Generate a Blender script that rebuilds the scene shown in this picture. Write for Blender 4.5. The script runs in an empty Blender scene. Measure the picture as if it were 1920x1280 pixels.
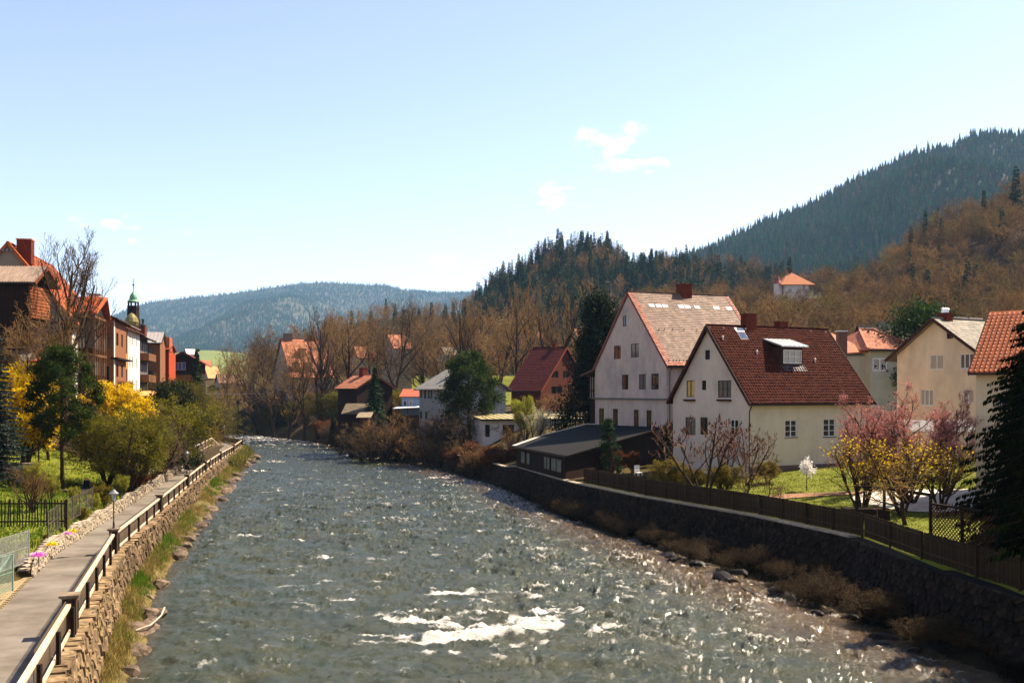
import bpy, math, random
import numpy as np
from mathutils import Vector
from mathutils.geometry import tessellate_polygon
PI = math.pi
sc = bpy.context.scene
COL = sc.collection
# ------------------------------------------------------------------ camera, sky, sun, exposure
CAMH, FPX, HORIZ = 11.0, 1867.0, 736.0
cam = bpy.data.objects.new('camera', bpy.data.cameras.new('camera'))
COL.objects.link(cam); sc.camera = cam
cam.location = (0, 0, CAMH); cam.rotation_euler = (PI/2, 0, 0)
cam.data.sensor_width = 36; cam.data.lens = 36*FPX/1920
cam.data.shift_y = (HORIZ-640)/1920
cam.data.clip_start = 0.5; cam.data.clip_end = 30000
SUN_AZ, SUN_EL = 59.0, 51.0
world = bpy.data.worlds.new('World'); sc.world = world; world.use_nodes = True
wn, wl = world.node_tree.nodes, world.node_tree.links
wn.clear()
wout = wn.new('ShaderNodeOutputWorld'); wbg = wn.new('ShaderNodeBackground')
sky = wn.new('ShaderNodeTexSky'); sky.sky_type = 'NISHITA'; sky.sun_disc = False
sky.sun_elevation = math.radians(SUN_EL); sky.sun_rotation = math.radians(SUN_AZ)
sky.altitude = 800; sky.air_density = 1.0; sky.dust_density = 0.6; sky.ozone_density = 2.0
wbg.inputs[1].default_value = 0.078
wl.new(wbg.outputs[0], wout.inputs[0])
def wmath(op, a, b=None, c=None):
    n = wn.new('ShaderNodeMath'); n.operation = op
    for i, v in enumerate((a, b, c)):
        if v is None: continue
        if isinstance(v, (int, float)): n.inputs[i].default_value = v
        else: wl.new(v, n.inputs[i])
    return n.outputs[0]
wtc = wn.new('ShaderNodeTexCoord'); wsep = wn.new('ShaderNodeSeparateXYZ'); wl.new(wtc.outputs['Generated'], wsep.inputs[0])
wy = wmath('MAXIMUM', wsep.outputs[1], 0.05)
wu = wmath('DIVIDE', wsep.outputs[0], wy); wv = wmath('DIVIDE', wsep.outputs[2], wy)
wcmb = wn.new('ShaderNodeCombineXYZ'); wl.new(wu, wcmb.inputs[0]); wl.new(wv, wcmb.inputs[1])
wmap = wn.new('ShaderNodeMapping'); wmap.inputs['Scale'].default_value = (1, 1.6, 1); wl.new(wcmb.outputs[0], wmap.inputs[0])
wno = wn.new('ShaderNodeTexNoise'); wno.inputs['Scale'].default_value = 34; wno.inputs['Detail'].default_value = 7; wno.inputs['Roughness'].default_value = 0.62
wl.new(wmap.outputs[0], wno.inputs['Vector'])
cl = None
for cpx, cpy, rw, rh, st in ((1145,264,58,26,1), (1180,245,26,18,.8), (1040,372,34,26,1), (1022,362,24,14,.8), (1155,316,34,12,.7), (1195,304,52,10,.7), (1217,322,14,6,.5),
                             (205,416,24,17,.75), (138,410,18,10,.3), (165,424,18,8,.35), (255,425,18,9,.45), (248,453,12,7,.6), (235,405,10,6,.35), (300,541,26,8,.6), (240,542,22,9,.7), (838,490,30,14,.65), (898,493,16,9,.35), (955,434,14,8,.35), (352,438,14,10,.18)):
    du = wmath('DIVIDE', wmath('SUBTRACT', wu, (cpx-960)/FPX), rw/FPX); dv = wmath('DIVIDE', wmath('SUBTRACT', wv, (HORIZ-cpy)/FPX), rh/FPX)
    d2 = wmath('ADD', wmath('MULTIPLY', du, du), wmath('MULTIPLY', dv, dv))
    m = wmath('MULTIPLY', wmath('SUBTRACT', 1.0, wmath('SQRT', d2)), 1.0)
    m = wmath('ADD', m, wmath('MULTIPLY', wmath('SUBTRACT', wno.outputs[0], 0.5), 4.6))
    n = wn.new('ShaderNodeMapRange'); n.inputs[1].default_value = 0.0; n.inputs[2].default_value = 1.15; n.inputs[4].default_value = min(1, st*1.35)
    wl.new(m, n.inputs[0])
    cl = n.outputs[0] if cl is None else wmath('MAXIMUM', cl, n.outputs[0])
wtint = wn.new('ShaderNodeMix'); wtint.data_type = 'RGBA'; wtint.blend_type = 'MULTIPLY'; wtint.inputs[0].default_value = 1
wl.new(sky.outputs[0], wtint.inputs[6]); wtint.inputs[7].default_value = (1.33, 1.06, 1.0, 1)
wmix = wn.new('ShaderNodeMix'); wmix.data_type = 'RGBA'; wl.new(cl, wmix.inputs[0]); wl.new(wtint.outputs[2], wmix.inputs[6])
wmix.inputs[7].default_value = (6.2, 6.0, 5.9, 1)
wl.new(wmix.outputs[2], wbg.inputs[0])
sun = bpy.data.objects.new('sun', bpy.data.lights.new('sun', 'SUN')); COL.objects.link(sun)
sun.data.energy = 5.0; sun.data.angle = math.radians(0.53); sun.data.color = (1, .87, .68)
SD = Vector((math.sin(math.radians(SUN_AZ))*math.cos(math.radians(SUN_EL)), math.cos(math.radians(SUN_AZ))*math.cos(math.radians(SUN_EL)), math.sin(math.radians(SUN_EL))))
sun.rotation_euler = SD.to_track_quat('Z', 'Y').to_euler(); sun.location = (60, 40, 90)
sc.view_settings.view_transform = 'Standard'; sc.view_settings.look = 'None'
sc.view_settings.exposure = 1.65; sc.view_settings.gamma = 1.0; sc.view_settings.use_curve_mapping = False
sc.render.engine = 'CYCLES'
sc.cycles.use_denoising = True; sc.cycles.max_bounces = 6; sc.cycles.diffuse_bounces = 3; sc.cycles.transparent_max_bounces = 8
sc.cycles.volume_bounces = 0; sc.cycles.sample_clamp_indirect = 6
# ------------------------------------------------------------------ helpers
def X_(px, Y): return (px-960)/FPX*Y
def Z_(py, Y): return CAMH-(py-HORIZ)/FPX*Y
def W_(px, py, Y): return (X_(px, Y), Y, Z_(py, Y))
def flat(px, py, z=0.0):
    Y = (CAMH-z)*FPX/(py-HORIZ); return (X_(px, Y), Y)
def tag(o, label=None, cat=None, group=None, kind=None):
    if label: o['label'] = label
    if cat: o['category'] = cat
    if group: o['group'] = group
    if kind: o['kind'] = kind
    return o
def empty(name, loc=(0, 0, 0), rz=0, sc_=1):
    o = bpy.data.objects.new(name, None); COL.objects.link(o); o.location = loc; o.rotation_euler = (0, 0, rz)
    o.scale = (sc_, sc_, sc_); o.empty_display_size = 0.3
    return o
def thing(name, label, cat, loc=(0, 0, 0), rz=0, group=None, s=1):
    return tag(empty(name, loc, rz, s), label, cat, group)
def mkmesh(name, V, F, smooth=False):
    me = bpy.data.meshes.new(name)
    V = np.asarray(V, dtype=np.float32).reshape(-1, 3)
    if isinstance(F, np.ndarray):
        n, k = F.shape
        me.vertices.add(len(V)); me.vertices.foreach_set('co', V.ravel())
        me.loops.add(n*k); me.loops.foreach_set('vertex_index', F.astype(np.int32).ravel())
        me.polygons.add(n); me.polygons.foreach_set('loop_start', np.arange(0, n*k, k, dtype=np.int32))
        me.polygons.foreach_set('loop_total', np.full(n, k, dtype=np.int32))
        me.update(calc_edges=True)
    else:
        me.from_pydata([tuple(map(float, v)) for v in V], [], F)
        me.update()
    if smooth: me.polygons.foreach_set('use_smooth', np.ones(len(me.polygons), dtype=bool))
    return me
def link(name, me, m=None, parent=None, kind=None):
    if m is not None and len(me.materials) == 0: me.materials.append(m)
    o = bpy.data.objects.new(name, me); COL.objects.link(o)
    if parent is not None: o.parent = parent
    if kind: o['kind'] = kind
    return o
class MB:
    def __init__(s): s.v = []; s.f = []
    def poly(s, pts):
        b = len(s.v); s.v += [tuple(p) for p in pts]; s.f.append(tuple(range(b, b+len(pts))))
    def box(s, c, sx, sy, sz, rz=0.0, up=None):
        # centre c, full sizes, rotated about z
        ca, sa = math.cos(rz), math.sin(rz); b = len(s.v)
        for dz in (-.5, .5):
            for dx, dy in ((-.5, -.5), (.5, -.5), (.5, .5), (-.5, .5)):
                x, y = dx*sx, dy*sy
                s.v.append((c[0]+x*ca-y*sa, c[1]+x*sa+y*ca, c[2]+dz*sz))
        s.f += [(b, b+3, b+2, b+1), (b+4, b+5, b+6, b+7), (b, b+1, b+5, b+4), (b+1, b+2, b+6, b+5), (b+2, b+3, b+7, b+6), (b+3, b, b+4, b+7)]
    def bar(s, p0, p1, w, h):
        # rectangular bar between two points, w sideways, h in the vertical-ish direction
        p0, p1 = Vector(p0), Vector(p1); d = (p1-p0).normalized()
        side = d.cross(Vector((0, 0, 1)))
        if side.length < 1e-3: side = Vector((1, 0, 0))
        side.normalize(); up = side.cross(d).normalized(); b = len(s.v)
        for p in (p0, p1):
            for a, e in ((-.5, -.5), (.5, -.5), (.5, .5), (-.5, .5)): s.v.append(tuple(p+side*w*a+up*h*e))
        s.f += [(b, b+1, b+2, b+3), (b+7, b+6, b+5, b+4), (b, b+4, b+5, b+1), (b+1, b+5, b+6, b+2), (b+2, b+6, b+7, b+3), (b+3, b+7, b+4, b)]
    def slab(s, pts, t):
        # polygon pts (3-D, any plane) thickened by vector t
        b = len(s.v); n = len(pts); t = Vector(t)
        s.v += [tuple(p) for p in pts]+[tuple(Vector(p)+t) for p in pts]
        s.f.append(tuple(range(b, b+n))); s.f.append(tuple(range(b+2*n-1, b+n-1, -1)))
        for i in range(n):
            j = (i+1) % n; s.f.append((b+j, b+i, b+n+i, b+n+j))
    def lathe(s, c, prof, n=10, rot=0):
        b = len(s.v)
        for r, z in prof:
            for k in range(n):
                a = rot+2*PI*k/n; s.v.append((c[0]+r*math.cos(a), c[1]+r*math.sin(a), c[2]+z))
        m = len(prof)
        for i in range(m-1):
            for k in range(n):
                s.f.append((b+i*n+k, b+i*n+(k+1) % n, b+(i+1)*n+(k+1) % n, b+(i+1)*n+k))
        s.f.append(tuple(range(b+n-1, b-1, -1))); s.f.append(tuple(range(b+(m-1)*n, b+m*n)))
    def tube(s, pts, r, n=6):
        segs = [(pts[i], pts[i+1], r, r) for i in range(len(pts)-1)]
        V, F = prisms(segs, n); b = len(s.v); s.v += [tuple(v) for v in V]; s.f += [tuple(int(i)+b for i in f) for f in F]
    def build(s, name, m, parent=None, kind=None, smooth=False):
        return link(name, mkmesh(name, s.v, s.f, smooth), m, parent, kind)
def prisms(segs, n=3, cap=False):
    A = np.array([s[0] for s in segs], float); B = np.array([s[1] for s in segs], float)
    r0 = np.array([s[2] for s in segs], float); r1 = np.array([s[3] for s in segs], float)
    D = B-A; D /= np.maximum(np.linalg.norm(D, axis=1, keepdims=True), 1e-9)
    ref = np.tile([0., 0., 1.], (len(A), 1)); ref[np.abs(D[:, 2]) > .9] = (1., 0, 0)
    S = np.cross(D, ref); S /= np.linalg.norm(S, axis=1, keepdims=True); U = np.cross(S, D)
    V = np.zeros((len(A), 2*n, 3))
    for k in range(n):
        a = 2*PI*k/n; o = S*math.cos(a)+U*math.sin(a)
        V[:, k] = A+o*r0[:, None]; V[:, n+k] = B+o*r1[:, None]
    base = (np.arange(len(A))*2*n)[:, None]
    F = np.concatenate([base+np.array([[k, (k+1) % n, n+(k+1) % n, n+k]]) for k in range(n)], 0)
    return V.reshape(-1, 3), F
def vnoise(x, y, seed=0):
    x = np.asarray(x, float)+seed*17.31; y = np.asarray(y, float)+seed*9.77
    xi = np.floor(x).astype(np.int64); yi = np.floor(y).astype(np.int64); fx = x-xi; fy = y-yi
    def h(a, b):
        n = (a*374761393+b*668265263+seed*144665) & 0x7fffffff
        n = ((n ^ (n >> 13))*1274126177) & 0x7fffffff
        return ((n ^ (n >> 16)) & 0xffff)/65535.0
    ux = fx*fx*(3-2*fx); uy = fy*fy*(3-2*fy)
    return (h(xi, yi)*(1-ux)+h(xi+1, yi)*ux)*(1-uy)+(h(xi, yi+1)*(1-ux)+h(xi+1, yi+1)*ux)*uy
def fbm(x, y, seed=0, o=4):
    t = 0; a = 1; s = 0
    for i in range(o): t = t+a*vnoise(x*2**i, y*2**i, seed+i); s += a; a *= .5
    return t/s
# ------------------------------------------------------------------ materials
_M = {}
def mat(name, c1, c2=None, scale=2.0, rough=.85, bump=0.0, bscale=None, stretch=(1, 1, 1), metal=0, island=0, rnd=0, spec=.10, transl=0, emis=None, det=5):
    if name in _M: return _M[name]
    m = bpy.data.materials.new(name); m.use_nodes = True; nt = m.node_tree; N, L = nt.nodes, nt.links
    b = N['Principled BSDF']; out = N['Material Output']
    c2 = c2 or tuple(min(1, v*1.35) for v in c1)
    c1, c2 = (tuple(v**1.16*.96 for v in c) for c in (c1, c2))
    tc = N.new('ShaderNodeTexCoord'); mp = N.new('ShaderNodeMapping'); mp.inputs['Scale'].default_value = stretch
    L.new(tc.outputs['Object'], mp.inputs[0])
    no = N.new('ShaderNodeTexNoise'); no.inputs['Scale'].default_value = scale; no.inputs['Detail'].default_value = det; no.inputs['Roughness'].default_value = .65
    L.new(mp.outputs[0], no.inputs['Vector'])
    mr = N.new('ShaderNodeMapRange'); mr.inputs[1].default_value = .36; mr.inputs[2].default_value = .64; L.new(no.outputs[0], mr.inputs[0])
    mx = N.new('ShaderNodeMix'); mx.data_type = 'RGBA'; mx.inputs[6].default_value = (*c1, 1); mx.inputs[7].default_value = (*c2, 1); L.new(mr.outputs[0], mx.inputs[0])
    col = mx.outputs[2]
    for amt, kind in ((island, 'i'), (rnd, 'o')):
        if amt:
            src = N.new('ShaderNodeNewGeometry').outputs['Random Per Island'] if kind == 'i' else N.new('ShaderNodeObjectInfo').outputs['Random']
            r = N.new('ShaderNodeMapRange'); r.inputs[3].default_value = 1-amt; r.inputs[4].default_value = 1+amt; L.new(src, r.inputs[0])
            hs = N.new('ShaderNodeHueSaturation'); L.new(col, hs.inputs['Color']); L.new(r.outputs[0], hs.inputs['Value']); col = hs.outputs[0]
    L.new(col, b.inputs['Base Color']); b.inputs['Roughness'].default_value = rough; b.inputs['Metallic'].default_value = metal
    b.inputs['Specular IOR Level'].default_value = spec
    if bump:
        bn = N.new('ShaderNodeTexNoise'); bn.inputs['Scale'].default_value = bscale or scale*4; bn.inputs['Detail'].default_value = 6; L.new(mp.outputs[0], bn.inputs['Vector'])
        bp = N.new('ShaderNodeBump'); bp.inputs['Strength'].default_value = min(1, bump*10); bp.inputs['Distance'].default_value = bump
        L.new(bn.outputs[0], bp.inputs['Height']); L.new(bp.outputs[0], b.inputs['Normal'])
    if emis:
        b.inputs['Emission Color'].default_value = (*emis, 1); b.inputs['Emission Strength'].default_value = 1
    if transl:
        t = N.new('ShaderNodeBsdfTranslucent'); L.new(col, t.inputs[0]); ms = N.new('ShaderNodeMixShader'); ms.inputs[0].default_value = transl
        L.new(b.outputs[0], ms.inputs[1]); L.new(t.outputs[0], ms.inputs[2]); L.new(ms.outputs[0], out.inputs[0])
    _M[name] = m; return m
def glass(name, c, rough=.03):
    if name in _M: return _M[name]
    m = mat(name, c, tuple(v*1.3 for v in c), .7, rough, 0, spec=.9); return m
def plaster(name, c, dirt=.82, stain=None):
    # wall plaster: fine grain, big soft weather stains, streaks running down
    if name in _M: return _M[name]
    m = mat(name, tuple(v*dirt for v in c), c, 1.3, .92, .004, 30, stretch=(1, 1, .45))
    nt = m.node_tree; N, L = nt.nodes, nt.links; b = N['Principled BSDF']
    src = b.inputs['Base Color'].links[0].from_socket
    tc = N.new('ShaderNodeTexCoord'); mp = N.new('ShaderNodeMapping'); mp.inputs['Scale'].default_value = (.35, .35, .22); L.new(tc.outputs['Object'], mp.inputs[0])
    n = N.new('ShaderNodeTexNoise'); n.inputs['Scale'].default_value = 1.0; n.inputs['Detail'].default_value = 9; n.inputs['Roughness'].default_value = .7; L.new(mp.outputs[0], n.inputs[0])
    r = N.new('ShaderNodeMapRange'); r.inputs[1].default_value = .46; r.inputs[2].default_value = .74; r.inputs[4].default_value = .95; L.new(n.outputs[0], r.inputs[0])
    mx = N.new('ShaderNodeMix'); mx.data_type = 'RGBA'; L.new(r.outputs[0], mx.inputs[0]); L.new(src, mx.inputs[6])
    s = stain or tuple(v*.55 for v in c); mx.inputs[7].default_value = (*s, 1); L.new(mx.outputs[2], b.inputs['Base Color'])
    return m
WOOD_D = mat('dark_wood', (.02, .010, .006), (.05, .026, .014), 3, .8, .01, 14, (6, 6, .6), island=.25)
WOOD_M = mat('brown_wood', (.12, .052, .022), (.23, .11, .045), 3, .8, .008, 14, (6, 6, .6), island=.25)
WOOD_R = mat('rail_wood', (.10, .07, .045), (.22, .16, .11), 3, .8, .006, 20, (5, 5, 1), island=.25)
WOOD_P = mat('pale_rail_wood', (.42, .34, .24), (.6, .5, .38), 3, .75, .006, 20, (1, 1, 1), island=.1)
WOOD_G = mat('weathered_fence_wood', (.055, .04, .02), (.13, .09, .045), 3, .9, .006, 20, (8, 8, .8), island=.35)
IRON = mat('black_iron', (.012, .012, .012), (.03, .028, .026), 8, .55, spec=.4)
BARK = mat('bark', (.04, .024, .014), (.10, .06, .034), 5, .95, .02, 9, (1, 1, .35), rnd=.2)
TWIG = mat('twig_brown', (.16, .092, .036), (.32, .195, .075), 2, .9, 0, rnd=.25)
TWIG_G = mat('twig_grey', (.06, .042, .026), (.16, .112, .066), 2, .9, 0, rnd=.2)
TWIG_O = mat('twig_olive', (.08, .062, .014), (.17, .125, .03), 2, .9, 0, rnd=.2)
GLASS = glass('window_glass', (.008, .008, .008))
CURT = glass('curtained_glass', (.14, .13, .11), .08)
YCURT = glass('yellow_curtained_glass', (.55, .38, .12), .12)
BLUEGL = glass('skylight_glass', (.02, .06, .14), .03)
WHITE = mat('white_paint', (.62, .60, .56), (.76, .74, .70), 4, .6, 0)
BRICKRED = mat('chimney_red', (.11, .024, .012), (.18, .045, .022), 6, .9, .01, 40)
GREYMET = mat('grey_sheet_metal', (.28, .27, .25), (.42, .40, .37), 1.5, .45, 0, metal=.3)
DARKMET = mat('dark_gutter_metal', (.03, .022, .018), (.06, .045, .035), 4, .5, 0, metal=.2)
# ------------------------------------------------------------------ the lie of the land
LE = np.array([(0,-10),(20,-11.5),(37.8,-14.9),(44.7,-16.6),(51.6,-18.9),(62.2,-21.6),(69.9,-23),(77.5,-24.9),(93.4,-28),(114.7,-32.7),(131.6,-36.3),(165.6,-42.6),(180,-48),(195,-56),(207,-68),(220,-90),(235,-150),(250,-300)], float)
RE = np.array([(0,24),(25,21.5),(38.5,18.3),(42,16.9),(47.9,15.4),(53.5,13.75),(60.6,12),(69.9,9.4),(82.5,6.2),(89.7,3.8),(111.6,0),(125,-4.7),(137.8,-9.6),(159,-17),(180,-25),(201,-34.5),(223,-48),(250,-66),(262,-92),(275,-160),(290,-420)], float)
WL = np.array([(0,-3.4),(11,-7.1),(22.7,-11.0),(31.1,-13.81),(50.5,-20.2),(71.2,-25.2),(92.2,-30.1),(112.8,-34.8),(133.7,-39.2),(153.6,-43),(173.5,-47.1),(185,-53),(197,-62),(210,-80),(225,-120),(240,-200),(255,-420)], float)
WZ = np.array([(0,4.3),(11,4.05),(31.1,3.4),(50.5,2.81),(71.2,2.42),(92.2,2.16),(112.8,1.97),(133.7,1.84),(153.6,1.74),(173.5,1.7),(260,1.7)], float)
WR = np.array([(0,25.5),(20,23.2),(33,21.2),(40.2,19.8),(43.1,19.4),(47.9,19.0),(54.9,18.8),(56.3,18.5),(65.3,15.4),(77.5,9.55),(88.9,5.24),(100.9,2.16),(112,-.5),(125,-3.4),(140,-9.0)], float)
def itp(T, y): return np.interp(y, T[:, 0], T[:, 1])
def GR(x, y):  # right bank height
    e = itp(RE, y); w = np.where(y < 125, itp(WR, y), e+1.0); d = x-w
    g = np.interp(d, [0, 12, 30, 60, 120, 400], [2.95, 3.7, 4.5, 6, 10, 16])
    f = np.interp(d, [0, 4, 12, 30, 60, 120, 400], [-.2, 2.2, 6.0, 7.6, 8.6, 11, 16])
    t = np.clip((y-112)/35, 0, 1); h = g*(1-t)+f*t
    h = h+(fbm(x*.12, y*.12, 3)-.5)*np.clip(d/12, 0, 1)*.9
    return h
def GL(x, y):  # left bank height
    w = itp(WL, y); z = itp(WZ, y); d = w-x
    a = np.interp(d, [0, 3.2, 3.9, 12.5, 20, 34, 60, 300], [-.3, -.25, .66, 1.4, 6.5, 8.6, 12, 22])
    c = np.interp(d, [0, 3.2, 3.9, 5.2, 14, 22, 60, 300], [-.3, -.25, .66, 1.2, 8.6, 9.0, 10, 18])
    t = np.clip((y-84)/22, 0, 1); s = np.clip((43-y)/4, 0, 1)
    h = z+a*(1-t)+c*t
    h = h*(1-s)+s*(z+np.interp(d, [0, 4.6, 5.6, 9, 14], [-.3, -.28, .35, .5, 1.5])); q_ = np.clip((35.6-y)/1.2, 0, 1)*(y < 36); h = np.where(q_ > 0, h*(1-q_)+q_*(z+np.interp(d, [0, 3.1, 3.8, 9, 14], [-.3, -.25, .36, .6, 1.8])), h)
    return h+(fbm(x*.2, y*.2, 5)-.5)*np.clip((d-3)/6, 0, 1)*.7
def ground(x, y):
    x = np.asarray(x, float); y = np.asarray(y, float)
    wl_ = itp(WL, y)-.35; wr_ = np.where(y < 125, itp(WR, y)+.35, itp(RE, y)+1.0)
    L = GL(x, y); R = GR(x, y)
    far = np.clip((y-300)/900, 0, 1); R = R*(1-far)+10*far; L = L*(1-far)+10*far
    h = np.where((x < wl_) & (y < 255), L, np.where(x > wr_, R, -2.2))
    h = np.where(y > 300, R, h)
    return h
def gz(x, y): return float(ground(np.array([x]), np.array([y]))[0])
GRASS = mat('lawn_green', (.09, .15, .012), (.17, .22, .02), .35, .95, .03, 9, island=0)
SOIL = mat('hillside_soil', (.045, .030, .012), (.095, .070, .022), .22, .95, .05, 3)
xs = np.concatenate([-70-np.geomspace(1, 4200, 26)[::-1], np.arange(-70, 70.1, .8), 70+np.geomspace(1, 4200, 26)])
ys = np.concatenate([np.arange(-20, 20, 4), np.arange(20, 260, 1.2), 260+np.geomspace(1, 9500, 36)])
GX, GY = np.meshgrid(xs, ys); GZ = ground(GX, GY)
def gridmesh(X, Y, Z):
    r, c = X.shape; V = np.stack([X, Y, Z], -1).reshape(-1, 3)
    i = (np.arange(r-1)[:, None]*c+np.arange(c-1)[None]).ravel()
    return V, np.stack([i, i+1, i+c+1, i+c], 1)
GROUNDM = SOIL.copy(); GROUNDM.name = 'ground_mix'; gn, gl = GROUNDM.node_tree.nodes, GROUNDM.node_tree.links
ga = gn.new('ShaderNodeAttribute'); ga.attribute_name = 'lawn'; gt = gn.new('ShaderNodeTexCoord'); g1 = gn.new('ShaderNodeTexNoise'); g1.inputs['Scale'].default_value = 1.1; g1.inputs['Detail'].default_value = 8; gl.new(gt.outputs['Object'], g1.inputs[0])
g2 = gn.new('ShaderNodeTexNoise'); g2.inputs['Scale'].default_value = .35; g2.inputs['Detail'].default_value = 9; g2.inputs['Roughness'].default_value = .7; gl.new(gt.outputs['Object'], g2.inputs[0])
gm = gn.new('ShaderNodeMath'); gm.operation = 'MULTIPLY_ADD'; gl.new(g1.outputs[0], gm.inputs[0]); gm.inputs[1].default_value = 1.2; gm.inputs[2].default_value = -.6
gs_ = gn.new('ShaderNodeMath'); gs_.operation = 'ADD'; gl.new(ga.outputs['Fac'], gs_.inputs[0]); gl.new(gm.outputs[0], gs_.inputs[1])
gr_ = gn.new('ShaderNodeMapRange'); gr_.inputs[1].default_value = .35; gr_.inputs[2].default_value = .65; gl.new(gs_.outputs[0], gr_.inputs[0])
gc = gn.new('ShaderNodeMix'); gc.data_type = 'RGBA'; gc.inputs[6].default_value = (.085, .075, .010, 1); gc.inputs[7].default_value = (.13, .15, .009, 1); gl.new(g2.outputs[0], gc.inputs[0])
gx = gn.new('ShaderNodeMix'); gx.data_type = 'RGBA'; gb_ = gn['Principled BSDF']; gl.new(gr_.outputs[0], gx.inputs[0]); gl.new(gb_.inputs['Base Color'].links[0].from_socket, gx.inputs[6]); gl.new(gc.outputs[2], gx.inputs[7]); gl.new(gx.outputs[2], gb_.inputs['Base Color'])
V, F = gridmesh(GX, GY, GZ)
me = mkmesh('ground', V, F, True)
me.materials.append(GROUNDM)
cx = V; w_ = itp(WR, cx[:, 1]); wl_ = itp(WL, cx[:, 1])
lawn = ((cx[:, 0] > w_+.2) & (cx[:, 0] < w_+34) & (cx[:, 1] < 88)) | ((cx[:, 0] < wl_-2) & (cx[:, 1] > 45.5) & (cx[:, 1] < 92) & (cx[:, 0] > wl_-15)) | ((cx[:, 1] > 225) & (cx[:, 1] < 330) & (cx[:, 0] > -30) & (cx[:, 0] < 40)) | (cx[:, 1] > 700)
at_ = me.attributes.new('lawn', 'FLOAT', 'POINT'); at_.data.foreach_set('value', lawn.astype(np.float32))
tag(link('ground', me), kind='structure')

# ---- river
def ramp_pts(T):
    return T
ry = [0.0]
while ry[-1] < 300: ry.append(ry[-1]+(1.2 if ry[-1] < 30 else max(.1, .0031*ry[-1])))
ry = np.array(ry); NC = 330
tt = np.linspace(0, 1, NC)[None]
xl = (itp(LE, ry)-1.6)[:, None]; xr = (itp(RE, ry)+1.6)[:, None]
RX = xl+(xr-xl)*tt; RY = np.repeat(ry[:, None], NC, 1)
def dirn(X, Y, s, sx, sy, seed, o=3): # noise stretched along the crests
    a = -.22; U = X*math.cos(a)+Y*math.sin(a); Vv = -X*math.sin(a)+Y*math.cos(a)
    return fbm(U*s*sx, Vv*s*sy, seed, o)
ridge = lambda n: 1-np.abs(2*n-1)
h1 = ridge(dirn(RX, RY, .55, .55, 1.0, 11)); h2 = ridge(dirn(RX, RY, 1.5, .6, 1, 23)); h3 = dirn(RX, RY, 4.2, .7, 1, 31, 2)
edge = np.clip(np.minimum(RX-xl-1.2, xr-1.2-RX)/2.2, .3, 1)
rough_zone = .35+.95*fbm(RX*.16, RY*.05, 3, 3)
h4 = dirn(RX, RY, 9, .8, 1, 37, 1)*np.clip(1.6-RY/70, 0, 1)
RZ = (h1**2*.36+h2**2*.24+h3*.17+h4*.05-.3)*edge*rough_zone
RZ = RZ+(np.random.RandomState(4).rand(*RZ.shape)-.5)*.095*np.clip(RY/60, .6, 1.6)*np.clip(edge*2, 0, 1)*(.35+1.3*vnoise(RX*.8, RY*.5, 77))*(1.05+1.4*tt)
foam_glint = np.zeros_like(RX)
def blob(cx_, cy_, rx, ry_, amp=1):
    return amp*np.exp(-(((RX-cx_)/rx)**2+((RY-cy_)/ry_)**2))
def fl(px, py): return flat(px, py, 0)
n1 = fbm(RX*1.6, RY*2.2, 41, 4)
for px, py, w, d, a in ((880,1198,2.9,.40,1.7),(800,1165,1.5,.5,1.0),(985,1170,1.3,.6,1.0),(1000,1210,1.7,.28,1.1),(760,1150,.9,.3,.8),(850,1120,1.0,.4,.7),(930,1105,1,.3,.5),
                        (520,950,1.2,.5,.9),(505,923,1.3,.5,1),(640,856,3,.9,1),(700,880,2.5,.8,.7),(520,866,2.4,1.4,.9),(480,885,2.2,1,.7),(600,1050,1.2,.4,.7),(560,1015,1,.4,.6),(640,1130,.9,.3,.7),
                        (820,898,2.2,.6,.8),(740,858,2,.7,.7),(1150,985,1.2,.4,.5),(850,913,2,.5,.6),(1230,1010,1.2,.4,.4),(1010,1105,.8,.25,.5),(660,1040,.9,.3,.4),(480,1010,1,.4,.5),(535,893,2,.6,.6)):
    x0, y0 = fl(px, py); foam_glint += blob(x0+(RY-y0)*0, y0, w, d, a)
_r = random.Random(4)
for _ in range(60):
    px, py = _r.gauss(905, 100), _r.gauss(1172, 27); x0, y0 = fl(px, py); foam_glint += blob(x0, y0, _r.uniform(.35, 1.3), _r.uniform(.12, .4), _r.uniform(.5, 1.0))
# curved standing wave of the near rapid
x0, y0 = fl(885, 1200); arc = (RY-(y0+.06*(RX-x0)**2*.35)); hump = np.exp(-(arc/.42)**2)*np.exp(-((RX-x0)/3.6)**2)
RZ += hump*.34*(.6+.8*n1)
foam_glint += np.exp(-((arc-.35)/.5)**2)*np.exp(-((RX-x0)/3.5)**2)*.9
x0, y0 = fl(500, 822); far_r = np.exp(-((RY-y0-2)/26)**2)*np.clip((RX+78)/10, 0, 1); foam_glint += far_r*.85; RZ += far_r*.25*h1
crest_glint = np.clip((h1**2*.6+h2**2*.5-.72)*3.2, 0, 1)
foam_glint_v = np.clip(.92*foam_glint*(.25+1.5*np.clip((n1-.34)*3.2, 0, 1))+crest_glint*(.5+.35*tt)*np.clip((n1-.38)*4, 0, 1), 0, 1)  # besides real foam, crest flecks growing denser rightwards stand in for sun glitter
V, F = gridmesh(RX, RY, RZ)
me = mkmesh('river_water', V, F, False)
at = me.attributes.new('foam_glint', 'FLOAT', 'POINT'); at.data.foreach_set('value', foam_glint_v.ravel().astype(np.float32))
shal = np.clip(1-(np.minimum(RX-xl, (xr-RX)*.36)-1.0)/1.8, 0, 1)*.85
at = me.attributes.new('shallow', 'FLOAT', 'POINT'); at.data.foreach_set('value', shal.ravel().astype(np.float32))
wm = bpy.data.materials.new('river_water'); wm.use_nodes = True; N, L = wm.node_tree.nodes, wm.node_tree.links
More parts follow.
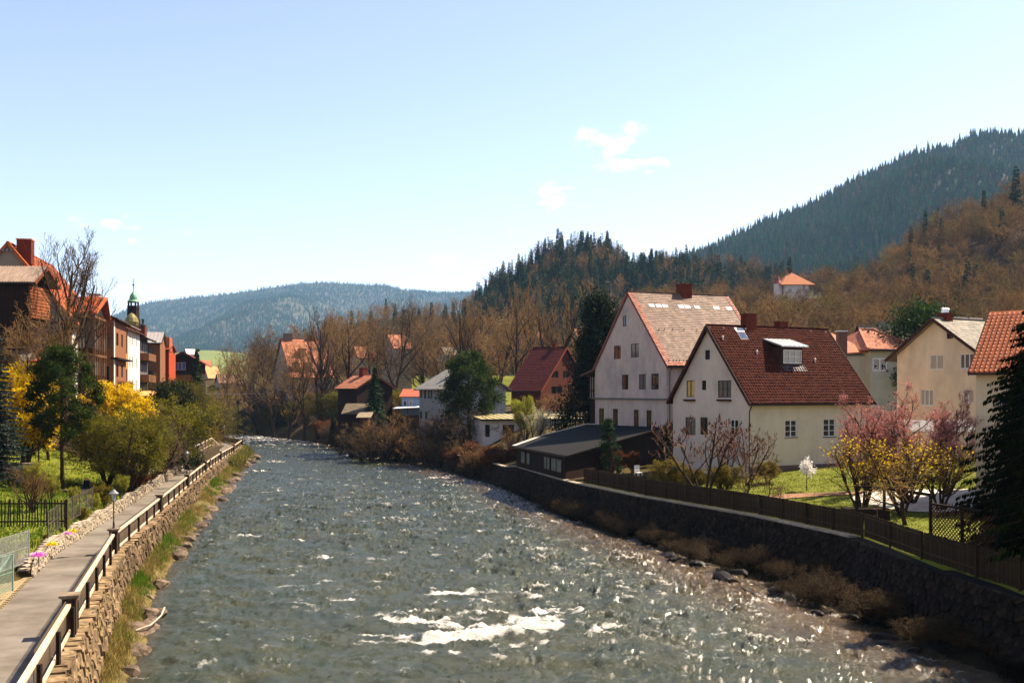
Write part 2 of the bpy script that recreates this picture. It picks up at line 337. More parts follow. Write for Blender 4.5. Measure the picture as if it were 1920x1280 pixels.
b = N['Principled BSDF']; b.inputs['Roughness'].default_value = .15; b.inputs['IOR'].default_value = 1.33; b.inputs['Specular IOR Level'].default_value = .5
fa = N.new('ShaderNodeAttribute'); fa.attribute_name = 'foam_glint'; sa = N.new('ShaderNodeAttribute'); sa.attribute_name = 'shallow'
tc = N.new('ShaderNodeTexCoord'); mp = N.new('ShaderNodeMapping'); mp.inputs['Scale'].default_value = (.8, 1.15, 1); mp.inputs['Rotation'].default_value = (0, 0, .22); L.new(tc.outputs['Object'], mp.inputs[0])
na = N.new('ShaderNodeTexNoise'); na.inputs['Scale'].default_value = 5.5; na.inputs['Detail'].default_value = 9; na.inputs['Roughness'].default_value = .72; L.new(mp.outputs[0], na.inputs[0])
nb = N.new('ShaderNodeTexNoise'); nb.inputs['Scale'].default_value = .5; nb.inputs['Detail'].default_value = 6; L.new(mp.outputs[0], nb.inputs[0])
def mixc(fac, a, bb):
    m = N.new('ShaderNodeMix'); m.data_type = 'RGBA'
    if isinstance(fac, float): m.inputs[0].default_value = fac
    else: L.new(fac, m.inputs[0])
    for i, v in ((6, a), (7, bb)):
        if isinstance(v, tuple): m.inputs[i].default_value = (*v, 1)
        else: L.new(v, m.inputs[i])
    return m.outputs[2]
def mth(op, a, bb, cl_=False):
    m = N.new('ShaderNodeMath'); m.operation = op; m.use_clamp = cl_
    for i, v in ((0, a), (1, bb)):
        if isinstance(v, (int, float)): m.inputs[i].default_value = v
        else: L.new(v, m.inputs[i])
    return m.outputs[0]
body = mixc(nb.outputs[0], (.008, .027, .025), (.052, .044, .013))
body = mixc(sa.outputs['Fac'], body, (.062, .034, .010))
nc = N.new('ShaderNodeTexNoise'); nc.inputs['Scale'].default_value = 16; nc.inputs['Detail'].default_value = 8; nc.inputs['Roughness'].default_value = .75; L.new(mp.outputs[0], nc.inputs[0])
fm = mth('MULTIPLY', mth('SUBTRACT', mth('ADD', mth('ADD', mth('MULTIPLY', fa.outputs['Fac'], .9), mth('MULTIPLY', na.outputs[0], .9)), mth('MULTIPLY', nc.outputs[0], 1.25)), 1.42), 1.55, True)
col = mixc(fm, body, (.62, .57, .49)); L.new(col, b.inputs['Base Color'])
L.new(mth('ADD', mth('MULTIPLY', fm, .5), .13), b.inputs['Roughness'])
bp = N.new('ShaderNodeBump'); bp.inputs['Strength'].default_value = 1; bp.inputs['Distance'].default_value = .12; L.new(na.outputs[0], bp.inputs['Height']); L.new(bp.outputs[0], b.inputs['Normal'])
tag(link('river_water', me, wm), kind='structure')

# ---- banks between the water and the walls
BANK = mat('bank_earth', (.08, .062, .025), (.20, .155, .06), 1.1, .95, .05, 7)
BANKD = mat('shade_toned_bank_earth', (.010, .008, .003), (.03, .022, .008), .9, .95, .05, 7)  # near-black earth: the right bank's shade is put into the colour
def bank(name, inner, outer, zin, m, y0, y1, n=11):
    yy = np.concatenate([np.arange(y0, 60, .6), np.arange(60, y1, 1.5)]); t = np.linspace(0, 1, n)[None]
    a = itp(inner, yy)[:, None]; bq = itp(outer, yy)[:, None]; s = 1 if bq.mean() < a.mean() else -1
    a = a+s*.4; bq = bq+(-s)*.9
    X = a+(bq-a)*t; Y = np.repeat(yy[:, None], n, 1)
    z0 = zin(yy)[:, None]
    Z = z0*(1-t)**.8-.55*t**2+(fbm(X*.9, Y*.9, 7)-.5)*.55*np.clip(t*4, .2, 1)*np.clip((1-t)*4, .4, 1)
    V, F = gridmesh(X, Y, Z); 
    tag(link(name, mkmesh(name, V, F, True), m), kind='structure')
bank('left_bank_ground', WL, LE, lambda y: np.interp(y, [0, 40, 100, 200], [1.5, 1.1, .8, .6]), BANK, 4, 215)
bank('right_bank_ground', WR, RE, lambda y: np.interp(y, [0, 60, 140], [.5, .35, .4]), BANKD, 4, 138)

# ---- rubble masonry from clipped cells
def clip(poly, nx, ny, c):
    out = []
    for i in range(len(poly)):
        a, bb = poly[i-1], poly[i]; da = a[0]*nx+a[1]*ny-c; db = bb[0]*nx+bb[1]*ny-c
        if (da <= 0) != (db <= 0):
            t = da/(da-db); out.append((a[0]+(bb[0]-a[0])*t, a[1]+(bb[1]-a[1])*t))
        if db <= 0: out.append(bb)
    return out
def cells(s0, s1, top, cw, ch, jit, rng, gap, bot=lambda s: 0.0):
    ni = int((s1-s0)/cw)+1; hmax = max(top(s0+(s1-s0)*k/40) for k in range(41)); nj = int(hmax/ch)+2
    P = {}
    for i in range(-1, ni+1):
        for j in range(-1, nj+1):
            P[i, j] = (s0+(i+.5+(.5 if j % 2 else 0))*cw+rng.uniform(-jit, jit)*cw, (j+.5)*ch+rng.uniform(-jit, jit)*ch)
    res = []
    for i in range(ni):
        for j in range(nj):
            c = P[i, j]
            if c[0] < s0 or c[0] > s1 or c[1]-ch*.4 > top(c[0]) or c[1]+ch*.6 < bot(c[0]): continue
            poly = [(c[0]-cw*2, c[1]-ch*2), (c[0]+cw*2, c[1]-ch*2), (c[0]+cw*2, c[1]+ch*2), (c[0]-cw*2, c[1]+ch*2)]
            for di in (-2, -1, 0, 1, 2):
                for dj in (-2, -1, 0, 1, 2):
                    q = P.get((i+di, j+dj))
                    if q is None or q == c: continue
                    nx, ny = q[0]-c[0], q[1]-c[1]; l = math.hypot(nx, ny)
                    if l > 3*max(cw, ch): continue
                    nx /= l; ny /= l
                    poly = clip(poly, nx, ny, ((c[0]+q[0])/2*nx+(c[1]+q[1])/2*ny)-gap/2)
                    if len(poly) < 3: break
                if len(poly) < 3: break
            if len(poly) >= 3: poly = clip(poly, 0, 1, top(c[0]))
            if len(poly) >= 3: poly = clip(poly, 0, -1, .02-bot(c[0]))
            if len(poly) >= 3:
                ar = 0
                for k in range(len(poly)): ar += poly[k-1][0]*poly[k][1]-poly[k][0]*poly[k-1][1]
                if abs(ar)/2 > cw*ch*.12: res.append(poly)
    return res
def stone_geo(poly, place, d, cham, tilt):
    # place(s, z, out) -> xyz ; a chamfered, slightly tilted stone
    cx_ = sum(p[0] for p in poly)/len(poly); cz = sum(p[1] for p in poly)/len(poly); n = len(poly); V = []
    for p in poly: V.append(place(p[0], p[1], 0))
    for p in poly: V.append(place(p[0], p[1], d*.45))
    for p in poly:
        q = (cx_+(p[0]-cx_)*cham, cz+(p[1]-cz)*cham); V.append(place(q[0], q[1], d*(1+tilt[0]*(p[0]-cx_)+tilt[1]*(p[1]-cz))))
    F = [tuple(range(2*n, 3*n))]
    for r in (0, 1):
        for k in range(n):
            j = (k+1) % n; F.append((r*n+k, r*n+j, (r+1)*n+j, (r+1)*n+k))
    return V, F
def masonry(parent, polys, place, depth, m, rng, limit, key, name='stone', cham=.78):
    polys = sorted(polys, key=key); rest = MB()
    for i, p in enumerate(polys):
        d = depth*rng.uniform(.5, 1.4); V, F = stone_geo(p, place, d, cham+rng.uniform(-.08, .08), (rng.uniform(-.9, .9), rng.uniform(-.9, .9)))
        if i < limit:
            o = np.array(V).mean(0); ob = link(name, mkmesh(name, np.array(V)-o, F), m, parent); ob.location = tuple(o)
        else:
            b0 = len(rest.v); rest.v += V; rest.f += [tuple(k+b0 for k in f) for f in F]
    if rest.v: rest.build('stonework', m, parent, 'stuff')
class Curve2:
    def __init__(s, T, y0, y1, off=0.0):
        yy = np.arange(y0, y1, .5); x = itp(T, yy); P = np.stack([x, yy], 1)
        d = np.gradient(P, axis=0); d /= np.linalg.norm(d, axis=1, keepdims=True); nrm = np.stack([d[:, 1], -d[:, 0]], 1)
        k = np.ones(9)/9
        P = P+nrm*off; s.P = P; s.n = nrm; s.s = np.concatenate([[0], np.cumsum(np.linalg.norm(np.diff(P, axis=0), axis=1))]); s.L = s.s[-1]
    def at(s, t, out=0.0):
        x = np.interp(t, s.s, s.P[:, 0]); y = np.interp(t, s.s, s.P[:, 1]); nx = np.interp(t, s.s, s.n[:, 0]); ny = np.interp(t, s.s, s.n[:, 1])
        return (float(x+nx*out), float(y+ny*out))
    def sy(s, y): return float(np.interp(y, s.P[:, 1], s.s))
    def ys(s, t): return float(np.interp(t, s.s, s.P[:, 1]))
def obj_mat_stone(name, c1, c2, isl=.3): return mat(name, c1, c2, 3.0, .92, .02, 12, island=isl, rnd=isl)
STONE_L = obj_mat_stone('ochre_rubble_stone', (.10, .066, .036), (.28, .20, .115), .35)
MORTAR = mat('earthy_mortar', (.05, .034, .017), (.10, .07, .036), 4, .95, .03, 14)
STONE_D = obj_mat_stone('shade_toned_rubble_stone', (.010, .0065, .004), (.046, .031, .020), .45)  # stone and mortar set very dark so their colour carries the wall's shade
MORTARD = mat('shade_toned_mortar', (.007, .005, .003), (.018, .013, .008), 4, .95, .03, 14)
STONE_W = obj_mat_stone('pale_limestone', (.15, .11, .07), (.42, .355, .27), .3)
def wall_body(parent, cv, z0, z1, th, m, t0=0, t1=None, back=None, batter=0):
    t1 = t1 or cv.L; n = int((t1-t0)/1.0)+2; V = []; F = []
    for i in range(n):
        t = t0+(t1-t0)*i/(n-1); a = cv.at(t, batter); b_ = cv.at(t, 0); c = cv.at(t, -th); Zt = z1(t); Zb = z0(t)
        V += [(a[0], a[1], Zb), (b_[0], b_[1], Zt), (c[0], c[1], Zt), (c[0], c[1], Zb)]
    for i in range(n-1):
        for k in range(3): F.append((i*4+k, i*4+k+1, i*4+k+5, i*4+k+4))
    F += [(0, 1, 2, 3), tuple(4*(n-1)+k for k in (3, 2, 1, 0))]
    return link('wall_core', mkmesh('wall_core', V, F), m, parent)
rng = random.Random(5)
# left retaining wall
cvL = Curve2(WL, 12, 205, .28)
lw = thing('retaining_wall', 'long river wall of ochre rubble stone under the wooden walkway railing', 'stone wall')
ztopL = lambda t: float(itp(WZ, cvL.ys(t)))+.02
BAT = .45
wall_body(lw, cvL, lambda t: -.9, ztopL, .7, MORTAR, batter=BAT)
def placeL(s, z, o):
    zt = ztopL(s); q = cvL.at(s, o+BAT*(1-(z+.9)/(zt+.9))); return (q[0], q[1], z)
pl = cells(0, cvL.sy(90), lambda s: ztopL(s), .36, .55, .36, rng, .045, lambda s: .25)
pl += cells(cvL.sy(90), cvL.L-1, lambda s: ztopL(s), .55, .6, .36, rng, .05, lambda s: .2)
masonry(lw, pl, placeL, .11, STONE_L, rng, 300, lambda p: (abs(p[0][0]-cvL.sy(37)) if p[0][0] > cvL.sy(26) else 999+p[0][0]), 'stone')
mb = MB()
for i in range(int(cvL.L/.42)):   # flat coping stones beneath the railing
    t = .42*i+.3; a = cvL.at(t, rng.uniform(-.14, .0)); zt = ztopL(t); d = cvL.at(t+.3, 0); e = cvL.at(t-.3, 0)
    mb.box((a[0], a[1], zt+.02), rng.uniform(.3, .56), rng.uniform(.3, .58), rng.uniform(.03, .2), math.atan2(d[1]-e[1], d[0]-e[0])-PI/2+rng.uniform(-.25, .25))
mb.build('coping', STONE_L, lw, 'stuff')
# right retaining wall
cvR0 = Curve2(WR, 22, 140, 0)
rw = thing('garden_wall', 'tall dark rubble stone wall below the long picket fence', 'stone wall')
def rtop(t): 
    y = cvR0.ys(t); return 2.95-.5*float(np.clip((y-108)/6, 0, 1))
class Flip:  # outward is towards the river (west)
    def __init__(s, c): s.c = c; s.L = c.L
    def at(s, t, out=0.0): return s.c.at(t, -out)
    def ys(s, t): return s.c.ys(t)
    def sy(s, y): return s.c.sy(y)
cvR = Flip(cvR0)
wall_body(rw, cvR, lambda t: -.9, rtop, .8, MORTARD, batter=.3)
def placeR(s, z, o):
    zt = rtop(s); q = cvR.at(s, o+.3*(1-(z+.9)/(zt+.9))); return (q[0], q[1], z)
pr = cells(0, cvR.sy(100), rtop, .55, .5, .4, rng, .05, lambda s: .1)
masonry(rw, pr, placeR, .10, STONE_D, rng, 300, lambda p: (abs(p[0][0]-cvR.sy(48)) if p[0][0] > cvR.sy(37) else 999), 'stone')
pr2 = cells(cvR.sy(100), cvR.L-1, rtop, .6, .55, .4, rng, .05, lambda s: .1)
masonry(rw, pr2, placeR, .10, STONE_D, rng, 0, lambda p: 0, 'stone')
mb = MB(); cap = mat('pale_coping', (.28, .23, .16), (.42, .35, .26), 3, .9, .01, 20, island=.12)
t = .4
while t < cvR.L-1:
    l = rng.uniform(1.0, 1.9); a = cvR.at(t+l/2, -.30); e = cvR.at(t+l/2+.2, 0); d = cvR.at(t+l/2-.2, 0)
    if a[1] < 55 and rng.random() < .9: t += l; continue
    mb.box((a[0], a[1], rtop(t)+.05), l-.03, .62+rng.uniform(-.03, .03), .10, math.atan2(e[1]-d[1], e[0]-d[0])); t += l
mb.build('coping', cap, rw, 'stuff')

# ---- riverside path
def path_strip(name, T, o0, o1, dz, m, y0, y1, kind='structure', n=4):
    cv = Curve2(T, y0, y1, 0); ts = np.arange(0, cv.L, .8); V = []; F = []
    for i, t in enumerate(ts):
        for k in range(n+1):
            q = cv.at(t, -(o0+(o1-o0)*k/n)); V.append((q[0], q[1], float(itp(WZ, cv.ys(t)))+dz))
    for i in range(len(ts)-1):
        for k in range(n): a = i*(n+1)+k; F.append((a, a+n+1, a+n+2, a+1))
    return tag(link(name, mkmesh(name, V, F, True), m), kind=kind)
ASPH = mat('path_asphalt', (.145, .12, .095), (.23, .20, .165), .45, .95, .006, 60)
path_strip('footpath', WL, .05, 2.85, .03, ASPH, 12, 205)
# paved recess of setts beside the path
PAVE = mat('sandstone_sett', (.25, .19, .10), (.34, .27, .16), 5, .92, .006, 30, island=.12, rnd=.12)
pv = thing('paved_recess', 'patch of tan paving setts beside the grey footpath', 'paving')
cvP = Curve2(WL, 30, 50, 0); k = 0
mbp = MB(); V = []; F = []
ta, tb = cvP.sy(36.0), cvP.sy(43.6)
zz = lambda t: float(itp(WZ, cvP.ys(t)))
base = []
for t in np.linspace(ta, tb, 14):
    for o in (2.82, 4.9): q = cvP.at(t, -o); V.append((q[0], q[1], zz(t)+.036))
F = [(2*i, 2*i+2, 2*i+3, 2*i+1) for i in range(13)]
link('bedding', mkmesh('bedding', V, F), MORTAR, pv)
sm = MB(); sm.box((0, 0, 0), .27, .17, .05); sett = mkmesh('sett', sm.v, sm.f); sett.materials.append(PAVE)
r = 0; t = ta
while t < tb:
    o = 2.95; 
    while o < 4.75:
        tt2 = t+(.0 if r % 2 == 0 else 0); q = cvP.at(tt2, -o-(.14 if r % 2 else 0)); e = cvP.at(tt2+.2, 0); d = cvP.at(tt2-.2, 0)
        if k < 300:
            ob = link('sett', sett, None, pv); ob.location = (q[0], q[1], zz(t)+.047); ob.rotation_euler = (0, 0, math.atan2(e[1]-d[1], e[0]-d[0])+PI/2); k += 1
        o += .295
    t += .2; r += 1
# low pale wall on the landward side of the path
cvW = Curve2(WL, 30, 150, 0)
lowt = thing('low_garden_wall', 'low dry wall of whitish limestone blocks edging the footpath', 'stone wall')
Fl = lambda off: type('C', (), {'at': staticmethod(lambda t, out=0.0: cvW.at(t, -off+out)), 'L': cvW.L})
lowc = Fl(2.95); pz = lambda t: float(itp(WZ, cvW.ys(t)))
t0, t1 = cvW.sy(43.8), cvW.sy(148)
th_ = lambda t: .66*min(1, .35+(t-t0)/2.5)+.10*math.sin(t*.9)
wall_body(lowt, lowc, lambda t: pz(t)-.2, lambda t: pz(t)+th_(t)-.02, .5, MORTAR, t0, t1)
polys = cells(t0, t1, th_, .34, .19, .26, rng, .025)
masonry(lowt, polys, lambda s, z, o: (*lowc.at(s, o+.1*(1-z)), pz(s)+z+.03), .08, STONE_W, rng, 300, lambda p: p[0][0], 'stone', .84)
mb = MB(); t = t0+.2
while t < t1:
    q = lowc.at(t, -.2); mb.box((q[0], q[1], pz(t)+th_(t)+.03), rng.uniform(.28, .4), rng.uniform(.2, .34), rng.uniform(.06, .13), rng.uniform(-.3, .3)+1.3); t += .36
mb.build('coping', STONE_W, lowt, 'stuff')
# near low edging, nearest the viewer
cvN = Curve2(WL, 15, 44, 0); lown = thing('low_edging_wall', 'knee-high rough stone edging below the wire mesh fence', 'stone wall')
lc2 = type('C', (), {'at': staticmethod(lambda t, out=0.0: cvN.at(t, -2.95+out)), 'L': cvN.L}); pz2 = lambda t: float(itp(WZ, cvN.ys(t)))
t1 = cvN.sy(35.8); h2_ = lambda t: .42+.06*math.sin(t*2)
wall_body(lown, lc2, lambda t: pz2(t)-.2, lambda t: pz2(t)+.38, .45, MORTAR, .1, t1)
masonry(lown, cells(.1, t1, h2_, .3, .2, .3, rng, .03), lambda s, z, o: (*lc2.at(s, o), pz2(s)+z+.03), .07, STONE_W, rng, 120, lambda p: -p[0][0], 'stone')
# ------------------------------------------------------------------ railing with pillars and lamps
PIL = [(31.1,-13.96),(50.5,-20.2),(71.2,-25.2),(92.2,-30.1),(112.8,-34.8),(133.7,-39.2),(153.6,-43.0),(173.5,-47.1)]
PY = [11.7]+[p[0] for p in PIL]+[186.0, 197.0]
rail = thing('walkway_railing', 'long wooden plank railing with square pillars along the riverside footpath', 'railing')
cvQ = Curve2(WL, 8, 204, 0)
def pr_(t, o=0, dz=0): q = cvQ.at(t, o); return Vector((q[0], q[1], float(itp(WZ, cvQ.ys(t)))+dz+.04))
PILM = mat('pillar_board', (.045, .027, .016), (.11, .07, .042), 3, .8, .006, 20, (6, 6, .8))
CAPM = mat('pillar_cap', (.16, .12, .08), (.28, .22, .15), 3, .8, .006, 20)
POSTM = mat('dark_rail_post', (.02, .013, .01), (.045, .03, .02), 5, .7)
kb = 0; restb = MB()
bm0 = MB(); bm0.box((0, 0, 0), .075, .028, .90); blm = mkmesh('baluster', bm0.v, bm0.f); blm.materials.append(WOOD_R)
tp = [cvQ.sy(y) for y in PY]
for i, y in enumerate(PY):
    c = pr_(tp[i]); a = cvQ.at(tp[i]+.3); b_ = cvQ.at(tp[i]-.3); ang = math.atan2(a[1]-b_[1], a[0]-b_[0])
    m = MB(); m.box(c+Vector((0, 0, .6)), .46, .40, 1.22, ang); m.box(c+Vector((0, 0, .72)), .485, .33, .8, ang)
    p = m.build('pillar', PILM, rail)
    m = MB(); m.box(c+Vector((0, 0, 1.255)), .66, .58, .07, ang); m.box(c+Vector((0, 0, 1.20)), .54, .48, .05, ang); m.build('pillar_cap', CAPM, p)
for i in range(len(PY)-1):
    a, b_ = tp[i]+.24, tp[i+1]-.24; n = max(2, int(round((b_-a)/3.9)))
    nseg = max(4, int((b_-a)/2.0))
    for nm, dz, w, h, mm in (('handrail', .98, .13, .10, WOOD_P), ('lower_rail', .17, .06, .11, WOOD_P), ('middle_rail', .86, .05, .05, WOOD_R)):
        m = MB()
        for k in range(nseg): m.bar(pr_(a+(b_-a)*k/nseg, 0 if nm != 'lower_rail' else .03, dz), pr_(a+(b_-a)*(k+1)/nseg, 0 if nm != 'lower_rail' else .03, dz), w, h)
        m.build(nm, mm, rail)
    for k in range(n+1):
        t = a+.35+(b_-a-.7)*k/n; c = pr_(t, .14); m = MB(); m.box(c+Vector((0, 0, .40)), .10, .10, 1.14); m.build('post', POSTM, rail)
    t = a+.1
    while t < b_-.05:
        c = pr_(t, -.085, .66); e = cvQ.at(t+.1); d = cvQ.at(t-.1); ang = math.atan2(e[1]-d[1], e[0]-d[0])
        if 24 < c.y and kb < 300:
            o = link('baluster', blm, None, rail); o.location = c; o.rotation_euler = (0, 0, ang); kb += 1
        elif c.y > 24: restb.box(c, .075, .028, .90, ang)
        t += .135
restb.build('baluster_boards', WOOD_R, rail, 'stuff')
LGL = mat('lantern_glass', (.35, .34, .32), (.5, .48, .45), 3, .2, 0, spec=.6)
def lamp(x, y, z, h, label, group='street lanterns along the footpath', near=True):
    t = thing('street_lantern', label, 'street lamp', (x, y, z), 0, group)
    m = MB(); m.lathe((0, 0, 0), [(.085, 0), (.085, .04), (.05, .06), (.055, .3), (.032, .34), (.03, h-.62), (.05, h-.58), (.02, h-.55)], 8); m.build('post', IRON, t)
    m = MB(); m.lathe((0, 0, 0), [(.10, h-.53), (.17, h-.16)], 6)
    l = m.build('lantern_pane', LGL, t)
    m = MB()
    for k in range(6):
        a = 2*PI*k/6; m.bar((.10*math.cos(a), .10*math.sin(a), h-.54), (.175*math.cos(a), .175*math.sin(a), h-.15), .016, .016)
    m.lathe((0, 0, 0), [(.11, h-.56), (.11, h-.53)], 6); m.build('lantern_frame', IRON, t)
    m = MB(); m.lathe((0, 0, 0), [(.25, h-.16), (.24, h-.13), (.13, h-.04), (.11, h-.02), (.06, h+.05), (.015, h+.06), (.012, h+.12)], 10)
    m.build('lamp_hood', mat('lamp_hood', (.22, .21, .2), (.36, .35, .33), 6, .35, metal=.5), t)
    return t
cz = lambda i: pr_(tp[i])
for i, h, lab in ((2, 1.9, 'black street lantern with grey hood on the pillar beside the white stone wall'), (4, 2.05, 'black street lantern on a railing pillar in front of the green mesh fence'), (9, 1.7, 'distant street lantern on the last railing pillar above the white rapids')):
    c = cz(i); lamp(c.x, c.y, c.z+1.29, h, lab)
q = W_(352, 850, 128); lamp(q[0], q[1], gz(q[0], q[1]), 5.4, 'tall slender street lantern standing among shrubs behind the footpath')
q = W_(436, 815, 200); lamp(q[0], q[1], 1.7, 4.2, 'farthest street lantern, small against the dark trees left of the bend')
# second short railing above the ramp, far along the path
r2 = thing('ramp_railing', 'short wooden railing on a raised ledge left of the footpath', 'railing')
A0 = Vector((X_(364, 118), 118, 3.6)); A1 = Vector((X_(397, 134), 134, 3.9)); A2 = Vector((X_(411, 140), 140, 2.6))
for a, b_ in ((A0, A1), (A1, A2)):
    m = MB(); m.bar(a+Vector((0, 0, 1)), b_+Vector((0, 0, 1)), .12, .09); m.build('handrail', WOOD_P, r2)
    m = MB(); m.bar(a+Vector((0, 0, .15)), b_+Vector((0, 0, .15)), .05, .09); m.build('lower_rail', WOOD_P, r2)
    L_ = (b_-a).length; n = 5 if L_ > 8 else 2
    for k in range(n+1):
        p = a.lerp(b_, k/n); m = MB(); m.box(p+Vector((0, -.08, .5)), .12, .12, 1.15); m.build('post', POSTM, r2)
    m = MB(); n = int(L_/.15)
    for k in range(n): p = a.lerp(b_, (k+.5)/n); m.box(p+Vector((0, 0, .58)), .04, .1, .8)
    m.build('baluster_boards', WOOD_R, r2, 'stuff')
led = MB(); led.slab([A0+Vector((-2, .6, -5)), A0+Vector((.3, -.6, -5)), A1+Vector((1.2, -.6, -5)), A1+Vector((-2, .6, -5))], (0, 0, 5.0))
tag(led.build('ledge_wall', MORTAR), 'rough stone ledge carrying the short wooden railing', 'stone wall')
cv8 = MB()
# ------------------------------------------------------------------ picket fence on the right wall
PK = mat('picket_wood', (.035, .022, .010), (.09, .056, .026), 3, .9, .005, 20, (8, 8, .8), rnd=.35, island=.3)
def picket_mesh(w, h, t=.022, pointed=False):
    m = MB(); b = [(-w/2, -t/2), (w/2, -t/2), (w/2, t/2), (-w/2, t/2)]
    z1 = h-w*.35
    for z in (0, z1): m.v += [(x, y, z) for x, y in b]
    m.f += [(0, 1, 5, 4), (1, 2, 6, 5), (2, 3, 7, 6), (3, 0, 4, 7)]
    m.v += [(-w*.22, -t/2, h), (w*.22, -t/2, h), (w*.22, t/2, h), (-w*.22, t/2, h)]
    m.f += [(4, 5, 9, 8), (5, 6, 10, 9), (6, 7, 11, 10), (7, 4, 8, 11), (8, 9, 10, 11), (3, 2, 1, 0)]
    return mkmesh('picket', m.v, m.f)
def picket_fence(name, label, pts, h, w, gap, m, budget, ps=2.6, rails=(.25, .85), group=None, jit=.02, near_first=True):
    t = thing(name, label, 'fence'); pm = picket_mesh(w, h); pm.materials.append(m); rest = []; k = 0
    if group: t['group'] = group
    for a, b_ in zip(pts[:-1], pts[1:]):
        a, b_ = Vector(a), Vector(b_); L_ = (b_-a).length; ang = math.atan2(b_.y-a.y, b_.x-a.x); n = int(L_/(w+gap))
        for i in range(n):
            p = a.lerp(b_, (i+.5)/n)
            if k < budget:
                o = link('picket', pm, None, t); o.location = p+Vector((0, 0, rng.uniform(-jit, jit))); o.rotation_euler = (0, rng.uniform(-jit, jit), ang); k += 1
            else: rest.append((p, ang))
        sd = Vector((-math.sin(ang), math.cos(ang), 0))*.045
        for rz in rails:
            mm = MB(); mm.bar(a+sd+Vector((0, 0, h*rz)), b_+sd+Vector((0, 0, h*rz)), .045, .08); mm.build('rail', m, t)
        n = max(1, int(L_/ps))
        for i in range(n+1):
            p = a.lerp(b_, i/n); mm = MB(); mm.box(p+sd*2.2+Vector((0, 0, h*.5-.1)), .09, .09, h*1.02+.2, ang); mm.build('post', m, t)
    if rest:
        mm = MB()
        for p, ang in rest: mm.box(p+Vector((0, 0, h/2)), w, .022, h+rng.uniform(-.03, .03), ang)
        mm.build('picket_row', m, t, 'stuff')
    return t
def off(y, d, z): return (float(itp(WR, y))+d, y, z)
picket_fence('picket_fence', 'weathered picket fence on the wall nearest the dark spruce', [off(y, .8, 3.05) for y in (34, 40.2, 43.1, 47.9, 55.2)], 1.28, .11, .025, PK, 210)
picket_fence('picket_fence', 'long weathered picket fence on the wall from the lawn to the low shed', [off(55.3, .8, 3.05), off(65.3, .9, 3.05), off(77.5, .9, 3.05), off(88.0, .9, 3.05)], 1.28, .13, .01, PK, 300)
# left gardens: picket fence, wire fences, mesh gate
pL = [(-29.5, 52.6, 3.85), (-27.4, 53.0, 3.85), (-24.0, 53.6, 3.8)]
picket_fence('garden_picket_fence', 'old dark picket fence across the lawn left of the footpath', pL, 1.45, .06, .085, WOOD_D if False else mat('dark_picket', (.03, .019, .012), (.07, .045, .028), 3, .85, rnd=.3), 60, 3.0, (.2, .86), jit=.05)
WIRE = mat('galvanised_wire', (.30, .30, .27), (.45, .44, .40), 5, .5, metal=.5)
WIREG = mat('green_coated_wire', (.16, .24, .18), (.26, .34, .27), 5, .6)
def wire_fence(label, pts, h, m, cell=.11, wr=.006, braces=False, name='wire_fence'):
    t = thing(name, label, 'fence')
    for a, b_ in zip(pts[:-1], pts[1:]):
        a, b_ = Vector(a), Vector(b_); L_ = (b_-a).length; segs = []; H_ = Vector((0, 0, h))
        n = int(L_/cell)
        for i in range(-int(h/cell), n):   # diamonds
            for sgn in (1, -1):
                s0, s1 = i*cell, i*cell+h; z0, z1 = (0, h) if sgn > 0 else (h, 0)
                ca, cb = max(0, s0), min(L_, s1)
                if cb-ca < .02: continue
                f = lambda s: z0+(z1-z0)*(s-s0)/(s1-s0)
                segs.append((a.lerp(b_, ca/L_)+Vector((0, 0, f(ca))), a.lerp(b_, cb/L_)+Vector((0, 0, f(cb))), wr, wr))
        V, F = prisms(segs, 3); link('wire_mesh', mkmesh('wire_mesh', V, F), m, t)
        for z in (.05, .5*h, h): mm = MB(); mm.bar(a+Vector((0, 0, z)), b_+Vector((0, 0, z)), wr*4, wr*4); mm.build('line_wire', m, t)
        n = max(1, int(L_/2.2))
        for i in range(n+1):
            p = a.lerp(b_, i/n); mm = MB(); mm.box(p+Vector((0, 0, h/2)), .05, .05, h+.1); mm.build('post', m, t)
        if braces: mm = MB(); mm.bar(a+Vector((0, 0, .05)), a.lerp(b_, .9)+Vector((0, 0, h*.95)), .035, .035); mm.build('brace', m, t)
    return t
wire_fence('galvanised wire fence with round posts in front of the dark pickets, left edge', [(-20.7, 37.0, 3.65), (-21.05, 40.6, 3.6), (-21.4, 44.1, 3.5)], 1.4, WIRE)
wire_fence('open wire mesh gate with diagonal brace beside the tan paving setts', [(-18.45, 34.4, 3.75), (-18.8, 37.5, 3.6)], 1.35, WIREG, braces=True, name='mesh_gate')
wire_fence('wire mesh fence running out of view below the mesh gate', [(-16.9, 26.0, 4.2), (-18.4, 34.2, 3.8)], 1.4, WIREG)
wire_fence('thin wire fence on tall posts along the white stone wall', [(-23.4, 50.2, 3.7), (-24.9, 55.5, 3.7), (-27.4, 65, 3.5)], 1.3, mat('rusty_wire', (.08, .07, .05), (.16, .13, .1), 5, .8), .22, .004)
wire_fence('pale green mesh fence beside the path in front of the short railing', [(-32.6, 86, 3.4), (-36.3, 103, 3.2), (-38.3, 112, 3.3)], 1.9, mat('pale_mesh', (.35, .42, .33), (.5, .56, .46), 5, .6), .3, .012)
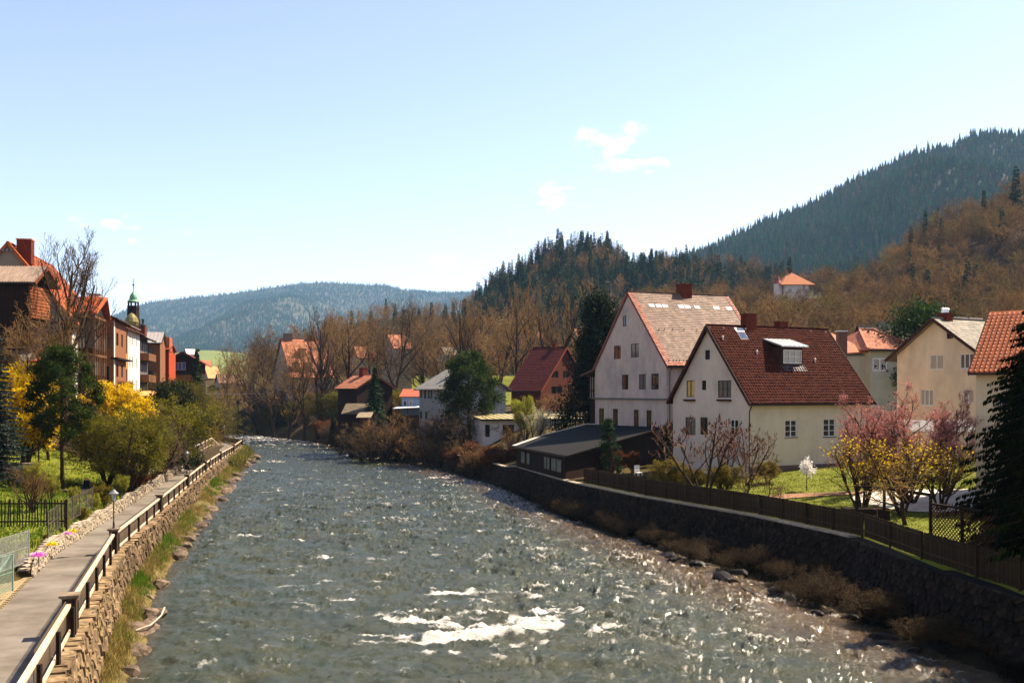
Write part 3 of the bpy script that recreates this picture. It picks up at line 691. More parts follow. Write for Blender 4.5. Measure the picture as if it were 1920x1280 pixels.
# ------------------------------------------------------------------ houses
def hitray(C, d, px):   # distance along plan direction d from C to the vertical plane seen at column px
    k = (px-960)/FPX; return (k*C[1]-C[0])/(d[0]-k*d[1])
def frame_window(parent, P, u, n, w, h, fm, gm, mull=1, bars=0, sill=None, dep=.11, fw=.07, name='window'):
    # P lower-left corner on the wall face, u along, n outward
    u = Vector((u[0], u[1], 0)); n = Vector((n[0], n[1], 0)); Zv = Vector((0, 0, 1)); P = Vector(P)-n*dep
    def bx(m, a0, a1, z0, z1, t0, t1):
        m.slab([P+u*a0+Zv*z0+n*t0, P+u*a1+Zv*z0+n*t0, P+u*a1+Zv*z1+n*t0, P+u*a0+Zv*z1+n*t0], n*(t1-t0))
    m = MB(); bx(m, 0, fw, 0, h, 0, .06); bx(m, w-fw, w, 0, h, 0, .06); bx(m, fw, w-fw, 0, fw, 0, .06); bx(m, fw, w-fw, h-fw, h, 0, .06)
    for k in range(mull): c = w*(k+1)/(mull+1); bx(m, c-fw*.6, c+fw*.6, fw, h-fw, 0, .065)
    for k in range(bars): c = h*(k+1)/(bars+1); bx(m, fw, w-fw, c-.02, c+.02, 0, .045)
    W = m.build(name, fm, parent)
    m = MB(); bx(m, fw*.9, w-fw*.9, fw*.9, h-fw*.9, .005, .02); m.build('pane', gm, W)
    if sill:
        m = MB(); bx(m, -.06, w+.06, -.07, -.005, dep-.1, dep+.09); m.build('sill', sill, W)
    return W
def facade_mesh(O, u, n, poly, holes, rev=.13):
    u = Vector((u[0], u[1], 0)); n = Vector((n[0], n[1], 0)); O = Vector(O); Zv = Vector((0, 0, 1))
    loops = [[Vector((a, b, 0)) for a, b in poly]]+[[Vector(p) for p in ((a, b, 0), (a, b+h, 0), (a+w, b+h, 0), (a+w, b, 0))] for a, b, w, h in holes]
    tris = tessellate_polygon(loops); fl_ = [p for l in loops for p in l]
    V = [O+u*p.x+Zv*p.y for p in fl_]; F = [tuple(t) for t in tris]
    for a, b, w, h in holes:
        q = [(a, b), (a+w, b), (a+w, b+h), (a, b+h)]; s = len(V)
        V += [O+u*x+Zv*z for x, z in q]+[O+u*x+Zv*z-n*rev for x, z in q]
        for k in range(4): j = (k+1) % 4; F.append((s+k, s+j, s+4+j, s+4+k))
    return V, F
def tile_field(O, a, b, La, Lb, w, h, style='shingle', lift=.03, rg=None, skip=None, shear=0):
    # O eave corner, a unit along the eave, b unit up the slope; rows of overlapping tiles
    O, a, b = Vector(O), Vector(a), Vector(b); n = a.cross(b).normalized()
    if n.z < 0: n = -n
    V = []; F = []; rg = rg or random.Random(1)
    nr = int(Lb/h); nc = int(La/w)
    for i in range(nr):
        for j in range(nc+1):
            x0 = j*w+(w/2 if (style == 'shingle' and i % 2) else 0)-w/2; x1 = x0+w*.965; x0 = max(0, x0); x1 = min(La, x1)
            if x1-x0 < .04: continue
            y0 = i*h; y1 = y0+h*1.05
            if skip and skip((x0+x1)/2, y0): continue
            L0 = lift*rg.uniform(.8, 1.5); s = len(V)
            if style == 'shingle':
                V += [O+a*x0+b*y0+n*L0, O+a*x1+b*y0+n*L0, O+a*x1+b*y1+n*.006, O+a*x0+b*y1+n*.006, O+a*x0+b*y0, O+a*x1+b*y0]
                F += [(s, s+1, s+2, s+3), (s+4, s+5, s+1, s)]
            else:
                prof = ((0, .0), (.22, .012), (.5, .055), (.78, .012), (1, 0))
                for yy, l in ((y0, L0), (y1, .008)):
                    for f, z in prof: V.append(O+a*(x0+(x1-x0)*f)+b*yy+n*(l+z))
                for f, z in prof[::2]: V.append(O+a*(x0+(x1-x0)*f)+b*y0)
                F += [(s+k, s+k+1, s+6+k, s+5+k) for k in range(4)]+[(s+10, s+11, s+2, s+1, s), (s+11, s+12, s+4, s+3, s+2)]
    return V, F
def chimney(parent, x, y, z0, z1, w, d, m, ang=0, cap=None, pots=0):
    b = MB(); b.box((x, y, (z0+z1)/2), w, d, z1-z0, ang); c = b.build('chimney', m, parent)
    b = MB(); b.box((x, y, z1+.06), w+.14, d+.14, .12, ang); b.build('chimney_cap', cap or m, c)
    for k in range(pots):
        b = MB(); b.lathe((x+(k-(pots-1)/2)*.36*math.cos(ang), y+(k-(pots-1)/2)*.36*math.sin(ang), z1+.1), [(.14, 0), (.12, .35), (.2, .4), (.04, .52)], 8); b.build('chimney_cowl', mat('steel_cowl', (.6, .6, .58), (.75, .74, .72), 4, .3, metal=.7), c)
    return c
class House:
    """gable wall from C along v, side wall from C along u; ridge runs along u"""
    def __init__(s, name, label, cat, C, u, v, L, W, zb, ze, zr, wm, roofm, oe=.5, og=.45, hole_rev=.13, group=None, tiles=None, trim=None, roof_t=.16, wmS=None):
        s.t = thing(name, label, cat, (C[0], C[1], zb), 0, group); s.C = Vector((C[0], C[1], 0)); s.u = Vector((u[0], u[1], 0)); s.v = Vector((v[0], v[1], 0))
        s.L, s.W, s.zb, s.ze, s.zr = L, W, zb, ze, zr; s.wins = {'g': [], 's': []}; s.wm = wm; s.wmS = wmS or wm; s.roofm = roofm; s.oe, s.og, s.tiles, s.trim, s.rt = oe, og, tiles, trim, roof_t; s.rev = hole_rev
        s.sl = (zr-ze)/(W/2)
    def win(s, wall, px0, py0, px1, py1, fm=None, gm=None, mull=1, bars=0, sill=None, fw=.07):
        d = s.v if wall == 'g' else s.u; a0 = hitray(s.C, d, px0); a1 = hitray(s.C, d, px1); a0, a1 = sorted((a0, a1))
        Y = s.C.y+d.y*(a0+a1)/2; z1 = Z_(py0, Y); z0 = Z_(py1, Y)
        s.wins[wall].append((a0, z0, a1-a0, z1-z0, fm or WHITE, gm or GLASS, mull, bars, sill, fw)); return s
    def winm(s, wall, a0, z0, w, h, fm=None, gm=None, mull=1, bars=0, sill=None, fw=.07):
        s.wins[wall].append((a0, z0, w, h, fm or WHITE, gm or GLASS, mull, bars, sill, fw)); return s
    def P(s, a, b, z): return s.C+s.u*a+s.v*b+Vector((0, 0, z))
    def roofz(s, b): return s.ze+s.sl*(b if b <= s.W/2 else s.W-b)
    def build(s):
        t, C, u, v, L, W = s.t, s.C, s.u, s.v, s.L, s.W; loc = Vector(t.location)
        def par(o): o.matrix_parent_inverse = t.matrix_world.inverted(); return o
        inv = Vector((-loc.x, -loc.y, -loc.z))
        s.root = empty_local = None
        gp = [(0, s.zb), (W, s.zb), (W, s.ze), (W/2, s.zr), (0, s.ze)]
        V, F = facade_mesh(C, v, -u, gp, [w[:4] for w in s.wins['g']], s.rev)
        V2, F2 = facade_mesh(C, u, -v, [(0, s.zb), (L, s.zb), (L, s.ze), (0, s.ze)], [w[:4] for w in s.wins['s']], s.rev)
        b = len(V); V += V2; F += [tuple(i+b for i in f) for f in F2]
        for O, d, poly in ((s.P(0, W, 0), u, [(0, s.zb), (L, s.zb), (L, s.ze), (0, s.ze)]), (s.P(L, 0, 0), v, gp)):
            b = len(V); V += [O+d*p[0]+Vector((0, 0, p[1])) for p in poly]; F.append(tuple(range(b, b+len(poly))))
        s.kids = []
        me = mkmesh('wall', [Vector(q)+inv for q in V], F); link('wall', me, s.wm, t)
        if s.wmS is not s.wm: me.materials.append(s.wmS)
        if s.wmS is not s.wm:
            nu = len([1 for _ in ()]); 
            for p in me.polygons:
                if abs(Vector(p.normal).dot(s.v)) > .9: p.material_index = 1
        for wall, d, n in (('g', v, -u), ('s', u, -v)):
            for a, z, w, h, fm, gm, mu, ba, si, fw in s.wins[wall]:
                frame_window(t, C+d*a+Vector((0, 0, z))+inv, d, n, w, h, fm, gm, mu, ba, si, s.rev-.02, fw)
        # roof
        zo = s.ze-s.sl*s.oe; m = MB(); og, oe = s.og, s.oe
        up = Vector((0, 0, s.rt))
        for b0 in (0, 1):
            q = [s.P(-og, -oe if not b0 else W+oe, zo), s.P(L+og, -oe if not b0 else W+oe, zo), s.P(L+og, W/2, s.zr), s.P(-og, W/2, s.zr)]
            m.slab([p+inv+Vector((0, 0, .02)) for p in q], up)
        r = m.build('roof', s.roofm, t); s.roof = r
        sl_len = math.hypot(W/2+oe, s.zr-zo); bdir = (s.v*(W/2+oe)+Vector((0, 0, s.zr-zo))).normalized()
        s.bdir = bdir; s.sl_len = sl_len; s.E0 = s.P(-og, -oe, zo+s.rt+.03)
        if s.tiles:
            tw, th, st, tm, lift = s.tiles
            V, F = tile_field(s.E0+inv, u, bdir, L+2*og, sl_len, tw, th, st, lift, rng)
            link('roof_tiles', mkmesh('roof_tiles', V, F), tm, r, 'stuff')
            m = MB(); nrt = int((L+2*og)/.4)
            for k in range(nrt):
                p = s.P(-og+(k+.5)*(L+2*og)/nrt, W/2, s.zr+s.rt+.06)+inv; m.box(p, .37, .26, .14, math.atan2(u.y, u.x))
            m.build('ridge_tiles', tm, r, 'stuff')
        if s.trim:
            for b0 in (0, 1):
                m = MB(); e = s.P(-og-.03, -oe if not b0 else W+oe, zo+.06)+inv; k = s.P(-og-.03, W/2, s.zr+.06)+inv; m.bar(e, k, .05, .30)
                m.build('verge_board', s.trim, t)
                m = MB(); e = s.P(L+og+.03, -oe if not b0 else W+oe, zo+.06)+inv; k = s.P(L+og+.03, W/2, s.zr+.06)+inv; m.bar(e, k, .05, .30); m.build('verge_board', s.trim, t)
            m = MB(); m.bar(s.P(-og, -oe-.09, zo+.05)+inv, s.P(L+og, -oe-.09, zo+.05)+inv, .16, .13); m.build('gutter', DARKMET, t)
        return s
    def inv(s): l = s.t.location; return Vector((-l.x, -l.y, -l.z))
    def on_roof(s, a, f, lift=0):  # point on the near slope, f = 0 eave .. 1 ridge, in the thing's own space
        return s.E0+s.u*(a+s.og)+s.bdir*(f*s.sl_len)+s.inv()+Vector((0, 0, lift))
    def chim(s, a, b, top, w, d, m, **k):
        p = s.P(a, b, 0)+s.inv(); ang = math.atan2(s.u.y, s.u.x)
        return chimney(s.t, p.x, p.y, s.roofz(b)-s.zb-.3, top-s.zb, w, d, m, ang, **k)
def dirs(az): a = math.radians(az); u = (math.sin(a), math.cos(a)); return u, (-u[1], u[0])
def downpipe(parent, P0, P1, knee=.5, r=.05, m=None):
    b = MB(); P0, P1 = Vector(P0), Vector(P1); k = Vector((P1.x, P1.y, P0.z-knee)); b.tube([P0, P0+Vector((0, 0, -.12)), k, P1], r, 6); return b.build('downpipe', m or DARKMET, parent)
PINKPL = plaster('pinkish_plaster', (.61, .48, .39), .86, (.27, .24, .22))
WHITEPL = plaster('cream_white_plaster', (.66, .60, .53), .92)
YELPL = plaster('pale_yellow_plaster', (.64, .53, .385), .93)
GREENPL = plaster('pale_green_plaster', (.48, .46, .33), .93)
CREAMPL = plaster('cream_plaster', (.72, .57, .38), .9)
BROWNTILE = mat('dark_red_brown_tile', (.060, .017, .010), (.105, .031, .017), 2.5, .75, 0, island=.22, spec=.02)
SHING = mat('fibre_cement_shingle', (.155, .092, .060), (.265, .17, .118), 1.2, .7, 0, island=.25, spec=.2)
ORTILE = mat('orange_clay_tile', (.28, .075, .026), (.46, .14, .052), 2, .7, 0, island=.25)
PINKTILE = mat('faded_pink_tile', (.30, .12, .065), (.48, .215, .125), 1.5, .8, 0, island=.2)
REDTILE = mat('deep_red_tile', (.06, .010, .006), (.10, .018, .009), 2, .6, 0, island=.2)
GREYSH = mat('grey_shingle', (.18, .155, .12), (.30, .26, .20), 1.4, .7, 0, island=.2)
REDTRIM = mat('red_verge_metal', (.18, .035, .018), (.30, .08, .045), 4, .5)
DBROWN = mat('dark_brown_board', (.045, .018, .010), (.09, .035, .02), 4, .7, 0)
DFRAME = mat('dark_window_frame', (.06, .038, .025), (.10, .065, .04), 5, .6)
# brown tiled house
C = (X_(1405, 86), 86.0); u, v = dirs(63)
Lb = hitray(C, u, 1628); Wb = hitray(C, v, 1262)
ze = Z_(757, 86)+.45; zr = Z_(613, 86+Wb/2*v[1])
H = House('white_house', 'white rendered house with dark brown tiled roof and flat metal dormer', 'house', C, u, v, Lb, Wb, 3.2, ze, zr, PINKPL if 0 else plaster('soft_white_plaster', (.68, .55, .43), .93), BROWNTILE, .5, .35, wmS=YELPL, tiles=(.30, .33, 'pan', BROWNTILE, .05), trim=DBROWN)
F_ = DFRAME
H.win('g', 1287, 713, 1302, 744, F_, YCURT, 1, 0).win('g', 1316, 713, 1324, 731, F_, GLASS, 0).win('g', 1346, 713, 1371, 745, F_, CURT, 2, 1).win('g', 1322, 656, 1331, 674, F_, GLASS, 0)
H.win('g', 1285, 782, 1304, 815, F_, CURT, 1, 1).win('g', 1313, 782, 1327, 815, F_, GLASS, 1, 1).win('g', 1369, 786, 1384, 816, WHITE, GLASS, 1, 1)
H.win('s', 1472, 787, 1494, 819, WHITE, GLASS, 1, 2, DFRAME).win('s', 1544, 785, 1566, 818, WHITE, GLASS, 1, 2, DFRAME)
H.build(); I = H.inv()
for a0 in ((1283, 1306), (1345, 1374)):  # flower boxes under the upper gable windows
    q0 = hitray(H.C, H.v, a0[0]); q1 = hitray(H.C, H.v, a0[1]); p = H.C+H.v*(q0+q1)/2-H.u*.14; z = Z_(750, p.y)
    m = MB(); m.box((p.x+I.x, p.y+I.y, z-H.zb), .2, abs(q1-q0)*.85, .18, math.atan2(u[1], u[0])); m.build('window_box', DBROWN, H.t)
m = MB(); m.slab([H.P(-.03, -.03, 3.0)+I, H.P(Lb+.03, -.03, 3.0)+I, H.P(Lb+.03, -.03, 4.6)+I, H.P(-.03, -.03, 4.6)+I], H.v*.02); m.build('plinth', plaster('brown_plinth', (.20, .13, .10)), H.t)
for zz_ in (5.55, 9.15):
    m = MB(); m.slab([H.P(0, -.015, zz_)+I, H.P(Lb, -.015, zz_)+I, H.P(Lb, -.015, zz_+.05)+I, H.P(0, -.015, zz_+.05)+I], H.v*.01); m.build('render_band', YELPL, H.t)
downpipe(H.t, H.P(-.1, -.58, ze-.25)+I, H.P(-.08, -.1, 3.2)+I, .9)
# dormer
def dormer(H, a0, a1, f0, hgt, lab='dormer'):
    I = H.inv(); f1 = .99; base = H.on_roof(a0, f0); b2 = H.on_roof(a1, f0); zt = base.z+hgt
    # depth into the roof at height zt
    df = hgt/(H.bdir.z*H.sl_len); back0 = H.on_roof(a0, f0+df); back1 = H.on_roof(a1, f0+df)
    m = MB(); V0 = [base, b2, Vector((b2.x, b2.y, zt)), Vector((base.x, base.y, zt)), back0, back1]
    b = len(m.v); m.v += [tuple(q) for q in V0]; m.f += [(0, 1, 2, 3), (0, 3, 4), (1, 5, 2)]
    D = m.build('dormer', DBROWN, H.t)
    ov = -H.v*.45; rise = .55; m = MB()
    rf = min(.985, f0+df+rise/(H.bdir.z*H.sl_len)+.03)
    q = [Vector((base.x, base.y, zt))+ov-H.u*.35, Vector((b2.x, b2.y, zt))+ov+H.u*.35, H.on_roof(a1+.35, rf), H.on_roof(a0-.35, rf)]
    m.slab(q, (0, 0, .10)); m.build('dormer_roof', mat('dormer_sheet_metal', (.50, .52, .50), (.66, .67, .64), 2, .35, metal=.4), D)
    m = MB()
    for k in range(7): f = k/6; m.bar(q[0].lerp(q[1], f)+Vector((0, 0, .12)), q[3].lerp(q[2], f)+Vector((0, 0, .12)), .03, .05)
    m.build('standing_seam', mat('dormer_sheet_metal', (.5, .5, .5)), D)
    w = (a1-a0)*.86; frame_window(D, base+H.u*((a1-a0)*.07)+Vector((0, 0, hgt*.14))-H.v*.02, H.u, -H.v, w, hgt*.72, WHITE, CURT, 2, 1, None, -.01, .07, 'dormer_window')
    m = MB(); m.slab([H.on_roof(a0-.1, f0-.07, .02), H.on_roof(a1+.25, f0-.07, .02), H.on_roof(a1+.25, f0+.005, .04), H.on_roof(a0-.1, f0+.005, .04)], (0, 0, .05)); m.build('lead_flashing', mat('lead', (.06, .07, .075), (.1, .11, .12), 3, .5), D)
def a_at(H, px, f):   # find distance along roof for image column px at slope fraction f
    P0 = H.E0+H.bdir*(f*H.sl_len); return hitray((P0.x, P0.y), (H.u.x, H.u.y), px)-H.og
dormer(H, a_at(H, 1461, .52), a_at(H, 1500, .52), .47, 1.75)
# skylight
a = a_at(H, 1393, .86); m = MB(); q = [H.on_roof(a-.5, .80, .06), H.on_roof(a+.4, .80, .06), H.on_roof(a+.4, .90, .06), H.on_roof(a-.5, .90, .06)]
m.slab(q, (0, 0, .07)); sk = m.build('skylight', DARKMET, H.t); c = sum(q, Vector())/4; m = MB(); m.slab([c+(p-c)*.82+Vector((0, 0, .085)) for p in q], (0, 0, .012)); m.build('pane', BLUEGL, sk)
m = MB(); q = [H.on_roof(a-.55, .905, .1), H.on_roof(a+.45, .905, .1), H.on_roof(a+.45, .955, .1), H.on_roof(a-.55, .955, .1)]; m.slab(q, (0, 0, .05)); m.build('roller_blind_box', mat('pale_metal', (.5, .5, .48), (.6, .6, .58), 3, .4), sk)
H.chim(a_at(H, 1408, .96), Wb/2+.1, Z_(589, 92), 1.15, .9, BRICKRED); H.chim(a_at(H, 1471, .97), Wb/2+.3, Z_(603, 93.5), 1.0, .8, BRICKRED)
m = MB(); g = mat('snow_guard_metal', (.42, .28, .2), (.6, .42, .32), 3, .35, metal=.3)
for f, st, a0, a1 in ((.07, .42, .2, Lb), (.115, .42, .4, Lb), (.23, 1.45, .9, Lb-.4), (.31, 1.45, 1.6, Lb-.6), (.39, 1.45, .9, Lb-1), (.46, 1.45, 1.6, Lb-1.5)):
    x = a0
    while x < a1:
        p = H.on_roof(x, f, .03); m.box(p, .05, .05, .13, 0); x += st
for px in (1330, 1357, 1398, 1520, 1548): 
    p = H.on_roof(a_at(H, px, .95), .955, .05); m.box(p, .16, .16, .22)
m.build('snow_guards', g, H.roof, 'stuff')
for px, f in ((1355, .80), (1419, .62), (1528, .53)):
    p = H.on_roof(a_at(H, px, f), f, .0); m = MB(); m.lathe(p, [(.09, 0), (.09, .28), (.14, .3), (.05, .4)], 8); m.build('vent_pipe', mat('vent_pale', (.55, .42, .34), (.6, .5, .42), 3, .5), H.roof)
BH = H
# tall old mill-like house
C = (X_(1250, 104), 104.0); u, v = dirs(68); Wt = hitray(C, v, 1116); ze = Z_(688, 104)+.3; Yr = 104+v[1]*Wt/2; zr = Z_(550, Yr)
P0 = (C[0]+v[0]*Wt/2, C[1]+v[1]*Wt/2); Lt = hitray(P0, u, 1362)
T = House('tall_house', 'tall old pinkish house with steep tan shingled roof and red verge', 'house', C, u, v, Lt, Wt, 2.4, ze, zr, PINKPL, SHING, .35, .12, tiles=(.36, .30, 'shingle', SHING, .035), trim=REDTRIM)
tf = mat('brown_casement', (.10, .05, .03), (.16, .085, .05), 5, .6)
for r in ((1168, 592, 1175, 612), (1151, 648, 1164, 673), (1183, 644, 1198, 670)): T.win('g', *r, tf, GLASS if r[0] != 1183 else CURT, 1, 0)
for r, gm in (((1166, 702, 1178, 730), GLASS), ((1198, 701, 1211, 730), CURT), ((1221, 700, 1235, 730), GLASS)): T.win('g', *r, tf, gm, 1, 2)
for x in (1123, 1149, 1188, 1212): T.win('g', x, 765+(x-1123)*.04, x+9.5, 796+(x-1123)*.07, tf, GLASS, 1, 2)
T.build(); I = T.inv()
m = MB(); z = Z_(748, 104); m.bar(T.P(-.12, -.1, z)+I, T.P(-.12, Wt+.4, z)+I, .3, .14); m.build('string_course', mat('green_grey_metal', (.10, .12, .10), (.17, .19, .16), 3, .5), T.t)
m = MB(); zt = z-.05   # the thicker battered lower storey
m.slab([T.P(-.02, -.3, 2.4)+I, T.P(-.02, Wt+.9, 2.4)+I, T.P(-.02, Wt+.35, zt)+I, T.P(-.02, -.1, zt)+I], T.u*.01)
downpipe(T.t, T.P(.35, -.45, ze-.2)+I, T.P(.3, -.12, 2.5)+I, .6, .06, mat('green_pipe', (.10, .13, .11), (.15, .18, .16), 3, .5))
T.chim(a_at(T, 1285, .98)+0, Wt/2+.1, Z_(530, Yr), 1.3, 1.3, BRICKRED)
p = T.P(-.2, Wt/2, zr+.3)+I; m = MB(); m.box(p, .2, .2, .4); m.build('ridge_finial', IRON, T.t)
for px in (1222, 1235, 1247, 1277, 1289, 1307, 1343, 1367):
    f = .80; a = a_at(T, px, f); q = [T.on_roof(a-.33, f-.018, .05), T.on_roof(a+.33, f-.018, .05), T.on_roof(a+.33, f+.018, .05), T.on_roof(a-.33, f+.018, .05)]
    m = MB(); m.slab(q, (0, 0, .05)); m.build('glass_tile', mat('glass_roof_tile', (.75, .76, .74), (.85, .85, .83), 3, .25), T.roof)
m = MB()
for f, st in ((.46, .75), (.05, .5)):
    x = 1.2 if f > .1 else .3
    while x < Lt-(4 if f > .1 else .3):
        if rng.random() < .8: p = T.on_roof(x, f, .0); m.bar(p, p+Vector((0, 0, .28)), .06, .04)
        x += st*rng.uniform(.6, 1.3)
m.build('snow_hooks', IRON, T.roof, 'stuff')
# red tile strip along eave and verge of the shingle roof
def strip(H, a0, a1, f0, f1, w, h, m_):
    O = H.on_roof(a0, f0, .03); V, F = tile_field(O, H.u, H.bdir, a1-a0, (f1-f0)*H.sl_len, w, h, 'shingle', .05, rng); link('verge_tiles', mkmesh('verge_tiles', V, F), m_, H.roof, 'stuff')
RT2 = mat('salmon_verge_tile', (.28, .085, .045), (.42, .16, .095), 3, .6, island=.25)
strip(T, -.12, .5, 0, .99, .31, .32, RT2); strip(T, .5, Lt-.3, 0, .05, .36, .3, RT2); strip(T, Lt-.3, Lt+.12, 0, .99, .2, .32, RT2)
# wooden stair tower / balcony annex on the left of the tall house
B0 = T.P(1.0, Wt+.1, 0); an = thing('wooden_annex', 'dark timber stair annex with glazed balcony on the left side of the tall house', 'annex', (B0.x, B0.y, 2.4))
def Q(a, b, z): return Vector((a*T.u.x+b*T.v.x, a*T.u.y+b*T.v.y, z-2.4))
Ya = B0.y+2.5
za, zb_, zc = Z_(800, Ya), Z_(748, Ya), Z_(705, Ya)
ang = math.atan2(T.u.y, T.u.x)
m = MB(); m.box(Q(2, 1.9, (2.4+zb_)/2-0), 3.6, 3.6, zb_-2.4, ang); m.build('lower_storey', WOOD_D, an)
m = MB(); m.box(Q(1.7, 1.9, (zb_+zc)/2), 3.2, 3.4, zc-zb_-.1, ang); gb = m.build('glazed_gallery', mat('gallery_glass', (.5, .46, .34), (.62, .58, .44), 2, .15), an)
m = MB()
for k in range(7):
    m.box(Q(0.02, .3+k*.53, (zb_+zc)/2), .12, .13, zc-zb_, ang)
for z in (zb_+.05, zb_+1.05, zc-.05): m.box(Q(.02, 1.9, z), .14, 3.5, .14, ang)
m.build('gallery_frame', DBROWN, gb)
m = MB(); m.slab([Q(-.8, -.4, zc+.9), Q(4, -.4, zc+.9), Q(4, 4.5, zc-.0), Q(-.8, 4.5, zc-.0)], (0, 0, .12)); m.build('annex_roof', mat('annex_roof', (.16, .10, .07), (.3, .2, .15), 3, .7), an)
m = MB(); zz_ = Z_(765, Ya); m.slab([Q(-.6, 3.6, zz_+.5), Q(3, 3.6, zz_+.5), Q(3, 7.2, zz_-.5), Q(-.6, 7.2, zz_-.5)], (0, 0, .1)); m.build('porch_roof', WOOD_D, an)
m = MB()
for a_, b_ in ((-.3, 6.8), (2.6, 6.8)): m.box(Q(a_, b_, (3+zz_-.5)/2+.2), .16, .16, zz_-3.2, ang)
for z in (za+.2, za+1.1): m.bar(Q(-.3, 3.8, z), Q(-.3, 6.8, z), .07, .07)
m.bar(Q(-.3, 4.6, za+.2), Q(-.3, 5.4, za+1.1), .05, .05); m.bar(Q(-.3, 5.4, za+.2), Q(-.3, 4.6, za+1.1), .05, .05)
m.bar(Q(-.3, 5.6, za+.2), Q(-.3, 6.4, za+1.1), .05, .05); m.bar(Q(-.3, 6.4, za+.2), Q(-.3, 5.6, za+1.1), .05, .05)
m.build('porch_posts', WOOD_D, an)
# low black-roofed shed against the river wall
sd_ = [W_(960, 838, 108), W_(1062, 857, 91), W_(1243, 803, 103.3), W_(1100, 797, 120), W_(1010, 820, 122)]
sh = thing('riverside_shed', 'low timber shed with black felt roof between the river wall and the tall house', 'shed', (sd_[1][0], sd_[1][1], 2))
FELT = mat('black_roofing_felt', (.008, .007, .006), (.02, .017, .014), 2.2, .85, .006, 40)
I = Vector((-sd_[1][0], -sd_[1][1], -2.0))
zf = lambda y: 4.85+(y-88)*.052
rp = [Vector((p[0], p[1], 0)) for p in sd_]
rz = [Z_(838, 108), Z_(857, 91), Z_(803, 103.3), Z_(797, 120), Z_(820, 122)]
for i in range(5): rp[i].z = rz[i]
m = MB(); c4 = [rp[0], rp[1], rp[2], rp[3], rp[4]]
ctr = sum(rp, Vector())/5; b = len(m.v)
for i in range(5):
    q = [ctr, rp[i], rp[(i+1) % 5]]; m.slab([p+I for p in q], (0, 0, .14))
m.build('felt_roof', FELT, sh)
m = MB()
for a_, b_ in ((4, 0), (3, 4)): m.slab([rp[a_]+I+Vector((0, 0, .16)), rp[b_]+I+Vector((0, 0, .16)), rp[b_]+I+Vector((1.1, -.5, .14)), rp[a_]+I+Vector((1.1, -.5, .14))], (0, 0, .05))
m.build('roof_edge_flashing', mat('pale_flashing', (.55, .48, .34), (.7, .64, .5), 3, .4, metal=.2), sh)
m = MB()
def wallseg(m, a, b, z0, in_=.35, th=.12):
    a, b = Vector(a), Vector(b); d = (b-a); d.z = 0; d.normalize(); n = Vector((-d.y, d.x, 0))
    a2, b2 = a+d*in_+n*in_*0, b-d*in_
    m.slab([Vector((a2.x, a2.y, z0)), Vector((b2.x, b2.y, z0)), Vector((b2.x, b2.y, b.z-.05)), Vector((a2.x, a2.y, a.z-.05))], n*th)
    return a2, b2, d, n
A, B = rp[0]+Vector((.5, .15, 0)), rp[1]+Vector((-.1, .5, 0))
wallseg(m, A+I, B+I, 0.0, .1); wallseg(m, B+I, rp[2]+I+Vector((-.5, .6, 0)), 0, .1); wallseg(m, rp[4]+I+Vector((.5, 0, 0)), A+I, 0, .1)
m.build('board_wall', WOOD_D, sh)
d = (B-A); d.z = 0; Ls = d.length; d.normalize(); n = Vector((d.y, -d.x, 0))
if n.x > 0: n = -n
for f0, f1, mu in ((.12, .22, 0), (.25, .33, 0), (.62, .74, 1), (.76, .96, 1)):
    p = A+d*(Ls*f0)+n*.05; zt = A.z+(B.z-A.z)*f1-.3; h = 1.25
    frame_window(sh, Vector((p.x, p.y, zt-h))+I, d, n, Ls*(f1-f0), h, DBROWN, mat('shed_glass', (.13, .14, .12), (.22, .22, .18), 1.5, .12), mu, 0, None, -.02)
nb_ = int(Ls/.22)
m = MB()
for k in range(nb_): p = A+d*(Ls*(k+.5)/nb_)+n*.03; m.box((p.x+I.x, p.y+I.y, 1.75), .19, .03, 1.9, math.atan2(d.y, d.x))
m.build('wall_boards', WOOD_D, sh, 'stuff')
m = MB(); m.bar(rp[0]+I+Vector((0, 0, .02)), rp[1]+I+Vector((0, 0, .02)), .14, .14); m.build('gutter', DARKMET, sh)
# white flat garage
C = (X_(906, 142), 142.0); u, v = dirs(72); Lg = hitray(C, u, 1085)
gr = thing('flat_garage', 'long white garage with a pale yellow sheet-metal roof behind the pale green shrub', 'garage', (C[0], C[1], 4))
Uv, Vv = Vector((*u, 0)), Vector((*v, 0)); zt = Z_(787, 142)-4; m = MB()
m.slab([Vector((0, 0, -1.5)), Uv*Lg+Vector((0, 0, -1.5)), Uv*Lg+Vector((0, 0, zt)), Vector((0, 0, zt))], Vv*6); m.build('wall', WHITEPL, gr)
m = MB(); q = [Uv*-.6-Vv*.7+Vector((0, 0, zt)), Uv*(Lg+.6)-Vv*.7+Vector((0, 0, zt)), Uv*(Lg+.6)+Vv*7+Vector((0, 0, zt+.55)), Uv*-.6+Vv*7+Vector((0, 0, zt+.55))]; m.slab(q, (0, 0, .15))
m.build('sheet_roof', mat('yellowish_sheet_metal', (.34, .28, .14), (.46, .39, .22), 2, .5, metal=.2), gr)
m = MB(); n_ = 15
for k in range(n_+1): m.bar(q[0].lerp(q[1], k/n_)+Vector((0, 0, .17)), q[3].lerp(q[2], k/n_)+Vector((0, 0, .17)), .05, .06)
m.build('standing_seam', DARKMET, gr)
m = MB(); m.bar(q[0]+Vector((0, -.06, -.02)), q[1]+Vector((0, -.06, -.02)), .1, .2); m.build('gutter', DARKMET, gr)
for f0, w, z0, h in ((.02, .5, .2, 1.7), (.20, 1.3, -.1, 1.5), (.72, 1.5, .1, 1.3)):
    frame_window(gr, Uv*Lg*f0+Vector((0, 0, zt-.7-h))-Vv*.03, Uv, -Vv, w*1.3, h, DFRAME, GLASS, 0, 0, None, 0)
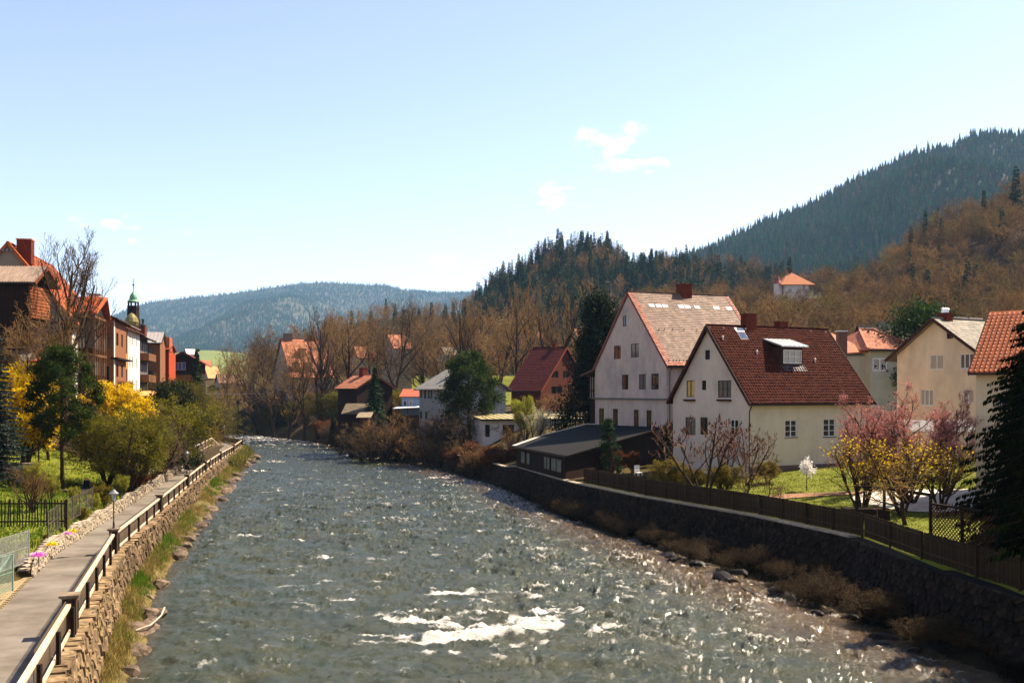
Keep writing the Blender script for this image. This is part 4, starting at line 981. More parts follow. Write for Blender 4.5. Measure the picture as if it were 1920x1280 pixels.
# white house with grey roof, gable end hidden by the pine
C = (X_(862, 168), 168.0); 
u, v = dirs(-24); v = (-v[0], -v[1])
GH = None
C = (X_(838, 158), 158.0); u, v = dirs(58)
Wg = hitray(C, v, 786); 
g = thing('grey_roof_house', 'two storey white house with shallow grey roof and green shutters behind the pine', 'house', (C[0], C[1], 3))
# facade to the river (v direction) with shutters; gable towards the viewer (u direction)
Uv, Vv = Vector((*u, 0)), Vector((*v, 0)); Lu = hitray(C, u, 948)
z_e = Z_(727, 158)-3; z_r = Z_(693, 158+u[1]*Lu/2)-3
holes = []
def gw(px0, py0, px1, py1):
    a1 = hitray(C, v, px0); a0 = hitray(C, v, px1); Y = C[1]+v[1]*(a0+a1)/2; holes.append((a0, Z_(py1, Y)-3, a1-a0, Z_(py0, Y)-Z_(py1, Y)))
for r in ((788, 731, 791, 746), (795, 731, 799, 747), (802, 731, 805, 747), (807, 731, 810, 747), (787, 771, 791, 785), (797, 772, 801, 786)): gw(*r)
V, F = facade_mesh((0, 0, 0), v, -Uv, [(0, -4), (Wg, -4), (Wg, z_e), (0, z_e)], holes)
V2, F2 = facade_mesh((0, 0, 0), u, -Vv, [(0, -4), (Lu, -4), (Lu, z_e), (Lu/2, z_r), (0, z_e)], []); b = len(V); V += V2; F += [tuple(i+b for i in f) for f in F2]
b = len(V); V += [Uv*Lu+Vector((0, 0, -4)), Uv*Lu+Vv*Wg+Vector((0, 0, -4)), Uv*Lu+Vv*Wg+Vector((0, 0, z_e)), Uv*Lu+Vector((0, 0, z_e))]; F.append((b, b+1, b+2, b+3))
link('wall', mkmesh('wall', V, F), plaster('grey_white_plaster', (.36, .36, .34), .9), g)
gs = mat('green_shutter', (.05, .10, .05), (.08, .15, .07), 4, .7)
for a, z, w, h in holes: frame_window(g, Vv*a+Vector((0, 0, z)), Vv, -Uv, w, h, gs, GLASS, 1, 0, None, .1, .12)
m = MB(); O_ = Vector((0, 0, 0))
for sgn in (0, 1):
    e = -Uv*.7 if not sgn else Uv*(Lu+.7); ze_ = z_e-.7*(z_r-z_e)/(Lu/2)
    m.slab([e-Vv*.8+Vector((0, 0, ze_)), e+Vv*(Wg+.8)+Vector((0, 0, ze_)), Uv*Lu/2+Vv*(Wg+.8)+Vector((0, 0, z_r)), Uv*Lu/2-Vv*.8+Vector((0, 0, z_r))], (0, 0, .2))
m.build('roof', mat('grey_sheet_roof', (.16, .15, .13), (.26, .24, .21), 1.2, .6), g)
p = Uv*(Lu*.42)+Vv*Wg*.5; m = MB(); m.box((p.x, p.y, z_r+.6), .9, .9, 2.4); m.build('chimney', BRICKRED, g)
m = MB(); m.slab([Vector((-.2, -.2, -7)), Vv*(Wg+.4)+Vector((0, 0, -7)), Vv*(Wg+.2)+Vector((0, 0, -1.6)), Vector((0, 0, -1.6))], -Uv*.5); m.build('stone_foundation', STONE_D, g)
# generic distant houses
def quick(name, label, px0, pxc, px1, Y, zb, py_e, py_r, az, wm, rm, wins=(), chim=None, trim=DBROWN, tiles=None, oe=.5, og=.4, group=None, wmS=None, cat='house'):
    C = (X_(pxc, Y), float(Y)); u, v = dirs(az); L_ = abs(hitray(C, u, px1)); W_2 = abs(hitray(C, v, px0))
    h = House(name, label, cat, C, u, v, L_, W_2, zb, Z_(py_e, Y), Z_(py_r, Y+v[1]*W_2/2), wm, rm, oe, og, tiles=tiles, trim=trim, group=group, wmS=wmS)
    for w in wins: h.win(*w)
    h.build()
    for c in (chim or ()):
        h.chim(c[0]*L_, W_2/2+.05, Z_(c[1], Y+v[1]*W_2/2), c[2], c[2], c[3] if len(c) > 3 else BRICKRED, **(c[4] if len(c) > 4 else {}))
    return h
quick('cream_house', 'cream gabled house with grey shingle roof and metal chimney cowls', 1682, 1838, 1925, 92, 3.6, 660, 600, 60, CREAMPL, GREYSH,
      [('g', 1775, 618, 1787, 635, DFRAME, GLASS, 1), ('g', 1744, 665, 1769, 692, WHITE, CURT, 1), ('g', 1800, 663, 1826, 691, WHITE, CURT, 2), ('g', 1726, 730, 1750, 760, WHITE, CURT, 2), ('g', 1806, 730, 1826, 755, WHITE, CURT, 1)],
      [(.18, 588, 1.0, BRICKRED, {'pots': 3})], tiles=(.4, .36, 'shingle', GREYSH, .03), og=.7, oe=.9)
# pale green hipped house
C = (X_(1632, 118), 118.0); u, v = dirs(76)
gh = thing('pale_green_house', 'pale green house with salmon hipped roof behind the brown tiled one', 'house', (C[0], C[1], 4)); Uv, Vv = Vector((*u, 0)), Vector((*v, 0)); L_ = hitray(C, u, 1712); Wd = 11
z_e = Z_(657, 118)-4; z_r = Z_(632, 122)-4
def hwin(px0, py0, px1, py1): 
    a0 = hitray(C, u, px0); a1 = hitray(C, u, px1); Y = C[1]+u[1]*a0; return (a0, Z_(py1, Y)-4, a1-a0, Z_(py0, Y)-Z_(py1, Y))
hs = [hwin(1636, 671, 1663, 695), hwin(1683, 671, 1709, 695)]
V, F = facade_mesh((0, 0, 0), u, -Vv, [(0, -1), (L_, -1), (L_, z_e), (0, z_e)], hs)
P4 = [Vector((0, 0, 0)), Uv*L_, Uv*L_+Vv*Wd, Vv*Wd]
for i in (1, 2, 3):
    b = len(V); j = (i+1) % 4; V += [P4[i]+Vector((0, 0, -1)), P4[j]+Vector((0, 0, -1)), P4[j]+Vector((0, 0, z_e)), P4[i]+Vector((0, 0, z_e))]; F.append((b, b+1, b+2, b+3))
link('wall', mkmesh('wall', V, F), GREENPL, gh)
for a, z, w, h in hs: frame_window(gh, Uv*a+Vector((0, 0, z)), Uv, -Vv, w, h, WHITE, GLASS, 1, 0, None, .06, .14)
o = .8; E = [-Uv*o-Vv*o, Uv*(L_+o)-Vv*o, Uv*(L_+o)+Vv*(Wd+o), -Uv*o+Vv*(Wd+o)]; E = [e+Vector((0, 0, z_e)) for e in E]
R0 = Uv*(L_*.32)+Vv*Wd/2+Vector((0, 0, z_r+.9)); R1 = Uv*(L_*.7)+Vv*Wd/2+Vector((0, 0, z_r+.9)); R0 = Vv*Wd/2+Uv*2.2+Vector((0, 0, z_r+.8)); 
m = MB(); m.slab([E[0], E[1], R1, R0], (0, 0, .15)); m.slab([E[1], E[2], R1], (0, 0, .15)); m.slab([E[2], E[3], R0, R1], (0, 0, .15)); m.slab([E[3], E[0], R0], (0, 0, .15))
SAL = mat('salmon_tile', (.32, .12, .06), (.46, .20, .115), 2, .7, island=.2); m.build('roof', SAL, gh)
ad = (E[1]-E[0]).normalized(); V = []; F = []
nrm = (E[1]-E[0]).cross(R0-E[0]).normalized(); bd = nrm.cross(ad).normalized()
if bd.z < 0: bd = -bd
hL = (E[1]-E[0]).length; hs_ = (R0-E[0]).dot(bd); r0a = (R0-E[0]).dot(ad); r1a = (R1-E[0]).dot(ad)
V, F = tile_field(E[0]+Vector((0, 0, .16)), ad, bd, hL, hs_, .35, .36, 'shingle', .03, rng, lambda x, y: x < r0a*y/hs_ or x > hL-(hL-r1a)*y/hs_)
link('roof_tiles', mkmesh('roof_tiles', V, F), SAL, gh, 'stuff')
m = MB(); m.bar(E[0]+Vector((0, -.05, 0)), E[1]+Vector((0, -.05, 0)), .1, .2); m.build('gutter', DARKMET, gh)
m = MB()
for e in (0, 1): m.bar(E[e]+Vector((0, 0, .25)), (R0, R1)[e]+Vector((0, 0, .25)), .28, .12)
m.bar(R0+Vector((0, 0, .25)), R1+Vector((0, 0, .25)), .28, .12); m.build('hip_tiles', SAL, gh)
pc = Vector((X_(1578, 116), 116, 0))-Vector((C[0], C[1], 0)); chimney(gh, pc.x, pc.y, 0, Z_(622, 116)-4, 1.0, 1.0, mat('brown_render', (.13, .07, .05), (.2, .11, .08), 4, .9), 0, mat('pale_cap', (.6, .6, .56), (.7, .7, .66), 3, .7))
m = MB(); m.slab([P4[0]+Vector((-5, 1, -1)), P4[0]+Vector((0, 1, -1)), P4[0]+Vector((0, 1, z_e-.6)), P4[0]+Vector((-5, 1, z_e-.6))], Vv*7); m.build('rear_wing', GREENPL, gh)
m = MB(); m.slab([P4[0]+Vector((-6, .4, z_e-.7)), P4[0]+Vector((0, .4, z_e-.2)), P4[0]+Vv*8+Vector((0, .4, z_r+.6)), P4[0]+Vv*8+Vector((-6, .4, z_r+.3))], (0, 0, .15)); m.build('rear_wing_roof', SAL, gh)
quick('far_roof_house', 'house with weathered brown-grey roof and small chimney behind the pale green house', 1604, 1618, 1718, 165, 4, 636, 612, 66, WHITEPL, mat('old_grey_brown_tile', (.24, .15, .10), (.36, .25, .18), 1.5, .8, island=.2), (), [(.45, 603, 1.5, mat('grey_chimney', (.2, .16, .14), (.28, .23, .2), 4, .9))], tiles=(.5, .5, 'shingle', mat('old_grey_brown_tile', (.24, .15, .1)), .04))
quick('pale_roof_house', 'barely visible pale roof behind the cream gabled house', 1745, 1765, 1850, 150, 4, 625, 594, 62, WHITEPL, GREYSH)
# right-edge house with orange tiles
C = (X_(1833, 62), 62.0); u, v = dirs(66); v = (-v[0], -v[1])
C = (X_(1830, 66), 66.0); u, v = dirs(130); 
EH = House('edge_house', 'partly hidden cream house with weathered orange clay tiles at the right picture edge', 'house', C, u, v, 12, 9, 3, Z_(697, 66)+.3, Z_(697, 66)+4.1, CREAMPL, ORTILE, .6, .3, trim=DBROWN)
EH.build(); 
# individually laid tiles on the visible slope
tm_ = mat('weathered_orange_tile', (.25, .075, .03), (.45, .17, .075), 4, .75, .01, 20, rnd=.28)
V, F = tile_field((0, 0, 0), (1, 0, 0), (0, 1, 0), .30, .36, .31, .36, 'pan', .07, random.Random(3)); V = np.array([tuple(p) for p in V]); tme = mkmesh('roof_tile', V, F); tme.materials.append(tm_)
e1, e2 = EH.u, EH.bdir; n3 = e1.cross(e2); n3 = n3 if n3.z > 0 else -n3
from mathutils import Matrix
R3 = Matrix((e1, e2, n3)).transposed().to_euler(); k = 0
V2, F2 = [], []
for r in range(int(EH.sl_len/.36)):
    for c in range(int(12.6/.31)):
        p = EH.E0+e1*(c*.31)+e2*(r*.36)+EH.inv()
        if k < 300 and c < 13: o = link('roof_tile', tme, None, EH.roof); o.location = p; o.rotation_euler = R3; k += 1
        else:
            b = len(V2); V2 += [p+e1*q[0]+e2*q[1]+n3*q[2] for q in V]; F2 += [tuple(i+b for i in f) for f in F]
link('roof_tiles', mkmesh('roof_tiles', V2, F2), tm_, EH.roof, 'stuff')
# centre houses
def leftward(name, label, pxc, Y, W, L, zb, py_e, py_r, az_v, wm, rm, wins=(), **k):
    C = (X_(pxc, Y), float(Y)); a = math.radians(az_v); v = (math.sin(a), math.cos(a)); u = (-v[1], v[0])
    Wd = abs(hitray(C, v, W)); h = House(name, label, 'house', C, u, v, L, Wd, zb, Z_(py_e, Y), Z_(py_r, Y+v[1]*Wd/2), wm, rm, k.pop('oe', .6), k.pop('og', .6), **k)
    for w in wins: h.win(*w)
    return h.build()
RH = leftward('red_roof_house', 'red timber house with very steep deep red tiled roof beyond the garage', 1014, 182, 1100, 6.5, 4, 727, 652, 34, mat('red_timber', (.07, .018, .007), (.13, .036, .014), 3, .8, 0, stretch=(.5, .5, 6)), REDTILE,
     [('g', 1034, 695, 1047, 708, DFRAME, GLASS, 1), ('g', 1056, 695, 1066, 708, DFRAME, GLASS, 1), ('g', 1034, 724, 1054, 738, DFRAME, GLASS, 1)], tiles=(.5, .45, 'shingle', REDTILE, .04), trim=mat('red_board', (.18, .04, .02), (.25, .06, .03)), oe=.8)
RH.chim(2.2, RH.W/2, Z_(643, 186), .9, .9, BRICKRED)
GB = leftward('dark_gabled_house', 'dark timber chalet with light salmon roof and red chimney above the far river bank', 669, 172, 736, 5.2, 3.5, 727, 704, 42, WOOD_D, PINKTILE,
     [('g', 688, 742, 694, 758, DFRAME, GLASS, 1)], tiles=(.5, .5, 'shingle', PINKTILE, .04), trim=DBROWN, oe=.5, og=.5)
GB.chim(3.0, GB.W/2-.2, Z_(690, 176), 1.0, 1.0, BRICKRED)
# lean-to sheds below the chalet
def leanto(name, label, px0, px1, Y, py_t, py_b, dpt, wm, rm, over=.5, drop=.8, cat='shed'):
    x0, x1 = X_(px0, Y), X_(px1, Y); z0, z1 = Z_(py_b, Y), Z_(py_t, Y); t = thing(name, label, cat, (x0, Y, z0)); w = x1-x0; h = z1-z0
    m = MB(); m.box((w/2, dpt/2, h/2-.4), w, dpt, h+.8); m.build('wall', wm, t)
    m = MB(); m.slab([(-over, -over, h-.05), (w+over, -over, h-.05), (w+over, dpt+over, h+drop), (-over, dpt+over, h+drop)], (0, 0, .14)); m.build('roof', rm, t)
    m = MB(); nb = int(w/.35)
    for k in range(nb): m.box(((k+.5)*w/nb, -.03, h/2), .03, .04, h)
    m.build('battens', wm, t, 'stuff'); return t
leanto('lean_to_shed', 'brown timber lean-to with mossy grey roof below the dark chalet', 646, 684, 166, 776, 792, 4, WOOD_D, mat('mossy_roof', (.09, .07, .045), (.17, .135, .09), 2, .9), drop=1.6)
leanto('small_hut', 'tiny reddish hut with pale roof at the foot of the chalet', 674, 690, 163, 783, 794, 2.5, mat('reddish_board', (.10, .04, .02), (.16, .07, .03), 3, .8), mat('pale_hut_roof', (.2, .16, .1), (.3, .24, .17), 2, .8))
m = leanto('blue_annex_house', 'small pale blue house with red roof and open white porch roof', 753, 790, 176, 744, 769, 6, plaster('pale_blue_plaster', (.30, .40, .55), .92), REDTILE if 0 else mat('red_annex_roof', (.34, .08, .04), (.45, .13, .07), 2, .7), .4, 1.3, 'house')
s = 176/FPX; frame_window(m, (2.0*s+.1, -.02, 8*s), (1, 0), (0, -1), .6, 1.0, WHITE, GLASS, 0, 0, None, 0); frame_window(m, (14*s, -.02, 9*s), (1, 0), (0, -1), .6, .9, WHITE, GLASS, 0, 0, None, 0)
b = MB(); b.slab([(-1.2, -3, 3*s), (37*s, -3, 5*s), (37*s, -.1, 7*s), (-.6, -.1, 6*s)], (0, 0, .12)); b.build('porch_roof', mat('white_porch_roof', (.6, .6, .6), (.7, .7, .7), 3, .5), m)
b = MB(); [b.box((x, -2.8, 1.5*s-1), .16, .16, 3*s+2.1) for x in (-.6, 1.4, 3.4)]; b.build('porch_post', WOOD_M, m)
# buildings behind the bare trees
PK2 = PINKTILE
BIG = quick('mansard_house', 'large house with broad pinkish mansard roof seen through bare trees', 512, 546, 622, 245, 8, 703, 636, 66, plaster('grey_beige_plaster', (.42, .36, .28)), PK2, (), [(.15, 626, 2.0, mat('grey_chimney2', (.18, .12, .09), (.25, .17, .13), 4, .9)), (.75, 628, 1.6, BRICKRED)], tiles=(.6, .55, 'shingle', PK2, .05), oe=.9)
for px, f in ((554, .18), (577, .18), (565, .55)):
    a = a_at(BIG, px, f); P = BIG.on_roof(a, f); m = MB(); m.box(P+Vector((0, .3, .9)), 1.7, 2.0, 1.9, math.atan2(BIG.u.y, BIG.u.x)); d = m.build('dormer', PK2, BIG.roof); m = MB(); m.box(P+BIG.v*-.9+Vector((0, .3, .95)), 1.0, .1, 1.2, math.atan2(BIG.u.y, BIG.u.x)); m.build('dormer_window', GLASS, BIG.t)
quick('pink_gable_house', 'pinkish gabled roof peeping out behind the tallest central bare tree', 716, 740, 772, 275, 8, 652, 628, 62, plaster('beige_plaster2', (.42, .36, .26)), PK2, (), (), tiles=(.6, .6, 'shingle', PK2, .05))
quick('low_pink_house', 'low pinkish roof partly hidden between central bare trees', 660, 672, 706, 262, 8, 668, 650, 60, plaster('beige_plaster2', (.42, .36, .26)), PK2, (), (), tiles=(.6, .6, 'shingle', PK2, .05))
quick('grey_villa', 'grey-cream villa with small gable and flat terrace behind the pine', 822, 836, 862, 262, 8, 664, 652, 58, plaster('villa_plaster', (.50, .45, .33)), GREYSH, [('g', 825, 662, 830, 672, DFRAME, GLASS, 1)], ())
tb = MB(); q = W_(808, 682, 255); tb.box((q[0]+3.2, 257, 10.2), 7.5, 5, 9.5); tag(tb.build('terrace_block', plaster('villa_plaster', (.5, .45, .33))), 'flat cream terrace wall in front of the villa', 'terrace')
for (px, py, Y, w, lab) in ((1008, 632, 330, 5, 'tiny salmon roof glimpsed between trees left of the dark spruce'), (1082, 626, 335, 7, 'second tiny salmon roof glimpsed just left of the tall house gable'), (845, 652, 300, 6, 'bright sunlit house corner behind the paired bare trees')):
    quick('hidden_house', lab, px-9, px, px+14, Y, 10, py+4, py-9, 60, WHITEPL, PK2, (), (), group='half hidden houses among the trees')
# house on the hill with turret
hy = 400
class _O: pass
hh = _O(); hh.t = thing('hill_house', 'white house with bright orange hipped roof and little turret on the wooded slope', 'house', (X_(1492, hy), hy, 40))
_s = hy/FPX; _e = Z_(535, hy)-40; _a = Z_(510, hy)-40
m = MB(); m.box((-2*_s+.5, 4, _e/2-3), 46*_s, 9, _e+6); m.build('wall', WHITEPL, hh.t)
ORB = mat('bright_orange_tile', (.40, .14, .05), (.52, .22, .09), 2, .7)
m = MB(); b0 = [(-30*_s, -1.2, _e), (35*_s, -1.2, _e), (35*_s, 9.5, _e), (-30*_s, 9.5, _e)]; r0, r1 = (-9*_s, 4, _a), (-3*_s, 4, _a)
for q in ((b0[0], b0[1], r1, r0), (b0[1], b0[2], r1), (b0[2], b0[3], r0, r1), (b0[3], b0[0], r0)): m.slab(q, (0, 0, .25))
m.build('roof', ORB, hh.t); m = MB(); m.box((-6*_s, 4, _a+.3), .8, .8, 1.6); m.build('chimney', BRICKRED, hh.t)
for k in (-14, 2, 14): frame_window(hh.t, (k*_s, -.55, _e-3), (1, 0), (0, -1), 1.3, 1.6, WHITE, GLASS, 1, 0, None, 0)
tt_ = MB(); tt_.lathe((X_(1461, hy), hy+2, 40), [(1.7, 0), (1.7, Z_(531, hy)-40)], 8); tu = tt_.build('turret', WHITEPL, hh.t); tu.matrix_parent_inverse = hh.t.matrix_world.inverted(); tu.location = tuple(-Vector(hh.t.location))
tt_ = MB(); tt_.lathe((X_(1461, hy), hy+2, Z_(531, hy)), [(2.3, 0), (1.2, 1.2), (.1, 3.6)], 8); tu = tt_.build('turret_roof', mat('maroon_tile', (.2, .05, .035), (.3, .08, .06), 3, .7), hh.t); tu.location = tuple(-Vector(hh.t.location))
# ------------------------------------------------------------------ the row of old houses on the left
FA = math.radians(-13); FU = (math.sin(FA), math.cos(FA)); FV = (-FU[1], FU[0])
def FX(Y): return -48.7-.2309*(Y-110)
def rowh(name, label, Y0, Y1, dep, zb, py_e, rise, wm, rm, outset=0.0, wmS=None, wins=(), oe=.5, og=.3, trim=DBROWN, tiles=None, ridge_across=False):
    C = (FX(Y0)+outset, Y0); L_ = (Y1-Y0)/FU[1]; ze = Z_(py_e, Y0)
    if not ridge_across: h = House(name, label, 'house', C, FU, FV, L_, dep, zb, ze, ze+rise, wm, rm, oe, og, wmS=wmS, trim=trim, tiles=tiles)
    for w in wins: h.winm(*w)
    return h
# big beige house whose gable faces the viewer
G = House('gabled_house', 'big beige gable with long orange tiled roof and tall red chimney, far left', 'house', (X_(135, 110), 110.0), FU, FV, 22, 2*hitray((X_(135, 110), 110.0), FV, 15), 6, Z_(600, 110), Z_(456, 108), plaster('taupe_plaster', (.30, .24, .18), .93), ORTILE, .5, .25, wmS=WHITEPL, tiles=(.42, .42, 'shingle', ORTILE, .05), trim=ORTILE)
G.build()
G.chim(2.0, G.W/2-1.3, Z_(449, 110), 1.5, 1.5, BRICKRED, cap=mat('salmon_cap', (.45, .2, .12)))
for k, px in enumerate((7, 14, 22)):
    p = Vector((X_(px, 108.2)-G.t.location.x, 108.15-110, Z_(469, 108.2)-6)); m = MB(); m.box(p, .22, .1, .22); m.build('vent_hole', GLASS, G.t)
fb = lambda a, z, w, h, fm=DFRAME, gm=GLASS, mu=1, ba=0: ('s', a, z, w, h, fm, gm, mu, ba)
# bay house (white facade + dark glazed bay + orange roof)
bh_Y = 113.5
bt = thing('timber_bay_tower', 'tall dark timber bay with glazed storeys and small orange gable roof', 'house bay', (FX(bh_Y)+.1, bh_Y, 6))
def BQ(a, b, z): return Vector((FU[0]*a+FV[0]*b, FU[1]*a+FV[1]*b, z))
ang = math.atan2(FU[1], FU[0]); z1 = Z_(588, bh_Y)-6; w_ = 1.6
bx0 = X_(172, bh_Y)-FX(bh_Y)
m = MB(); m.slab([BQ(0, 2.0, 0), BQ(0, -w_, 0), BQ(0, -w_, z1), BQ(0, 2.0, z1)], BQ(8, 0, 0)); m.build('timber_frame', WOOD_D, bt)
m = MB(); n_ = 0
zs = [0.6, 3.4, 6.3, 9.2, z1-.4]
for i in range(4):
    for b_ in np.linspace(1.2, -w_+.6, 4): 
        if i >= 2: m.slab([BQ(-.06, b_, zs[i]+.9), BQ(-.06, b_-.75, zs[i]+.9), BQ(-.06, b_-.75, zs[i+1]-.35), BQ(-.06, b_, zs[i+1]-.35)], BQ(-.02, 0, 0))
m.build('bay_glazing', CURT, bt)
m = MB()
for i in range(5): m.slab([BQ(-.12, 2.1, zs[i]), BQ(-.12, -w_-.1, zs[i]), BQ(-.12, -w_-.1, zs[i]+.3), BQ(-.12, 2.1, zs[i]+.3)], BQ(-.1, 0, 0))
for b_ in np.linspace(2, -w_, 7): m.box(BQ(-.15, b_, z1/2), .12, .15, z1, ang)
m.build('cross_beams', WOOD_M, bt)
m = MB()
for a_ in np.linspace(.4, 7.6, 7): m.box(BQ(a_, -w_-.06, z1/2), .15, .14, z1, ang)
for i in range(5): m.box(BQ(4, -w_-.08, zs[i]+.12), 8, .12, .25, ang)
m.build('side_beams', WOOD_M, bt)
m = MB()
for i in range(1, 4):
    for a_ in np.linspace(.6, 6.4, 5): m.box(BQ(a_+.6, -w_-.02, zs[i]+1.5), .8, .06, 1.5, ang)
m.build('side_glazing', CURT, bt)
zt = Z_(590, bh_Y)-6; zr_ = Z_(548, bh_Y)-6-.4
m = MB(); m.slab([BQ(-.8, 3.2, zt), BQ(-.8, 3.2, zr_), BQ(-.8, 3.2, zr_)+BQ(1, 0, 0), BQ(-.8, 3.2, zt)+BQ(1, 0, 0)], BQ(0, .1, 0))
q = [BQ(-.9, -w_-.5, zt), BQ(-.9, 3.5, zt), BQ(3.9, 3.5, zr_), BQ(3.9, -w_-.9, zr_)]; q2 = [BQ(8.7, -w_-.5, zt), BQ(8.7, 3.5, zt), BQ(3.9, 3.5, zr_), BQ(3.9, -w_-.9, zr_)]
m.slab(q, (0, 0, .25)); m.slab(q2, (0, 0, .25)); rf = m.build('gable_roof', ORTILE, bt)
V, F = tile_field(q[1]+Vector((0, 0, .28)), (q[0]-q[1]).normalized(), (q[3]-q[0]-BQ(0, -.4, 0)).normalized(), (q[0]-q[1]).length, (q[3]-q[0]).length, .4, .4, 'shingle', .05, rng); link('roof_tiles', mkmesh('roof_tiles', V, F), ORTILE, rf, 'stuff')
m = MB(); m.slab([BQ(-.1, -w_-.05, zt-.1), BQ(8, -w_-.05, zt-.1), BQ(4, -w_-.05, zr_-.1)], BQ(0, .1, 0)); m.build('gable_boards', WOOD_D, bt)
wh = rowh('white_facade_house', 'narrow white facade strip between the orange roof and the timber bay', 110.3, 113.4, 6, 6, 612, .5, WHITEPL, ORTILE, .12, wins=[fb(1.0, 17.0, 1.2, 2.3), fb(1.0, 12.0, 1.2, 2.3)]); wh.sl = 0.1; wh.build()
# brown shingled house
SHBR = mat('brown_wall_shingle', (.18, .078, .038), (.29, .135, .065), 5, .85, .01, 20, stretch=(1, 1, 2))
z = Z_(596, 131)
h4 = rowh('brown_shingled_house', 'brown shingle-clad house with white corner strip and small roof terrace', 124, 134, 9, 6, 597, 1.6, SHBR, mat('old_brown_tile', (.16, .09, .055), (.28, .17, .11), 2, .85, island=.2), 2.3, tiles=(.45, .45, 'shingle', mat('old_brown_tile', (.1, .1, .1)), .04))
for a, zz_ in ((2.2, 17.0), (6, 17.0), (2.2, 13), (6, 13), (2.2, 9.4), (6, 9.4)): h4.winm('s', a, zz_, 1.6, 1.6, DFRAME, GLASS if a < 5 else CURT, 1)
for b_, zz_, gm in ((.5, 16.6, CURT), (2.3, 16.6, GLASS), (.5, 12.6, GLASS), (2.3, 12.6, YCURT), (.6, 9.0, CURT), (2.4, 9.0, CURT)): h4.winm('g', b_, zz_, 1.2, 1.7, DFRAME, gm, 1)
h4.build(); I = h4.inv()
m = MB()
for zz_ in (11.3, 15.2): m.slab([h4.P(-.7, -.6, zz_)+I, h4.P(12, -.6, zz_)+I, h4.P(12, .2, zz_)+I, h4.P(-.7, .2, zz_)+I], (0, 0, .2))
m.build('balcony_slab', WOOD_D, h4.t)
m = MB()
for a_ in np.arange(-.6, 12, .28): m.box(h4.P(a_, -.6, 11.9)+I, .1, .06, 1.0, ang)
m.bar(h4.P(-.7, -.6, 12.5)+I, h4.P(12, -.6, 12.5)+I, .09, .12); m.build('balcony_railing', WOOD_M, h4.t)
m = MB(); m.box(h4.P(.4, -.02, 13)+I, .7, .1, 14, ang); m.build('white_corner', WHITEPL, h4.t)
h4.chim(7, 3.4, Z_(561, 136), 1.3, 1.3, plaster('pale_chimney', (.5, .4, .33)), cap=BRICKRED)
# white and orange house
h5 = rowh('white_orange_house', 'tall white rendered facade with an ochre wooden panel and four rows of windows', 138, 156, 8, 6, 612, 1.4, CREAMPL, ORTILE, 1.0, wmS=WHITEPL, tiles=(.5, .5, 'shingle', ORTILE, .04))
for a in (7.6, 10.4, 14.6):
    for zz_ in (18.0, 14.6, 11.2, 8.2): h5.winm('s', a, zz_, 1.0, 1.75, DFRAME if a < 5 else WHITE, GLASS, 1)
h5.build(); I = h5.inv()
m = MB(); m.slab([h5.P(-.1, -.07, 9)+I, h5.P(6, -.07, 9)+I, h5.P(6, -.07, 20.3)+I, h5.P(-.1, -.07, 20.3)+I], h5.v*.06); pn = m.build('ochre_panel', mat('ochre_board', (.42, .17, .04), (.55, .26, .08), 3, .7), h5.t)
for zz_ in (16.6, 11.8):
    for a in (.8, 3.4): frame_window(pn, h5.P(a, -.08, zz_)+I, h5.u, -h5.v, 1.0, 2.6, DFRAME, GLASS, 0, 1, None, 0)
m = MB(); m.slab([h5.P(-.3, -.5, Z_(606, 138))+I, h5.P(16, -.5, Z_(606, 138))+I, h5.P(16, 2.4, Z_(599, 139))+I, h5.P(-.3, 2.4, Z_(601, 139))+I], (0, 0, .1)); m.build('terrace_edge', GREYMET, h5.t)
# dark balcony house
h6 = rowh('balcony_house', 'dark house with three tiers of brown wooden balconies', 157, 166, 8, 6, 630, 1.5, mat('grey_brown_plaster', (.13, .10, .08), (.2, .16, .12), 2, .9), GREYMET, .9, oe=1.2)
for a in (1.2, 4.2, 6.6):
    for zz_ in (17, 13.6, 10): h6.winm('s', a, zz_, 1.1, 1.9, WHITE, GLASS, 1)
for zz_ in (17, 13.6, 10): h6.winm('g', .4, zz_, .9, 1.7, WHITE, GLASS, 1)
h6.build(); I = h6.inv()
for zz_ in (9.2, 12.7, 16.1):
    m = MB(); m.slab([h6.P(-.1, -1.3, zz_)+I, h6.P(9, -1.3, zz_)+I, h6.P(9, 0, zz_)+I, h6.P(-.1, 0, zz_)+I], (0, 0, .18))
    m.slab([h6.P(-.1, -1.35, zz_)+I, h6.P(9, -1.35, zz_)+I, h6.P(9, -1.35, zz_+1.15)+I, h6.P(-.1, -1.35, zz_+1.15)+I], h6.v*.06); m.slab([h6.P(-.15, -1.35, zz_)+I, h6.P(-.15, 0, zz_)+I, h6.P(-.15, 0, zz_+1.15)+I, h6.P(-.15, -1.35, zz_+1.15)+I], h6.u*.06); m.build('balcony', WOOD_M, h6.t)
# metal-roofed house, its end wall towards the viewer
C7 = (X_(299, 174), 174.0); 
C7b = (C7[0]-7.3*.974, C7[1]-7.3*.225)
h7 = House('metal_roof_house', 'brown house with pale standing-seam metal roof beside the red one', 'house', C7b, (.974, .225), (-.225, .974), 7.4, 8, 6, Z_(642, 174), Z_(624, 177), SHBR, mat('pale_seam_roof', (.34, .30, .27), (.45, .41, .37), 2, .5, metal=.3), .5, .3, trim=DBROWN)
for a in (4.8,): h7.winm('s', a, 17.6, 1.4, 1.3, DFRAME, CURT, 1).winm('s', a, 13.6, 1.4, 1.3, DFRAME, GLASS, 1).winm('s', a, 10.2, 1.5, 1.5, DFRAME, CURT, 2)
h7.build(); I = h7.inv(); m = MB()
for k in range(13): a = k*.62; m.bar(h7.on_roof(a, 0, .03), h7.on_roof(a, 1, .03), .05, .07)
m.build('standing_seam', GREYMET, h7.roof)
REDPL = plaster('bright_red_plaster', (.26, .04, .014), .9); ORPL = plaster('orange_red_plaster', (.40, .07, .018), .9)
